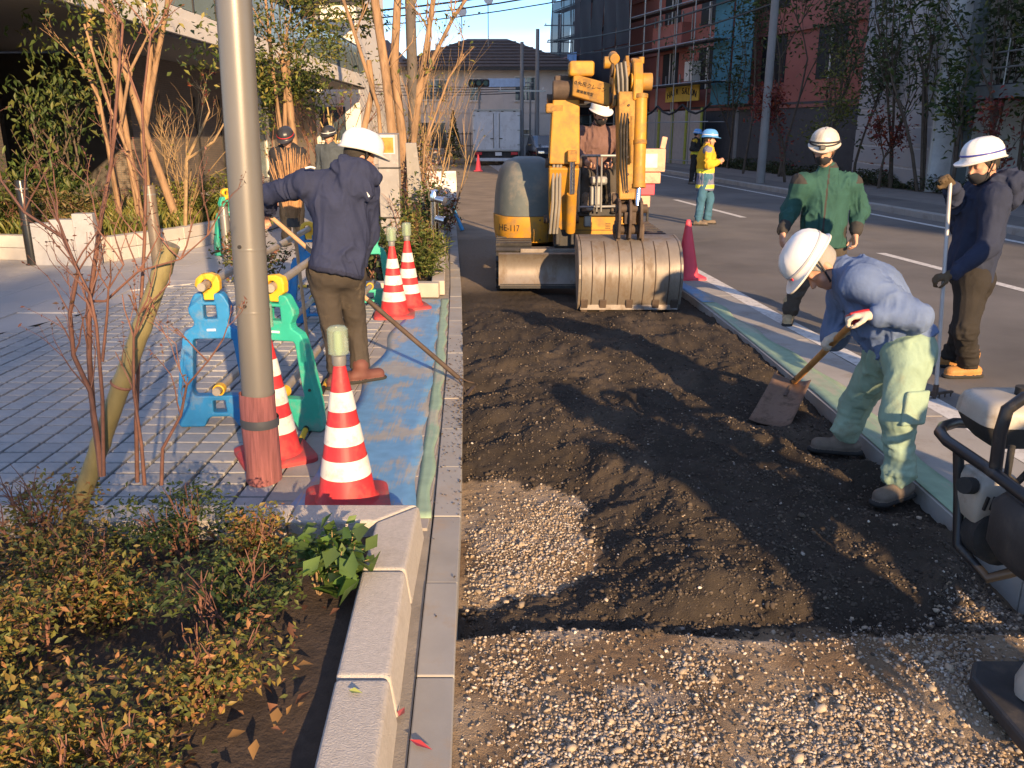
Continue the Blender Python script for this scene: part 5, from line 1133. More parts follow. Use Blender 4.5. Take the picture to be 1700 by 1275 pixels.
tiger('yellow and black bar lying by the raking man\'s feet', gr(492, 755), gr(548, 625)); tiger('yellow and black bar lying across behind the raking man', gr(470, 478), gr(650, 478))
# lamp post
lp = thing('lamp_post', 'thick grey lamp post wrapped in pink mesh at its foot', 'lamp post', (-1.275, 4.0, 0)); lp.rotation_euler = (0, R(1.6), 0)
m_post = mat('post_paint', (.19, .18, .165), .36, metal=.3, var=.06, vs=2, bump=.03, bs=120)
b = MB(); b.lathe([(.079, 0), (.078, .9), (.0775, 1.6), (.073, 6.5)], n=40); b.build('post', m_post, lp, smooth=40)
for z in (.88, 1.18): b = MB(); b.lathe([(.0795, z), (.0800, z+.008), (.0795, z+.012)], n=40, caps=False); b.build('joint_ring', m_post, lp, smooth=40)
for z, a in ((.92, -100), (1.2, -105), (.92, 40)):
    b = MB(); p = Vector((math.cos(R(a)), math.sin(R(a)), 0)); b.cyl(p*.076+UP*z, p*.084+UP*z, .009, n=10); b.build('bolt', m_dark, lp)
b = MB(); b.tube([(0, 0, 6.4), (0, 0, 6.8), (.5, 0, 7.0), (1.1, 0, 7.05)], .04, 12); b.build('lamp_arm', m_post, lp, smooth=50); b = MB(); b.box((1.3, 0, 7.03), (.6, .25, .09)); b.build('lamp_head', m_post, lp, bevel=.03)
m_mesh = mat('pink_mesh', (.23, .085, .085), .8, var=.35, vs=60, stretch=(1, 1, .05), bump=.6, bs=120)
b = MB(); rings = []
for z in np.linspace(0, .47, 12): rings.append([Vector((math.cos(a)*(.087+.006*math.sin(3*a+z*9)+.02*max(0, .12-z)), math.sin(a)*(.087+.006*math.sin(3*a+z*9)+.02*max(0, .12-z)), z)) for a in np.linspace(0, 2*math.pi, 40, endpoint=False)])
b.loft(rings, caps=False); b.build('mesh_wrap', m_mesh, lp, smooth=60)
b = MB(); b.lathe([(.0935, .30), (.0945, .31), (.0945, .335), (.0935, .345)], n=40, caps=False); b.build('tape_band', mat('dark_tape', (.06, .065, .075), .5), lp, smooth=60)
# stone pillar with brochure box, leaning board
pl = thing('sign_pillar', 'grey stone pillar with an orange plate on top, wrapped in film', 'pillar', (-1.69, 12.0, 0))
m_stone = mat('wrapped_stone', (.27, .255, .24), .45, var=.14, vs=4, bump=.15, bs=30, dirt=((.42, .40, .38), .3, 9))
b = MB(); b.loft([[Vector((x, y_, z)) for x, y_ in ((-.14, -.11), (.14, -.11), (.14, .11), (-.14, .11))] for z in (0, 1.68)]); b.v[-4] = (-.14, -.11, 1.66); b.v[-3] = (.14, -.11, 1.66); b.build('shaft', m_stone, pl, bevel=.012)
b = MB(); b.box((0, -.113, 1.52), (.16, .008, .2)); b.build('plate', mat('orange_plate', (.62, .30, .06), .25, metal=.3, var=.35, vs=9), pl); b = MB(); b.box((0, -.110, 1.53), (.20, .006, .25)); b.build('plate_border', mat('pale_border', (.5, .5, .5), .4), pl)
for z in (.55, 1.22): b = MB(); b.box((0, 0, z), (.292, .232, .022)); b.build('strap', m_dark, pl)
bd = thing('leaning_board', 'grey stone board leaning against the pillar behind', 'board', (-1.36, 12.4, .06)); b = MB(); b.plate([(-.12, 0), (.16, 0), (.03, 1.5), (-.12, 1.5)], .05); b.build('board', m_stone, bd, bevel=.006); bd.rotation_euler = (R(8), 0, 0)
# fire hydrant inlet
fh = thing('standpipe', 'polished steel standpipe inlet among the shrubs', 'standpipe', (-1.04, 11.5, .0))
b = MB(); b.lathe([(.055, .05), (.055, .80), (.075, .82), (.08, .90), (.06, .95), (.02, .96)], n=24); b.build('pipe', m_chrome, fh, smooth=40)
for z in (.84, .58): b = MB(); b.cyl((.03, -.04, z), (.13, -.09, z-.02), .045, n=18); o = b.build('outlet', m_chrome, fh, smooth=40); b = MB(); b.cyl((.125, -.0875, z-.019), (.15, -.10, z-.024), .055, n=18); b.build('cap', m_chrome, o, smooth=40)
# blue boards propped at the kerb
pb = thing('propped_boards', 'pair of sky blue boards propped at the kerb beyond the shrubs', 'boards', (-1.1, 15.3, 0)); m_sky = mat('sky_blue_board', (.08, .32, .58), .6, var=.15)
for a, c in (((-.20, 0, 0), (-.19, .1, .75)), ((.22, -.1, .0), (-.17, .08, .86))): b = MB(); b.bar(a, c, .09, .035); b.build('board', m_sky, pb, bevel=.004)
# bollards
def bollard(label, x, y_, h, r, m): t = thing('bollard', label, 'bollard', (x, y_, 0), 0, 'plaza bollards'); b = MB(); b.lathe([(r, 0), (r, h-.015), (r*.93, h), (.02, h+.003)], n=24); b.build('post', m, t, smooth=40); b = MB(); b.lathe([(r*1.002+.001, h-.12), (r*1.002+.002, h-.10)], n=24, caps=False); b.build('ring', m_tube, t); b = MB(); b.lathe([(r+.02, .004), (r+.02, .012)], n=24); b.build('foot_ring', m_dark, t)
bollard('glossy black bollard at the far left of the plaza', -6.36, 11.2, 1.1, .075, mat('black_gloss', (.02, .02, .02), .25)); bollard('brown grey bollard behind the bare twigs', -4.58, 10.9, 1.05, .075, mat('brown_grey_paint', (.15, .12, .09), .4)); bollard('slim steel bollard left of the lamp post', -3.80, 11.3, .75, .06, m_post)
# low stone wall and upright stones
def stone_wall(root, pts, h, th, ln, m, courses=2):
    pts = [Vector((*p, 0)) for p in pts]
    for a, c in zip(pts[:-1], pts[1:]):
        L_ = (c-a).length; n = max(1, round(L_/ln)); d = (c-a)/n; ang = math.atan2(d.y, d.x)
        for k in range(n):
            for q in range(courses):
                p = a+d*(k+.5); b = MB(); b.box((p.x, p.y, h/courses*(q+.5)-.002), (d.length-.006, th-(q*.006), h/courses-.005), rz=ang); b.build('wall_stone', m, root, bevel=.006, seg=1)
m_wall = mat('pale_wall_stone', (.46, .43, .39), .8, var=.1, vs=3, bump=.25, bs=120, orand=.06)
wl_ = thing('low_wall', 'low pale stone retaining wall round the left planting', 'wall'); stone_wall(wl_, [(-10, 12.0), (-7.1, 11.75), (-5.5, 11.5), (-4.95, 12.65), (-4.5, 14.3), (-4.4, 16)], .34, .18, .5, m_wall)
for i, (x, w, h, lab) in enumerate(((-6.17, .26, .55, 'upright grey stone, left of the three at the low wall'), (-5.88, .3, .60, 'upright grey stone, middle of the three at the low wall'), (-5.58, .26, .68, 'tallest upright grey stone at the low wall'))):
    t = thing('upright_stone', lab, 'stone', (x, 11.22-.03*i, 0), .05*i, 'upright stones by the wall'); b = MB(); b.box((0, 0, h/2), (w, .16, h)); b.build('block', mat('grey_upright_stone', (.33, .33, .34), .8, var=.12, vs=6, bump=.3, bs=90), t, bevel=.008)
# kerb round the shrub bed beside the trench
sb = thing('shrub_bed', 'stone edged shrub bed between pavement and trench behind the cones', 'planter')
m_bedst = mat('bed_edge_stone', (.44, .39, .33), .8, var=.12, vs=4, bump=.25, bs=120, orand=.06)
stone_wall(sb, [(-1.75, 9.0), (-.78, 8.97)], .16, .14, .5, m_bedst, 1); stone_wall(sb, [(-.80, 9.05), (-1.05, 12.5), (-1.55, 18), (-2.6, 30)], .16, .14, .6, m_bedst, 1)
b = MB(); b.add([(-1.85, 9.05, .09), (-.85, 9.05, .09), (-1.6, 18, .09), (-2.7, 30, .09), (-5, 30, .09), (-3, 14, .09), (-2.2, 11, .09)], [tuple(range(7))]); b.build('bed_soil', MATS['bed_soil'], sb)
b = MB(); b.add([(-14, 11.9, .28), (-7.1, 11.8, .28), (-5.5, 11.6, .28), (-4.95, 12.7, .28), (-4.5, 14.3, .28), (-4.4, 16, .28), (-4.6, 17, .28), (-14, 17, .28)], [tuple(range(8))]); b.build('bed_soil', MATS['bed_soil'], wl_)
# warning light crate stand behind the digger
cs = thing('warning_stand', 'stack of pale orange boxes on a stand behind the digger', 'stand', (2.05, 13.1, 0)); m_peach = mat('peach_box', (.62, .36, .24), .6, var=.2, vs=5, dirt=((.5, .12, .1), .3, 5))
for z0, z1, w in ((1.12, 1.45, .46), (.95, 1.11, .40), (.78, .94, .32), (.60, .77, .26)): b = MB(); b.box((-.23+w/2, 0, (z0+z1)/2), (w, .3, z1-z0)); b.build('box', m_peach if z0 != .78 else m_cpink, cs, bevel=.012)
b = MB(); b.box((.0, -.153, 1.28), (.22, .006, .2)); b.build('label_panel', mat('pale_label', (.62, .62, .52), .5), cs)
for x in (-.18, .02): b = MB(); b.cyl((x, 0, 0), (x, 0, .6), .02, n=8); b.build('leg', m_dark, cs)
b = MB(); b.bar((.2, 0, 1.45), (.23, 0, 1.62), .05, .08); b.build('handle', m_peach, cs, bevel=.01)
# ================================================================== PLANTS
m_leaf = mat('leaf', (1, 1, 1), .5, var=.12, vs=4, attr='tint', transl=.28, spec=.35)
m_bark = mat('bark_orange', (.29, .18, .10), .9, var=.4, vs=9, stretch=(1, 1, .22), bump=1.0, bs=45, dirt=((.12, .08, .05), .35, 10)); m_barkd = mat('bark_dark', (.10, .075, .055), .9, var=.3, vs=9, bump=.5, bs=50); m_twig = mat('twig_red', (.20, .095, .065), .75, var=.25, vs=20); m_twigp = mat('twig_pale', (.30, .20, .10), .8, var=.25, vs=20)
def leaf_mesh(name, C, size, cols, parent, up=.3, droop=0., asp=.42, m=None, jit=.55):
    """folded four-point leaves, one per centre"""
    C = np.asarray(C, float); n = len(C); s = size*(1-jit+2*jit*RNG.random(n))[:, None]
    d = RNG.normal(size=(n, 3)); d[:, 2] = d[:, 2]*.6-droop*1.6; d /= np.linalg.norm(d, axis=1)[:, None]
    q = RNG.normal(size=(n, 3)); q[:, 2] += up*3; w = np.cross(d, q); w /= np.linalg.norm(w, axis=1)[:, None]+1e-9; nn = np.cross(w, d)
    a = C-d*s*.5; t = C+d*s*.5-nn*s*.12; l = C-d*s*.05+w*s*asp*.5+nn*s*.08; r = C-d*s*.05-w*s*asp*.5+nn*s*.08
    V = np.stack([a, l, t, r], 1).reshape(-1, 3); i = np.arange(n)*4; F = np.concatenate([np.stack([i, i+1, i+2], 1), np.stack([i, i+2, i+3], 1)])
    cc = np.array(cols)[RNG.integers(len(cols), size=n)]*RNG.uniform(.7, 1.3, (n, 1)); return nmesh(name, V, F, m or m_leaf, parent, colors=np.repeat(cc, 4, 0))
def blob(n, c, r, clump=None, k=14):
    """points clustered into clumps inside an ellipsoid"""
    c = np.array(c); r = np.array(r); cen = RNG.normal(size=(k, 3)); cen /= np.linalg.norm(cen, axis=1)[:, None]; cen *= RNG.random((k, 1))**.45
    i = RNG.integers(k, size=n); p = cen[i]+RNG.normal(size=(n, 3))*.21; return c+p*r
def grow(mb, p, d, ln, r, depth, spread=.5, up=.15, n=(2, 3), tips=None, sides=5, ratio=.68):
    p = Vector(p); d = Vector(d).normalized(); pts = [p]; rs = [r]; seg = 3
    for k in range(seg):
        d = (d+Vector((random.gauss(0, .11), random.gauss(0, .11), random.gauss(0, .08)+up*.15))).normalized(); p = p+d*ln/seg; pts.append(p); rs.append(r*(1-.42*(k+1)/seg))
    mb.tube(pts, rs, sides, caps=False)
    if tips is not None: tips.append(pts[-1]); tips.append(pts[-2])
    if depth > 0:
        for k in range(random.randint(*n)):
            q = pts[random.choice((1, 2, 3, 3))]; x, y, _ = frame_from(d); a = random.uniform(0, 6.28); nd = d+(x*math.cos(a)+y*math.sin(a))*spread*random.uniform(.6, 1.3)+UP*up
            grow(mb, q, nd, ln*ratio*random.uniform(.75, 1.15), r*.52, depth-1, spread, up, n, tips, max(3, sides-1), ratio)
def plant(name, label, cat, base, group=None): return thing(name, label, cat, base, 0, group)
def rel(mb, t): return off(mb, t.location)
def lv(pts, t): return np.array([tuple(p) for p in pts])-np.array(t.location)
GR1 = [(.05, .085, .022), (.07, .11, .028), (.10, .13, .035), (.035, .06, .018), (.14, .15, .04)]
GRY = [(.20, .20, .04), (.13, .16, .035), (.27, .23, .06), (.08, .11, .025)]
GRD = [(.06, .085, .035), (.045, .065, .025), (.085, .105, .04)]
RED = [(.22, .035, .03), (.14, .03, .025), (.28, .07, .03)]
# --- left group
t = plant('evergreen_tree', 'drooping dark evergreen before the tiled wall at far left', 'tree', (-7.0, 13.4, .28)); b = MB(); tips = []
for k in range(5): grow(b, (-7.0+random.uniform(-.15, .15), 13.4+random.uniform(-.1, .1), .28), (random.uniform(-.25, .25), random.uniform(-.2, .2), 1), 1.05, .035, 2, .45, .3, tips=tips)
rel(b, t).build('trunk', m_barkd, t, smooth=60); C = np.concatenate([blob(1150, (-7.0, 13.4, 1.75), (.75, .7, 1.25), k=30), blob(450, (-7.25, 13.2, .85), (.55, .5, .5), k=10)]); leaf_mesh('crown', C-np.array(t.location), .12, GR1, t, droop=.7, asp=.34)
t = plant('pruned_tree', 'many-stemmed orange barked tree with pruned stubs at left', 'tree', (-5.5, 13.05, .28)); b = MB(); L0 = t.location
stems = [([(228, 332, 13), (212, 240, 13), (196, 140, 13.1), (180, 40, 13.1), (170, -60, 13.2)], .058), ([(276, 316, 13.2), (248, 240, 13.2), (222, 160, 13.1), (190, 60, 13.1), (165, -80, 13.1)], .062), ([(245, 320, 13.3), (238, 230, 13.3), (246, 130, 13.3), (252, 40, 13.4), (246, -60, 13.4)], .05), ([(238, 226, 13.3), (258, 110, 13.3), (276, 20, 13.3), (285, -60, 13.3)], .045), ([(196, 330, 13.5), (180, 235, 13.5), (150, 120, 13.5), (148, 20, 13.5)], .055), ([(222, 300, 12.9), (200, 210, 12.9), (215, 120, 12.9), (235, 80, 12.9)], .03), ([(190, 300, 13), (165, 165, 13), (122, 78, 13)], .028), ([(212, 250, 12.8), (182, 180, 12.8), (140, 40, 12.8)], .025)]
def rooted(pts, z):
    P_ = [at(*p) for p in pts]; d_ = P_[0]-P_[1]
    return ([P_[0]+d_*((P_[0].z-z)/max(.2, -d_.z))]+P_) if P_[0].z > z+.03 else P_
for pts, r in stems:
    q_ = rooted(pts, .26) if pts[0][1] > 290 else [at(*p) for p in pts]; b.tube(q_, [r*(1.06-.4*i/(len(q_)-1)) for i in range(len(q_))], 9)
tips = []
for pts, r in stems[:6]:
    for q in pts[2:]: grow(b, at(*q), (random.uniform(-.6, .6), random.uniform(-.3, .3), .8), .55, .014, 2, .6, .2, tips=tips)
rel(b, t).build('trunk', m_bark, t, smooth=60)
C = [np.array(at(px, py, 13.1))+RNG.normal(size=(95, 3))*np.array((.18, .25, .22)) for px, py in ((160, 20), (150, 80), (140, 130), (170, 115), (180, -10), (110, 0), (205, 20), (330, 105), (355, 60), (250, 20))]; leaf_mesh('crown', np.concatenate(C)-np.array(L0), .10, GRY+GR1, t, droop=.4)
t = plant('bare_shrub', 'bare twiggy shrub with fine orange twigs left of the lamp post', 'shrub', at(300, 325, 13.6)*1.0); t.location.z = .28; b = MB(); tips = []
for k in range(6): grow(b, t.location+Vector((random.uniform(-.1, .1), 0, 0)), (random.uniform(-.45, .6), random.uniform(-.3, .3), 1), .9, .02, 4, .5, .12, (2, 3), tips, 4, .72)
rel(b, t).build('stems', m_twigp, t); leaf_mesh('last_leaves', lv(random.sample(tips, min(len(tips), 60)), t), .05, RED+GRY, t)
t = plant('bare_shrub', 'forked bare shrub with red buds beside the lamp post', 'shrub', at(300, 312, 12.9)); t.location.z = .28; b = MB(); tips = []
b0 = t.location.copy(); b.tube([b0, at(310, 265, 12.9), at(335, 215, 12.9), at(348, 185, 12.9)], [.03, .026, .02, .014], 6); b.tube([at(310, 265, 12.9), at(355, 235, 12.9), at(372, 205, 12.9)], [.02, .016, .012], 6)
for q in ((348, 185, 12.9), (372, 205, 12.9), (330, 225, 12.9)): grow(b, at(*q), (random.uniform(-.2, .5), 0, .7), .4, .01, 3, .7, .1, tips=tips, sides=4)
rel(b, t).build('stems', m_twigp, t); leaf_mesh('last_leaves', lv(random.sample(tips, 40), t), .06, RED, t)
t = plant('evergreen_tree', 'pruned yellowish evergreen above the two workers behind the lamp post', 'tree', (-4.55, 16.6, .2)); b = MB(); tips = []
for pts, r in (([(488, 235, 16.6), (478, 150, 16.6), (468, 95, 16.6)], .07), ([(472, 240, 16.6), (474, 160, 16.6), (480, 90, 16.6)], .045), ([(465, 235, 16.6), (455, 130, 16.6), (448, 60, 16.6)], .03), ([(470, 240, 16.5), (450, 100, 16.5), (440, -10, 16.5)], .03)): b.tube([at(*pts[0])-UP*1.2]+[at(*p) for p in pts], [r*1.1, r, r*.9, r*.8], 8)
for q in ((468, 95, 16.6), (480, 90, 16.6), (448, 60, 16.6), (474, 160, 16.6)):
    for _ in range(2): grow(b, at(*q), (random.uniform(-.7, .7), random.uniform(-.4, .4), .8), .8, .018, 3, .6, .2, tips=tips)
rel(b, t).build('trunk', m_bark, t, smooth=60); C = np.concatenate([blob(1500, at(470, 60, 16.6), (.9, .8, .95), k=26), blob(900, at(440, 140, 16.8), (.5, .5, .8), k=12), blob(700, at(520, 150, 17), (.6, .5, .7), k=12), blob(600, at(500, 10, 16.6), (1.0, .6, .5), k=10)]); leaf_mesh('crown', C-np.array(t.location), .095, GRY+GR1, t, droop=.25)
t = plant('bare_shrub', 'dense brown shrub with purple twigs behind the dark helmeted workers', 'shrub', (-4.1, 17.6, .2)); b = MB(); tips = []
for k in range(13): grow(b, t.location+Vector((random.uniform(-.8, .8), random.uniform(-.3, .3), 0)), (random.uniform(-.3, .3), random.uniform(-.2, .2), 1), 1.25, .018, 3, .45, .25, (2, 3), tips, 4, .7)
rel(b, t).build('stems', m_twig, t); leaf_mesh('last_leaves', lv(random.sample(tips, min(len(tips), 500)), t), .06, GRY+[(.16, .07, .09), (.12, .08, .05)], t)
t = plant('pruned_tree', 'thick forked orange trunked tree above the stone pillar', 'tree', (-1.95, 13.5, .1)); b = MB(); tips = []
for pts, r in (([(652, 330, 13.4), (652, 230, 13.4), (640, 120, 13.4), (622, 0, 13.4), (612, -80, 13.4)], .082), ([(668, 330, 13.5), (668, 230, 13.5), (654, 110, 13.5), (660, 0, 13.5), (668, -80, 13.5)], .078), ([(612, 330, 13.7), (604, 215, 13.7), (618, 150, 13.7), (612, 100, 13.7)], .06), ([(690, 330, 13.2), (686, 210, 13.2), (712, 110, 13.2), (752, 30, 13.2), (800, -40, 13.2)], .035), ([(680, 300, 13.2), (696, 150, 13.2), (712, 50, 13.2), (725, -40, 13.2)], .05), ([(640, 330, 13.6), (628, 180, 13.6), (590, 60, 13.6), (560, -30, 13.6)], .035), ([(700, 330, 13.3), (705, 240, 13.3), (745, 130, 13.3), (770, 90, 13.3)], .02)):
    q_ = rooted(pts, .07); b.tube(q_, [r*(1.05-.35*i/(len(q_)-1)) for i in range(len(q_))], 9)
for q in ((712, 110, 13.2), (752, 30, 13.2), (696, 150, 13.2), (712, 50, 13.2), (686, 210, 13.2), (745, 130, 13.3), (640, 120, 13.4), (590, 60, 13.6), (705, 240, 13.3)):
    for _ in range(2): grow(b, at(*q), (random.uniform(-.5, .7), random.uniform(-.3, .3), .9), .6, .012, 3, .55, .2, tips=tips, sides=4)
rel(b, t).build('trunk', m_bark, t, smooth=60); leaf_mesh('crown', np.concatenate([lv(random.sample(tips, min(150, len(tips))), t), blob(500, at(560, 60, 14.2), (.5, .5, .9), k=14)-np.array(t.location), blob(260, at(600, 20, 14), (.4, .4, .4), k=8)-np.array(t.location)]), .08, GRY, t, droop=.3)
t = plant('bare_shrub', 'loose tangle of thin branches right of the forked tree', 'shrub', (-1.45, 14.6, .1)); b = MB(); tips = []
for k in range(9): grow(b, t.location+Vector((random.uniform(-.35, .35), random.uniform(-.3, .3), 0)), (random.uniform(-.15, .35), random.uniform(-.2, .2), 1), 1.3, .014, 3, .38, .25, (2, 3), tips, 4, .72)
rel(b, t).build('stems', m_twigp, t); leaf_mesh('last_leaves', lv(random.sample(tips, min(len(tips), 120)), t), .05, GRY, t)
# canes tied round the young trees
t = plant('cane_support', 'crossed bamboo canes supporting the shrubs behind the workers', 'canes', (-3.3, 16.2, .1))
for k in range(9): b = MB(); x = random.uniform(-.5, .5); b.cyl((x, 0, 0), (x*-.35+random.uniform(-.1, .1), random.uniform(-.1, .2), random.uniform(1.5, 2.1)), .014, n=7); b.build('cane', mat('cane', (.42, .30, .12), .6, var=.2), t, smooth=40)
def shrub(label, base, r, n, size, cols, stems=7, h=None, up=.5, asp=.45, nm='shrub', cat='shrub', group=None):
    t = plant(nm, label, cat, base, group); b = MB(); h = h or r[2]*1.6
    for k in range(stems): grow(b, t.location+Vector((random.uniform(-.4, .4)*r[0], random.uniform(-.4, .4)*r[1], 0)), (random.uniform(-.5, .5), random.uniform(-.5, .5), 1), h*.55, .008, 2, .5, .2, sides=3)
    rel(b, t).build('stems', m_twig, t); leaf_mesh('foliage', blob(n, (0, 0, h*.55), (r[0], r[1], h*.55), k=22), size, cols, t, up=up, asp=asp); return t
gS = 'shrubs in the bed beside the trench'
shrub('round brownish green shrub above the white sheet in the bed', (-1.6, 15.6, .1), (.6, .6, .7), 2200, .06, [(.14, .15, .04), (.20, .12, .05), (.09, .10, .03), (.24, .15, .07)], group=gS, h=1.6)
shrub('pinkish flecked shrub behind the steel standpipe', (-1.45, 13.4, .1), (.5, .5, .5), 1800, .06, [(.40, .24, .18), (.30, .14, .09), (.16, .15, .06), (.45, .38, .32)], group=gS, h=1.2)
shrub('dark green shrub tight against the steel standpipe', (-1.35, 11.9, .1), (.35, .35, .4), 1500, .06, GR1, group=gS, h=.85)
shrub('yellow green clump in front of the standpipe', (-1.25, 10.6, .1), (.42, .4, .3), 1800, .05, GRY+[(.24, .16, .06)], group=gS, h=.55)
shrub('spiky green clump at the front end of the bed', (-1.12, 9.55, .1), (.33, .38, .3), 1900, .09, [(.11, .15, .035), (.08, .12, .03), (.18, .18, .05)], group=gS, h=.5, asp=.14)
shrub('dark leafy shrub behind the pair of cones', (-1.62, 9.7, .1), (.3, .3, .3), 900, .08, GRD, group=gS, h=.6)
shrub('reddish low shrub at the kerb by the blue boards', (-1.1, 14.1, .1), (.25, .4, .3), 700, .05, RED+GRY, group=gS, h=.6)
shrub('brown and green low shrub under the broom', (-3.0, 9.9, .02), (.5, .4, .3), 1300, .06, [(.12, .13, .03), (.25, .11, .06), (.08, .09, .03)], group=gS, h=.55)
gW = 'low plants behind the stone wall'
for i, (x, y_, rx, hh, cols, lab) in enumerate(((-7.75, 12.25, .45, .75, GRY, 'brown green bush at the far left behind the black bollard'), (-7.3, 12.5, .5, .6, GR1, 'green bush just right of the black bollard'), (-6.6, 12.4, .55, .55, [(.2, .14, .06), (.12, .13, .04)], 'dry brown bush behind the upright stones'), (-5.3, 13.6, .7, .6, [(.19, .21, .04), (.13, .17, .035), (.26, .22, .05)], 'sunlit yellow green bush under the pruned tree'), (-4.9, 14.6, .55, .65, [(.15, .18, .035), (.22, .2, .05), (.09, .12, .03)], 'bright green bush right of the brown bollard'), (-4.75, 15.7, .4, .7, [(.5, .47, .42), (.10, .12, .05), (.3, .1, .1)], 'white flowering bush beside the teal barrier'))):
    shrub(lab, (x, y_, .28), (rx, .5, hh), 1500, .07, cols, group=gW, h=hh, asp=.3)
# white sheet in the bed
ws = thing('crumpled_sheet', 'crumpled white plastic sheet behind the shrubs by the kerb', 'sheet', (-1.5, 14.75, .1)); V = []; F = []
for j in range(10):
    for i in range(14): x, z = -.55+1.1*i/13, .35+.6*j/9; V.append((x, .12*float(vnoise(np.array([[x*3, z*3, 0.]]), 1.3, 4)[0]), z))
for j in range(9):
    for i in range(13): F.append((j*14+i, j*14+i+1, (j+1)*14+i+1, (j+1)*14+i))
o = nmesh('sheet', V, F, mat('white_plastic', (.72, .70, .66), .4, var=.05), ws); o.modifiers.new('t', 'SOLIDIFY').thickness = .004
# grass on the raised bed
def blades(name, n, fn, hmin, hmax, cols, m=None):
    P = fn(n); a = RNG.uniform(0, 6.28, n); h = RNG.uniform(hmin, hmax, n); w = .006+.006*RNG.random(n); dx, dy = np.cos(a), np.sin(a); bend = RNG.uniform(.2, .8, n)*h
    V = np.stack([P+np.stack([-dy*w, dx*w, 0*w], 1), P+np.stack([dy*w, -dx*w, 0*w], 1), P+np.stack([dx*bend*.4+dy*w*.7, dy*bend*.4-dx*w*.7, h*.6], 1), P+np.stack([dx*bend, dy*bend, h], 1)], 1).reshape(-1, 3)
    i = np.arange(n)*4; F = np.concatenate([np.stack([i, i+1, i+2], 1), np.stack([i, i+2, i+3], 1)]); cc = np.array(cols)[RNG.integers(len(cols), size=n)]*RNG.uniform(.7, 1.3, (n, 1))
    o = nmesh(name, V, F, m or m_leaf, None, colors=np.repeat(cc, 4, 0)); return o
def bedpts(n):
    y = RNG.uniform(11.9, 16.5, n); x = RNG.uniform(-10, 0, n); xr = np.interp(y, [11.7, 12.65, 14.3, 16], [-5.6, -5.0, -4.62, -4.5]); x = np.minimum(x*.58-4.2, xr); x = np.where(x > xr-.02, xr-RNG.random(n)*1.8, x); return np.stack([x, y, np.full(n, .28)], 1)
tag(blades('grass', 9000, bedpts, .1, .32, GRY+[(.2, .2, .05), (.24, .17, .07)]), 'green and yellow grass covering the raised left bed', 'grass', kind='stuff')
# --- near bed: shrubs, twigs, stake, fallen leaves
gN = 'low shrubs in the near planting bed'
YG = [(.28, .20, .05), (.20, .19, .04), (.12, .14, .035), (.35, .17, .07)]
for i, (x, y_, r, hh, lab) in enumerate(((-2.35, 2.95, .28, .42, 'tall yellow tipped shrub at the left edge of the near bed'), (-1.88, 3.05, .2, .36, 'orange tipped small shrub left of the bamboo stake'), (-1.36, 3.08, .22, .25, 'dark green small shrub in front of the lamp post'), (-1.02, 3.05, .14, .2, 'little orange green sprig right of the lamp post'), (-2.5, 2.2, .4, .35, 'yellow green shrub at the bottom left of the bed'), (-1.65, 2.25, .38, .3, 'wide low shrub in the middle of the near bed'), (-1.1, 1.75, .28, .26, 'low shrub near the bottom edge of the picture'), (-1.0, 2.6, .25, .24, 'low shrub close behind the granite kerb'), (-2.0, 1.6, .4, .3, 'shrub with yellow and orange leaves at the lower left corner'), (-1.55, 2.72, .3, .26, 'dense low shrub right of the bamboo stake foot'), (-.92, 2.15, .22, .2, 'small dense shrub beside the granite kerb joint'), (-1.5, 1.62, .32, .26, 'dense orange tipped shrub at the middle of the bottom edge'))):
    shrub(lab, (x, y_, .06), (r, r, hh), 3600 if r > .25 else 1500, .024, YG if i not in (2, 7) else GR1, group=gN, h=hh, stems=9)
t = plant('broadleaf_plant', 'bright green broad leaved plant hanging over the granite kerb', 'plant', (-.72, 2.78, .06)); b = MB(); tips = []
for k in range(9): grow(b, t.location, (random.uniform(-.3, .9), random.uniform(-.6, .9), .9), .16, .005, 1, .6, .1, tips=tips, sides=4)
rel(b, t).build('stems', m_twigp, t); leaf_mesh('foliage', np.concatenate([lv(tips, t), lv(tips, t)+RNG.normal(size=(len(tips), 3))*.03, lv(tips, t)+RNG.normal(size=(len(tips), 3))*.045]), .075, [(.09, .17, .035), (.13, .20, .05), (.07, .12, .03)], t, up=.9, asp=.6)
t = plant('strap_leaf_plant', 'plant with long pale green strap leaves at the bottom edge', 'plant', (-.98, 1.62, .06))
for k in range(9):
    a = random.uniform(0, 6.28); b = MB(); pts = [Vector((.0, 0, .0))+Vector((math.cos(a)*.3*s*s, math.sin(a)*.3*s*s, .28*s-.22*s**3)) for s in np.linspace(0, 1, 7)]
    side = Vector((-math.sin(a), math.cos(a), 0)); V = [tuple(p+side*w) for p, q in zip(pts, (.009, .012, .013, .012, .010, .007, .001)) for w in (-q, q)]; b.add(V, [(2*i, 2*i+1, 2*i+3, 2*i+2) for i in range(6)]); b.build('leaf', mat('strap_leaf', (.17, .23, .08), .5, var=.15), t, smooth=60, recalc=False)
t = plant('bare_shrub', 'bare reddish stems rising in front of the plaza at left', 'shrub', at(172, 800, 3.05)); t.location.z = .06; b = MB(); tips = []
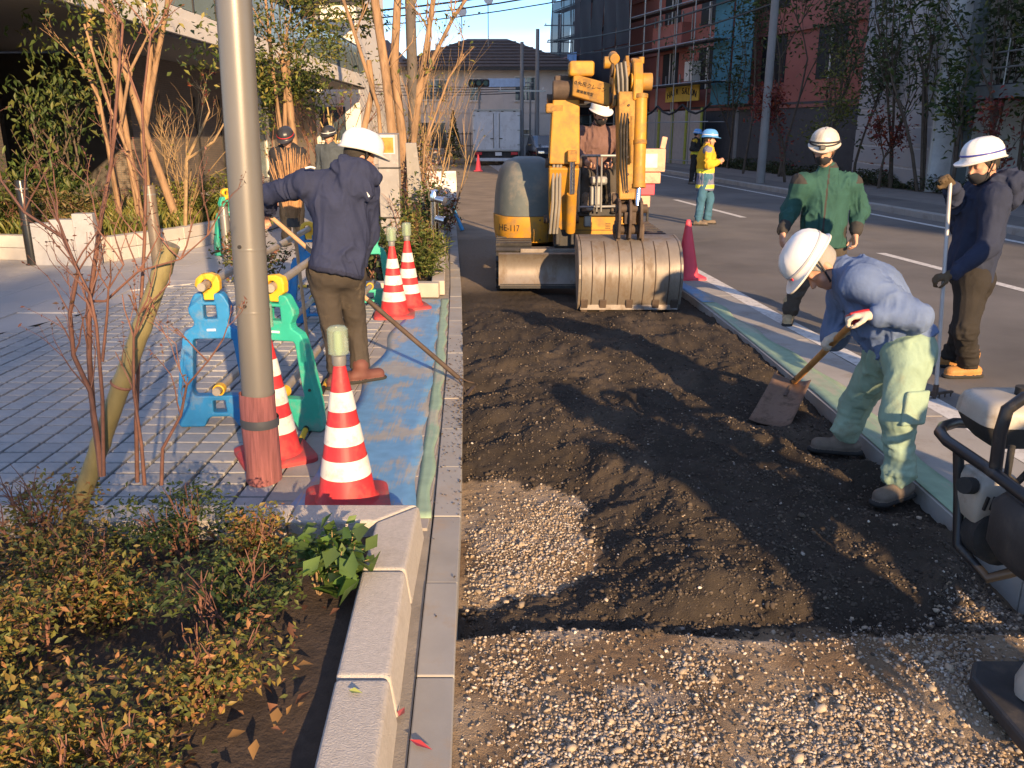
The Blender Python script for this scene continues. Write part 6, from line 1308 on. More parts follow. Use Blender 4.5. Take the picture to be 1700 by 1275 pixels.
S = [([(168, 790, 3.05), (160, 715, 3.05), (150, 650, 3.05), (122, 590, 3.05), (116, 520, 3.05), (130, 450, 3.05), (105, 395, 3.05), (40, 352, 3.05), (2, 300, 3.05)], .011), ([(170, 790, 3.08), (155, 690, 3.08), (148, 590, 3.08), (148, 505, 3.08), (165, 380, 3.1), (185, 270, 3.1), (195, 150, 3.1), (204, 40, 3.1)], .012), ([(172, 790, 3.02), (170, 660, 3.02), (160, 540, 3.02), (150, 490, 3.02), (125, 440, 3.0), (95, 360, 3.0)], .008), ([(228, 800, 3.2), (226, 700, 3.2), (232, 540, 3.2), (240, 400, 3.2), (242, 300, 3.2), (236, 180, 3.2), (250, 60, 3.2)], .009), ([(240, 805, 3.0), (235, 740, 3.0), (222, 650, 3.0), (222, 560, 3.0), (232, 520, 3.0)], .008), ([(268, 805, 3.0), (270, 745, 3.0), (300, 690, 3.0), (310, 640, 3.0), (345, 600, 3.0)], .008), ([(150, 500, 3.08), (175, 500, 3.08), (230, 450, 3.08), (300, 430, 3.08), (345, 390, 3.08)], .006), ([(170, 600, 3.0), (178, 520, 3.0), (180, 480, 3.0), (205, 440, 3.0)], .006)]
for pts, r in S:
    b.tube([at(*p) for p in pts], [r*(1-.6*i/(len(pts)-1)) for i in range(len(pts))], 6)
    for q in pts[2:]:
        for _ in range(2): grow(b, at(*q), (random.uniform(-.8, .8), random.uniform(-.4, .4), .8), .16, .0035, 2, .6, .2, (1, 2), tips, 4)
rel(b, t).build('stems', m_twig, t, smooth=60); tag(leaf_mesh('buds', lv(tips, t), .016, [(.25, .10, .07), (.18, .10, .05)], t), kind='stuff')
bs0, bs1 = gr(104, 915, .05), at(284, 406, 3.15); bst = thing('bamboo_stake', 'thick green bamboo stake leaning in front of the plaza', 'stake', bs0); b = MB(); pts = []; rs = []
for k in range(41):
    s = k/40; nd = min(abs(s-q) for q in (.16, .37, .57, .76, .93)); pts.append((bs1-bs0)*s); rs.append(.037-.004*s+(.0045 if nd < .013 else 0))
b.tube(pts, rs, 16); b.build('cane', mat('bamboo', (.22, .185, .085), .45, var=.22, vs=7, stretch=(1, 1, .4), dirt=((.10, .085, .05), .35, 6)), bst, smooth=50)
for s in (.16, .57): b = MB(); p = (bs1-bs0)*s; b.lathe([(.041, -.006), (.044, 0), (.041, .006)], p, 18, caps=False, axis=(bs1-bs0)); b.build('tie', m_twig, bst)
x = RNG.uniform(-2.9, -.62, 420); y_ = RNG.uniform(1.3, 3.2, 420); C = np.stack([x, y_, np.full(420, .095)], 1); o = leaf_mesh('fallen_leaves', C, .045, [(.22, .10, .05), (.15, .07, .04), (.30, .17, .06)], None, up=3, asp=.6); tag(o, 'brown fallen leaves strewn over the near planting bed', 'leaves', kind='stuff')
for i, (px_, py_, c_, lab) in enumerate(((698, 1238, (.45, .05, .06), 'long red leaf lying on the left kerb'), (668, 1183, (.35, .08, .08), 'small red leaf by the granite kerb foot'), (590, 1150, (.35, .38, .10), 'pale green leaf on the granite kerb top'))):
    p = gr(px_, py_, .146 if i == 2 else .006); b = MB(); L_ = .085 if i == 0 else .045; b.add([(-L_/2, 0, .002), (-.01, .012, .008), (L_/2, .004, .003), (-.005, -.011, .006)], [(0, 1, 2), (0, 2, 3)]); o = b.build('fallen_leaf', mat('leaf_colour_%s' % 'abc'[i], c_, .5), None, loc=p, recalc=False); o.rotation_euler = (0, 0, (-.6, 1.2, -.4)[i]); tag(o, lab, 'leaf')
# --- street trees across the road
gT = 'young street trees across the road'
def stree(label, px, Y, h, w, n, cols, size=.16, base=.12, ev=0.0):
    p = at(px, 260, Y); t = plant('street_tree', label, 'tree', (p.x, Y, base), gT); b = MB(); tips = []
    for k in range(random.choice((1, 2, 3))): grow(b, t.location+Vector((random.uniform(-.1, .1), random.uniform(-.1, .1), 0)), (random.uniform(-.12, .12), random.uniform(-.1, .1), 1), h*.5, .05, 3, .42, .35, (2, 4), tips, 6, .66)
    rel(b, t).build('trunk', m_barkd, t, smooth=60); T = lv(tips, t); i = RNG.integers(len(T), size=n); C = T[i]+RNG.normal(size=(n, 3))*np.array((w*.16, w*.16, w*.16)); C[:, 2] = np.abs(C[:, 2]); leaf_mesh('crown', C, size, cols, t, droop=.1); return t
RS = [('dark green tree at the scaffolded building corner', 1205, 38, 7, 2.2, 1170, GRD), ('tall dense green tree left of the concrete pole', 1235, 33, 7.5, 2.2, 1170, GRD), ('tall green tree right of the concrete pole', 1300, 31, 8.0, 2.0, 1170, GR1), ('bushy green tree before the salmon wall', 1365, 29, 6.5, 2.0, 1170, GRD), ('dark bushy tree at the left edge of the panelled building', 1425, 27, 3.6, 1.6, 810, GRD), ('thin tree with clumped leaves before the panelled wall', 1480, 25, 6.0, 1.3, 900, GRD), ('slender tree at the right edge of the panelled wall', 1535, 23.5, 6.0, 1.3, 900, GR1), ('slim pale stemmed tree at the car park frame', 1580, 22, 4.0, 1.3, 700, GR1), ('loose tree before the car park behind the navy man', 1640, 21.5, 5.0, 1.6, 1100, GRD), ('small tree at the right picture edge', 1690, 20.5, 4.0, 1.5, 1000, GR1)]
for a in RS: stree(*a)
for a in (('small red leaved maple behind the green jacketed man', 1310, 27.5, 2.6, 1.2, 1300, RED), ('small yellow green maple behind the green jacketed man', 1372, 25.5, 2.9, 1.2, 1100, [(.16, .17, .03), (.20, .18, .05), (.10, .12, .03)]), ('small red maple low at the panelled wall', 1462, 24.5, 1.7, .9, 600, RED), ('small red maple at the right behind the navy man', 1668, 20.0, 2.6, .9, 500, RED)): stree(*a, size=.11)
def hpts(n):
    y = RNG.uniform(16, 42, n); x = XF(y)+3.3+RNG.random(n)*1.1; return np.stack([x, y, .12+.45*RNG.random(n)*(.6+.4*np.sin(y*1.7))], 1)
o = leaf_mesh('ground_cover', hpts(14000), .10, GRD+[(.09, .07, .03), (.05, .06, .02)], None, up=.6); tag(o, 'low dark ground cover along the far pavement', 'ground cover', kind='stuff')
# --- trees added out of view to the right, crowns flattened to shade the plaza
for i, (d_, tx, ty, rr_, n, lab) in enumerate(((36.0, -3.7, 5.3, 2.0, 420, 'added shade tree out of view behind the camera across the road'), (41.0, -6.2, 9.6, 1.4, 160, 'second added shade tree out of view behind the camera'))):
    h_ = d_*math.tan(R(SUN_EL)); p = Vector((tx+d_*math.sin(R(SUN_AZ)), ty-d_*math.cos(R(SUN_AZ)), 0)); t = plant('street_tree', lab, 'tree', p, gT); b = MB(); b.tube([(0, 0, 0), (.1, 0, h_*.5), (0, 0, h_)], [.2, .14, .06], 8)
    for k in range(26): grow(b, (0, 0, h_-random.uniform(.1, .6)), (random.gauss(0, 1), random.gauss(0, 1), .15), 1.2, .05, 2, .5, .1, sides=4)
    b.build('trunk', m_barkd, t); leaf_mesh('crown', blob(n, (0, 0, h_), (rr_, rr_, rr_*.24), k=22), .30, GRD, t)
# ================================================================== BUILDINGS, STREET FAR OFF
def tiles(name, c1, c2, sc=6.0, w=.5, h=.25):
    m = bpy.data.materials.new(name); m.use_nodes = True; t = m.node_tree; N = t.nodes.new; K = t.links.new; p = t.nodes['Principled BSDF']; p.inputs['Roughness'].default_value = .6
    co = N('ShaderNodeTexCoord'); sp = N('ShaderNodeSeparateXYZ'); K(co.outputs['Object'], sp.inputs[0]); ad = N('ShaderNodeMath'); K(sp.outputs[0], ad.inputs[0]); K(sp.outputs[1], ad.inputs[1]); cb = N('ShaderNodeCombineXYZ'); K(ad.outputs[0], cb.inputs[0]); K(sp.outputs[2], cb.inputs[1])
    b = N('ShaderNodeTexBrick'); b.inputs['Scale'].default_value = sc; b.inputs['Color1'].default_value = (*c1, 1); b.inputs['Color2'].default_value = (*c2, 1); b.inputs['Mortar'].default_value = (.12, .11, .10, 1); b.inputs['Mortar Size'].default_value = .03; b.inputs['Brick Width'].default_value = w; b.inputs['Row Height'].default_value = h; b.offset = 0
    K(cb.outputs[0], b.inputs[0]); K(b.outputs[0], p.inputs['Base Color']); bp = N('ShaderNodeBump'); bp.inputs['Strength'].default_value = .4; bp.inputs['Distance'].default_value = .01; K(b.outputs[1], bp.inputs['Height']); bp.invert = True; K(bp.outputs[0], p.inputs['Normal']); MATS[name] = m; return m
m_tile = tiles('wall_tile', (.20, .155, .12), (.17, .13, .10), 4.2, .45, .22); m_wht = mat('white_render', (.68, .64, .58), .7, var=.05, vs=2); m_soff = mat('soffit', (.22, .21, .20), .8, var=.06); m_void = mat('dark_interior', (.02, .02, .022), .7); m_alu = mat('bronze_frame', (.06, .055, .05), .4, metal=.4)
m_gl = mat('balcony_glass', (.22, .28, .27), .12, var=.1, vs=1, spec=.7); m_win = mat('window_glass', (.05, .07, .09), .06, var=.2, vs=1, spec=.8)
ab = thing('apartment_building', 'modern apartment building with tiled base and glass balconies at left', 'building', (-9, 16, 0))
def ap(name, mb, m, par=None, **k): return off(mb, (-9, 16, 0)).build(name, m, par or ab, **k)
b = MB(); b.box((-8.7, 11.8, 1.72), (1.5, 3.8, 3.44)); ap('wall', b, m_tile)
b = MB(); b.box((-9.25, 24.9, 1.72), (.5, 8.0, 3.44)); ap('wall', b, m_tile)
b = MB(); b.box((-9.35, 38, 1.72), (.3, 8, 3.44)); ap('wall', b, m_tile)
b = MB(); b.box((-12.0, 18, 1.7), (.2, 6, 3.4)); b.box((-10.7, 15.3, 1.7), (2.4, .2, 3.4)); b.box((-10.7, 20.8, 1.7), (2.4, .2, 3.4)); ap('entrance_recess', b, mat('recess_wall', (.09, .08, .07), .8))
b = MB(); b.box((-11.6, 31, 1.7), (.2, 5.0, 3.4)); ap('lobby_wall', b, m_void)
for y_ in (29.2, 30.5, 31.8, 33.1):
    b = MB(); b.box((-9.3, y_+.65, 1.6), (.03, 1.2, 3.2)); w = ap('glass_door', b, m_gl); b = MB(); b.box((-9.28, y_, 1.65), (.1, .08, 3.3)); ap('door_frame', b, m_wht, w)
for y_ in (22.6, 25.2, 27.3):
    b = MB(); b.box((-8.985, y_, 1.3), (.04, .16, 2.6)); ap('slit_window', b, m_alu)
b = MB(); b.box((-10.8, 23.5, 3.62), (8.4, 33, .34)); ap('floor_slab', b, m_soff)
b = MB(); b.box((-6.555, 23.5, 3.66), (.09, 33.0, .30)); f1 = ap('fascia', b, m_wht, bevel=.01); b = MB(); b.box((-6.62, 23.5, 3.92), (.14, 33, .2)); ap('fascia', b, m_wht, bevel=.01)
b = MB(); b.box((-6.75, 16.9, 6.2), (.5, 1.1, 5.2)); ap('pillar', b, m_wht, bevel=.02)
lv_ = MB(); lv_.box((-6.9, 13.6, 6), (.1, 5.3, 4)); lb = ap('louvre_back', lv_, m_void)
for k in range(16): b = MB(); b.box((-6.75, 13.6, 4.2+k*.16), (.12, 5.3, .05), ry=R(25)); ap('louvre_slat', b, m_alu, lb)
b = MB(); b.box((-8.4, 28.5, 6.4), (.2, 22, 5.2)); up_ = ap('upper_wall', b, m_wht)
for y_ in np.arange(18.6, 39, 3.0): b = MB(); b.box((-8.28, y_+1.2, 5.3), (.06, 1.9, 2.2)); w = ap('window', b, m_win, up_); b = MB(); b.box((-8.24, y_+1.2, 5.3), (.04, .06, 2.2)); ap('mullion', b, m_wht, w)
y_ = 17.6
while y_ < 39: b = MB(); b.box((-6.62, y_+.68, 4.58), (.02, 1.3, 1.05)); gq = ap('balcony_glass', b, m_gl); b = MB(); b.box((-6.62, y_, 4.58), (.05, .05, 1.15)); ap('balcony_post', b, m_alu, gq); y_ += 1.4
b = MB(); b.box((-6.62, 28.5, 5.15), (.07, 22, .05)); ap('handrail', b, m_alu)
b = MB(); b.box((-7.5, 28.5, 7.0), (2.2, 22, .3)); ap('balcony_slab', b, m_wht)
# tall white building further left behind the trees
wb = thing('white_building', 'white rendered building lit by the sun behind the left trees', 'building', (-9.6, 46, 0)); b = MB(); b.box((0, 0, 6), (5, 9, 12)); w_ = b.build('wall', m_wht, wb)
for z in (2, 5, 8):
    for x in (-1.4, 1.2): b = MB(); b.box((x, -4.52, z), (1.2, .06, 1.5)); q = b.build('window', m_win, w_); b = MB(); b.box((x, -4.56, z-.8), (1.4, .12, .08)); b.build('sill', m_wht, q)
# house at the junction
hs = thing('house', 'two storey house with dark hipped roof at the end of the street', 'house', (-1.5, 55, 0)); m_hw = mat('house_render', (.56, .51, .46), .85, var=.08, vs=1.5); m_roof = mat('roof_tile', (.11, .085, .075), .8, var=.15, vs=3, bump=.6, bs=14)
b = MB(); b.box((0, 0, 2.6), (10.6, 8, 5.2)); hw = b.build('wall', m_hw, hs)
b = MB(); E_ = .7; b.add([(-5.3-E_, -4-E_, 5.0), (5.3+E_, -4-E_, 5.0), (5.3+E_, 4+E_, 5.0), (-5.3-E_, 4+E_, 5.0), (-1.2, 0, 7.0), (1.2, 0, 7.0)], [(0, 1, 5, 4), (1, 2, 5), (2, 3, 4, 5), (3, 0, 4), (3, 2, 1, 0)]); rf = b.build('roof', m_roof, hs)
b = MB(); b.box((0, -4.7, 5.0), (12.0, .12, .16)); b.build('gutter', m_dark, rf)
for k in range(9):
    s = (k+.5)/9.6; b = MB(); hy = -4-E_+(4+E_)*s; hw_ = 6.0-(6.0-1.2)*s; b.box((0, hy, 5.0+2.0*s+.03), (hw_*2, .12, .045), rx=0); b.build('tile_course', m_roof, rf)
for x, z, w, h_ in ((-2.9, 3.9, 1.5, 1.1), (2.3, 3.95, 1.2, 1.3), (-.6, 3.9, .6, 1.2), (-3.2, 1.4, 1.7, 1.5), (1.9, 1.6, 1.4, .3)):
    b = MB(); b.box((x, -4.02, z), (w, .08, h_)); q = b.build('window', m_win, hw); b = MB(); b.box((x, -4.07, z), (.05, .04, h_)); b.build('mullion', m_wht, q)
    for dz in (-1, 1): b = MB(); b.box((x, -4.07, z+dz*h_/2), (w+.12, .06, .07)); b.build('frame_bar', m_wht, q)
for x in np.arange(-5, 5.2, 1.0): b = MB(); b.box((x, -4.008, 2.55), (.02, .02, 5.0)); b.build('cladding_joint', m_hw, hw)
b = MB(); b.box((0, -4.02, 2.7), (10.6, .05, .10)); b.build('band', m_hw, hw)
for i, (x, z, lab) in enumerate(((-1.75, 8.3, 'lower white dish on the house roof, left one'), (-.2, 8.95, 'upper white dish on the house roof ridge'))):
    an = thing('roof_dish', lab, 'antenna', (-1.2+x*1.0, 53.5, 6.6), 0, 'white dishes on the house roof'); b = MB(); b.cyl((0, 0, -.2 if i else -.9), (0, 0, z-6.6), .03, n=6); b.build('mast', m_tube, an); b = MB(); b.lathe([(.02, .0), (.16, .03), (.27, .10), (.29, .14)], (0, -.05, z-6.6), 20, axis=Vector((.25, -1, .2))); o = b.build('dish', m_wht, an, smooth=50)
nb = thing('neighbour_house', 'brown roofed house beyond the trees left of the end house', 'house', (-11.5, 62, 0)); b = MB(); b.box((0, 0, 2.7), (9, 8, 5.4)); b.build('wall', m_hw, nb); b = MB(); b.add([(-5.2, -4.7, 5.3), (5.2, -4.7, 5.3), (5.2, 4.7, 5.3), (-5.2, 4.7, 5.3), (-3.0, 0, 7.6), (3.0, 0, 7.6)], [(0, 1, 5, 4), (1, 2, 5), (2, 3, 4, 5), (3, 0, 4), (3, 2, 1, 0)]); b.build('roof', mat('brown_tile', (.16, .10, .075), .8, bump=.5, bs=12), nb)
for x in (-2.5, 1.5): b = MB(); b.box((x, -4.03, 3.9), (1.6, .08, 1.2)); b.build('window', m_win, nb)
nb = thing('neighbour_house', 'red roofed house far behind at the right of the end house', 'house', (5.6, 80, 0)); b = MB(); b.box((0, 0, 3.2), (8, 8, 6.4)); b.build('wall', m_hw, nb); b = MB(); b.add([(-4.6, -4.6, 6.3), (4.6, -4.6, 6.3), (4.6, 4.6, 6.3), (-4.6, 4.6, 6.3), (-3.0, 0, 8.3), (3.0, 0, 8.3)], [(0, 1, 5, 4), (1, 2, 5), (2, 3, 4, 5), (3, 0, 4), (3, 2, 1, 0)]); b.build('roof', mat('red_tile', (.26, .11, .08), .8), nb); b = MB(); b.box((-1, -4.03, 4.4), (1.6, .08, 1.2)); b.build('window', m_win, nb)
fe = thing('iron_fence', 'dark iron fence before the end house', 'fence', (-3.6, 49.4, 0)); b = MB(); b.box((0, 0, .3), (6.4, .2, .6)); b.build('plinth', m_conc, fe)
for z in (.85, 1.5): b = MB(); b.box((0, 0, z), (6.4, .04, .05)); b.build('rail', m_dark, fe)
for k in range(28): b = MB(); b.box((-3.1+k*.23, 0, 1.1), (.035, .03, 1.0)); b.build('bar', m_dark, fe)
t = plant('conifer', 'small dark conifer beside the white truck', 'tree', (-3.1, 46.5, 0)); b = MB(); b.tube([(0, 0, 0), (0, 0, 2.6)], [.05, .015], 6); b.build('trunk', m_barkd, t); z = RNG.random(1500); a = RNG.uniform(0, 6.28, 1500); rr_ = (1-z)*.62*np.sqrt(RNG.random(1500)); leaf_mesh('crown', np.stack([rr_*np.cos(a), rr_*np.sin(a), .3+z*2.4], 1), .13, GRD, t)
# white box truck
tr = thing('box_truck', 'white box truck seen from the rear on the far lane', 'truck', (-.78, 44.0, 0)); m_tw = mat('truck_white', (.62, .63, .64), .45, var=.1, vs=2, dirt=((.40, .38, .35), .3, 3)); m_tail = mat('tail_light', (.60, .02, .03), .3)
b = MB(); b.box((0, 2.6, 1.68), (2.38, 5.2, 2.0)); bx = b.build('cargo_box', m_tw, tr, bevel=.03)
for x in (-.58, .58): b = MB(); b.box((x, -.015, 1.68), (1.12, .03, 1.86)); dd = b.build('rear_door', m_tw, bx, bevel=.01); b = MB(); b.cyl((x*.25, -.05, .85), (x*.25, -.05, 2.5), .02, n=8); b.build('lock_rod', m_tube, dd); b = MB(); b.box((x*.25+.08*np.sign(x), -.06, 1.3), (.16, .03, .04)); b.build('handle', m_dark, dd)
for x in (-1.12, 1.12):
    for z in (1.0, 1.7, 2.4): b = MB(); b.box((x, -.04, z), (.14, .03, .05)); b.build('hinge', m_tube, bx)
for zz in (.73, 2.66): b = MB(); b.box((0, -.03, zz), (2.38, .08, .07)); b.build('frame_bar', m_tube, bx)
for k in range(4): b = MB(); b.box((-.9+.6*k, -.04, 2.60), (.12, .03, .04)); b.build('marker_lamp', m_dark, bx)
b = MB(); b.box((0, .6, .52), (2.2, 1.0, .3)); b.build('chassis', m_dark, tr)
b = MB(); b.box((0, .0, .28), (2.1, .1, .16)); b.build('bumper', m_tw, tr, bevel=.02)
for x in (-.9, .9): b = MB(); b.box((x, -.02, .58), (.34, .06, .14)); b.build('tail_light', m_tail, tr, bevel=.01)
b = MB(); b.box((0.1, -.02, .56), (.33, .03, .17)); b.build('number_plate', m_white, tr)
for x in (-.95, .95):
    for y_ in (1.2, 5.9): b = MB(); b.cyl((x-.14, y_, .4), (x+.14, y_, .4), .4, n=24); q = b.build('wheel', m_rub, tr, smooth=40); b = MB(); b.cyl((x-.15, y_, .4), (x+.15, y_, .4), .2, n=16); b.build('rim', m_tube, q)
b = MB(); b.loft([[Vector((x, y_, z)) for x, y_, z in ((-1.0, 5.4, .5), (1.0, 5.4, .5), (1.0, 7.0, .5), (-1.0, 7.0, .5))], [Vector((x, y_, z)) for x, y_, z in ((-1.0, 5.4, 1.4), (1.0, 5.4, 1.4), (1.0, 7.0, 1.4), (-1.0, 7.0, 1.4))], [Vector((x, y_, z)) for x, y_, z in ((-.92, 5.45, 2.2), (.92, 5.45, 2.2), (.92, 6.6, 2.2), (-.92, 6.6, 2.2))]]); b.build('cab', m_tw, tr, bevel=.04)
for x in (-1.3, 1.3): b = MB(); b.box((x, 6.6, 1.9), (.2, .06, .38)); b.build('mirror', m_dark, tr)
# black car
ca = thing('parked_car', 'black car standing right of the white truck', 'car', (1.75, 42.5, 0), R(6)); m_car = mat('car_black', (.012, .012, .014), .18, var=.1, coat=.6)
prof_ = [(-2.1, .35), (-2.15, .7), (-1.9, .95), (-1.2, 1.0), (-.55, 1.45), (.9, 1.5), (1.7, 1.05), (2.1, .95), (2.15, .4)]
b = MB(); b.loft([[Vector((x, y_*(1-.03*abs(k)), .35+(z-.35)*(1-.04*abs(k)))) for y_, z in prof_] for k, x in ((1, -.85), (.3, -.72), (0, 0), (.3, .72), (1, .85))]); cb = b.build('body', m_car, ca, smooth=50, bevel=.03)
b = MB(); b.add([(-.66, -1.16, 1.03), (.66, -1.16, 1.03), (.58, -.62, 1.43), (-.58, -.62, 1.43)], [(0, 1, 2, 3)]); o = b.build('windscreen', m_win, cb); o.location = (0, -.03, .03); o.modifiers.new('t', 'SOLIDIFY').thickness = .01
for x in (-.62, .62): b = MB(); b.box((x, -2.08, .72), (.3, .1, .12)); b.build('headlight', m_chrome, cb, bevel=.02)
for x in (-.98, .98): b = MB(); b.box((x, -.6, 1.05), (.18, .08, .13)); b.build('mirror', m_car, cb, bevel=.03)
b = MB(); b.box((0, -2.14, .48), (.36, .03, .16)); b.build('number_plate', m_white, cb)
for x in (-.8, .8):
    for y_ in (-1.35, 1.35): b = MB(); b.cyl((x-.1, y_, .32), (x+.1, y_, .32), .32, n=22); q = b.build('wheel', m_rub, ca, smooth=40); b = MB(); b.cyl((x-.105, y_, .32), (x+.105, y_, .32), .2, n=14); b.build('rim', m_tube, q)
# poles, signals, wires
m_pole = mat('pole_concrete', (.23, .225, .22), .8, var=.12, vs=2); gP = 'utility poles along the street'
def pole(label, x, y_, h, r, m=m_pole, arms=()):
    t = thing('utility_pole', label, 'pole', (x, y_, 0), 0, gP); b = MB(); b.cyl((0, 0, -.1), (0, 0, h), r, r*.72, n=16); b.build('pole', m, t, smooth=40)
    for z, w in arms: b = MB(); b.box((0, 0, z), (w, .08, .08)); a = b.build('cross_arm', m_tube, t); [MB().lathe([(.03, 0), (.05, .05), (.02, .14)], (sx*w*.45, 0, z+.04), 8).build('insulator', m_wht, a) for sx in (-1, 1)]
    return t
p = at(1265, 268, 27); pole('pale concrete pole before the scaffolded building', p.x, 27, 10.5, .135, arms=((6.1, 1.6), (7.4, 1.8)))
p = at(891, 250, 46); pole('tall dark steel pole behind the digger', p.x, 46, 6.6, .13, m_dark if False else m_pole); p = at(866, 250, 45); pole('shorter dark pole right of the white truck', p.x, 45, 5.9, .12, m_pole, ((3.6, 2.4),))
p = at(688, 230, 24); pole('dark pole among the branches left of the house', p.x, 24, 9, .16, mat('pole_dark', (.10, .085, .075), .85, var=.2)); p = at(927, 200, 70); pole('distant pole with transformer left of the scaffolding', p.x, 70, 10.2, .2, m_pole, ((8.2, 2.0), (9.4, 2.4))); p = at(1222, 250, 40); pole('grey pole by the teal sheets', p.x, 40, 11, .16, arms=((6.0, 1.5),))
sg = thing('traffic_signal', 'horizontal three lens traffic signal before the house', 'traffic signal', (-1.65, 44.5, 0)); b = MB(); b.cyl((0, .2, 0), (0, .2, 3.9), .06, n=10); b.build('post', m_pole, sg); b = MB(); b.box((0, 0, 3.95), (1.05, .2, .36)); hb = b.build('housing', m_dark, sg, bevel=.08)
for k in range(3): b = MB(); b.cyl((-.34+.34*k, -.12, 3.95), (-.34+.34*k, -.1, 3.95), .13, n=18); b.build('lens', mat('signal_lens', (.03, .10, .08), .3), hb); b = MB(); b.lathe([(.15, 0), (.15, .2)], (-.34+.34*k, -.1, 3.95), 18, caps=False, axis=(0, -1, 0)); q = b.build('visor', m_dark, hb)
rs_ = thing('street_sign', 'pale blue street name board under the house window', 'sign', (-.0, 46.2, 0)); b = MB(); b.cyl((.95, .1, 0), (.95, .1, 4.0), .05, n=8); b.build('post', m_pole, rs_); b = MB(); b.box((-.3, 0, 4.05), (1.9, .05, .42)); b.build('board', mat('sign_pale_blue', (.35, .45, .60), .4), rs_); b = MB(); b.box((.5, .06, 4.05), (1.2, .05, .06)); b.build('bracket', m_pole, rs_)
ORD = ['lowest', 'second from below', 'third from below', 'fourth from below', 'fifth from below', 'sixth from below', 'seventh from below', 'eighth from below', 'ninth from below', 'tenth from below', 'topmost']
gC = 'overhead cables across the street'
def cable(label, a, c, sag, r):
    a, c = Vector(a), Vector(c); b = MB(); b.tube([(c-a)*s-UP*sag*4*s*(1-s) for s in np.linspace(0, 1, 15)], r, 5); o = b.build('overhead_cable', mat('cable_black', (.012, .012, .014), .6), None, smooth=60, loc=a); tag(o, label, 'cable', gC); return o
PL = at(688, 230, 24); PR = at(1265, 268, 27)
for i in range(11):
    z = 5.3+i*.33; cable('black cable crossing the sky to the concrete pole, %s' % ORD[i], (-14-.3*i, 38+i*.3, z+.5), (PR.x-.6+.12*i, 27, z+1.2-.04*i), .75+.05*(i % 3), .02+.007*(i % 3))
for i in range(6):
    z = 5.9+i*.42; cable('black cable from the concrete pole to the right picture edge, %s' % ORD[i], (PR.x-.5+.2*i, 27, z), (13.5, 15-.3*i, z+1.0), .35, .019+.005*(i % 2))
cable('thick black bundled cable before the scaffolding', (PR.x, 27, 5.8), (2.4, 60, 7.4), .4, .04); cable('cable bundle with splice box hanging lower before the scaffolding', (PR.x, 27, 5.3), (2.4, 60, 6.6), .5, .03)
for i in range(4): cable('low cable before the house wall, %s' % ORD[i], (-14, 47+.1*i, 3.9+.22*i), (at(866, 250, 45).x+.2*i, 45, 3.5+.1*i), .25, .02)
# scaffolded building
A_ = Vector((4.1, 60, 0)); B_ = Vector((13.0, 31, 0)); LN = (B_-A_).length; u_ = (B_-A_).normalized(); n_ = Vector((u_.y, -u_.x, 0)); n_ = n_ if n_.x < 0 else -n_      # n_ points to the street
sc_ = thing('scaffolded_building', 'salmon pink building behind scaffolding and dark netting', 'building', A_); m_sal = mat('salmon_render', (.37, .13, .10), .85, var=.1, vs=1); m_teal = mat('teal_sheet', (.03, .16, .22), .6, var=.15, vs=1)
def fb(name, u0, u1, z0, z1, d0, d1, m, par=None, **k):
    b = MB(); q = [u_*u0+n_*d0, u_*u1+n_*d0, u_*u1+n_*d1, u_*u0+n_*d1]; b.add([tuple(p+UP*z) for z in (z0, z1) for p in q], [(3,2,1,0), (4,5,6,7), (0,1,5,4), (1,2,6,5), (2,3,7,6), (3,0,4,7)]); return b.build(name, m, par or sc_, **k)
wl2 = fb('wall', 0, LN, 0, 14, -8, 0, m_sal)
for fl in range(4):
    z = 3.6+fl*2.9
    for u0 in (13.2, 17.0, 22.5, 26.3): w = fb('window', u0, u0+1.7, z, z+1.9, -.02, .03, m_void, wl2); fb('frame', u0+.8, u0+.88, z, z+1.9, .03, .06, m_wht, w)
    bl_ = fb('balcony', 13.0, 16.2, z-.9, z+.25, .05, .6, m_sal, wl2)
    for k in range(5): fb('balcony_rail', 13.1+k*.75, 13.16+k*.75, z+.25, z+.75, .5, .56, m_tube, bl_)
    fb('string_course', 0, LN, z-1.02, z-.9, .001, .12, mat('salmon_band', (.33, .13, .10), .85), wl2)
for u0 in (19.6, 21.3): fb('teal_panel', u0, u0+1.5, 2.8, 13, .7, .74, m_teal)
fb('ac_unit', 16.5, 17.3, 4.0, 4.9, .05, .5, m_wht); fb('hoarding_panel', 13.2, 19.4, .1, 2.6, 1.0, 1.05, mat('hoarding_cream', (.42, .36, .32), .7, var=.1)); fb('base_wall', 0, LN, 0, 2.8, .002, .06, mat('ground_floor_dark', (.07, .07, .075), .7))
for k in range(6): fb('hoarding_post', 12.2+k*1.45, 12.36+k*1.45, 0, 2.7, 1.06, 1.12, mat('yellow_green_post', (.35, .36, .06), .6))
sg2 = fb('shop_sign', 15.2, 18.6, 3.05, 3.85, .75, .8, mat('sign_yellow', (.62, .40, .04), .5, var=.15))
MT = Matrix((u_, UP, n_)).transposed().to_4x4()
for i, ch in enumerate('HAIR SALON'): 
    s_ = (i-4.5)/4.5
    if ch != ' ': text_mesh('letter', ch, .42, m_print, sg2, Matrix.Translation(u_*(16.9+s_*1.35)+n_*.815+UP*(3.52-.16*s_*s_)) @ MT @ Matrix.Rotation(-s_*.3, 4, 'Z'), .008)
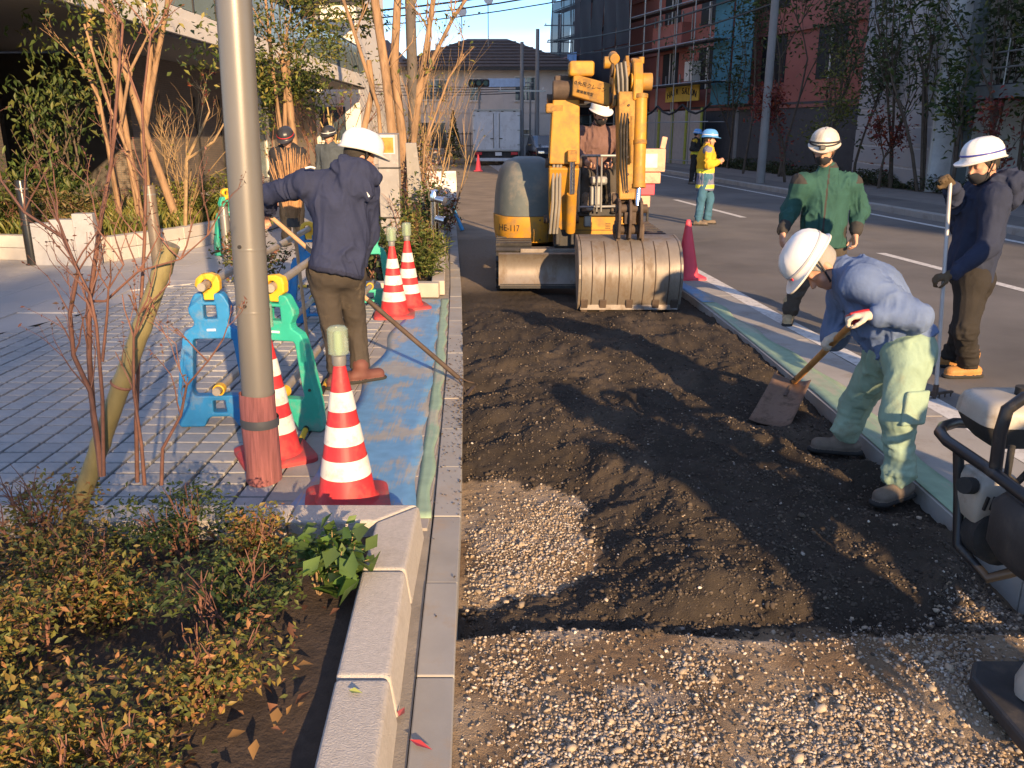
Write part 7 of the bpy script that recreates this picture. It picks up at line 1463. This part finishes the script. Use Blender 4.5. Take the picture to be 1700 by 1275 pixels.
# scaffolding in front: standards, ledgers, boards, dark netting
gg = thing('scaffolding', 'tube scaffolding with dark netting on the salmon building', 'scaffolding', A_)
k = 0; u = 0.0
while u < 21: 
    for d in (.75, 1.55): b = MB(); b.cyl(u_*u+n_*d, u_*u+n_*d+UP*13.6, .03, n=7); b.build('standard', m_tube, gg)
    u += 1.75
for lvl in range(8):
    z = .3+lvl*1.75
    for d in (.75, 1.55): b = MB(); b.cyl(u_*0+n_*d+UP*(z+.02), u_*21+n_*d+UP*(z+.02), .026, n=6); b.build('ledger', m_tube, gg)
    if lvl > 1: b = MB(); q = [u_*0+n_*.85, u_*21+n_*.85, u_*21+n_*1.45, u_*0+n_*1.45]; b.add([tuple(p+UP*zz) for zz in (z-.05, z) for p in q], [(3,2,1,0), (4,5,6,7), (0,1,5,4), (1,2,6,5), (2,3,7,6), (3,0,4,7)]); b.build('platform', m_dark, gg)
m_net = glass('dark_netting', (.012, .014, .022), .8, .86); u = 0
while u < 12:
    for z in (2.6, 6.1, 9.6): 
        V = []; F = []
        for j in range(6):
            for i in range(6): V.append(tuple(u_*(u+1.73*i/5)+n_*(1.62+.05*math.sin(i*1.3+j*.9+u+z))+UP*(z+3.45*j/5)))
        for j in range(5):
            for i in range(5): F.append((j*6+i, j*6+i+1, (j+1)*6+i+1, (j+1)*6+i))
        nmesh('net_sheet', V, F, m_net, gg, smooth=180)
    u += 1.75
b = MB(); b.box((0, 0, 0), (1.5, .04, 1.9), rz=math.atan2(u_.y, u_.x)); b.build('banner', mat('banner_blue', (.20, .35, .62), .6, var=.35, vs=1.5), gg, loc=u_*4.2+n_*1.72+UP*5.3)
for s in range(3): b = MB(); p0 = u_*(13.5+s*2.6)+n_*1.66+UP*2.85; p1 = p0+u_*2.6; b.tube([p0, p0.lerp(p1, .25)-UP*.3, p0.lerp(p1, .5)-UP*.42, p0.lerp(p1, .75)-UP*.3, p1], .05, 6); b.build('rolled_net', m_void, gg)
# panelled building
A2 = Vector((12.15, 31, 0)); B2_ = Vector((11.25, 23.4, 0)); u2 = (B2_-A2).normalized(); n2 = Vector((-1, .12, 0)).normalized(); n2 = (n2-u2*n2.dot(u2)).normalized(); L2 = (B2_-A2).length
pbd = thing('panelled_building', 'pale grey building clad in wide horizontal panels', 'building', A2); m_pan = mat('pale_panel', (.46, .45, .45), .55, var=.05, vs=.8, orand=.03)
def pb_(name, u0, u1, z0, z1, d0, d1, m, par=None):
    b = MB(); q = [u2*u0+n2*d0, u2*u1+n2*d0, u2*u1+n2*d1, u2*u0+n2*d1]; b.add([tuple(p+UP*z) for z in (z0, z1) for p in q], [(3,2,1,0), (4,5,6,7), (0,1,5,4), (1,2,6,5), (2,3,7,6), (3,0,4,7)]); return b.build(name, m, par or pbd)
cw = pb_('wall', 0, L2, 0, 14, -6, 0, mat('panel_joint', (.68, .67, .66), .6))
for k in range(24): pb_('panel', 0.0, L2-.12, .12+k*.57, .12+k*.57+.50, .002, .035, m_pan, cw)
pb_('corner_trim', L2-.11, L2, 0, 14, .002, .06, m_wht, cw)
# car park frame
cp = thing('car_park', 'dark steel framed car park with open decks at the right', 'car park', (11.6, 22.6, 0)); m_st = mat('painted_steel', (.13, .15, .15), .5, var=.1)
for x, y_ in ((0, 0), (.35, -3.6), (.7, -7.2), (1.05, -10.8), (5, 0), (5.3, -3.6), (5.6, -7.2)): b = MB(); b.box((x, y_, 5.5), (.28, .28, 11)); b.build('column', m_st, cp)
for fl in range(4):
    z = 2.6+fl*2.55; b = MB(); b.bar((0, .3, z), (1.1, -11.2, z), .16, .30); b.build('beam', m_st, cp); b = MB(); b.bar((0.0, .3, z-.0), (6, .3, z), .16, .30); b.build('beam', m_st, cp); b = MB(); b.box((3.6, -5.2, z+.16), (6.2, 11, .04), rz=R(5)); b.build('deck', m_void, cp)
    for hz in (.55, .9, 1.2): b = MB(); b.cyl((.0, .25, z+hz), (1.1, -11.2, z+hz), .025, n=6); b.build('guard_rail', m_tube, cp)
    for k in range(8): b = MB(); b.cyl((.0+.14*k, .2-1.45*k, z+.1), (.14*k, .2-1.45*k, z+1.2), .02, n=6); b.build('guard_post', m_tube, cp)
b = MB(); b.box((6.6, -5, 5.5), (.2, 12, 11)); b.build('back_wall', m_void, cp)
for k in range(10): b = MB(); b.box((1.6+.22*k, -.9, .3+.25*k), (.3, 1.0, .05)); b.build('stair_tread', m_st, cp)
# tall blocks out of view to the right; their long shade lies over the far side of the street
tw = thing('tower_block', 'tall apartment block out of view to the right behind the camera', 'building', (40, -36, 0)); b = MB(); 
dsh = 5.0+(20.7+44)*math.tan(R(SUN_AZ))
b.box((dsh-40+22, 2, 22), (44, 20, 44)); q = b.build('wall', m_hw, tw)
for fl in range(12):
    for k in range(10): b = MB(); b.box((dsh-40+2.5+k*4.2, 12.03, 3+fl*3.4), (2.4, .1, 1.8)); b.build('window', m_win, q)
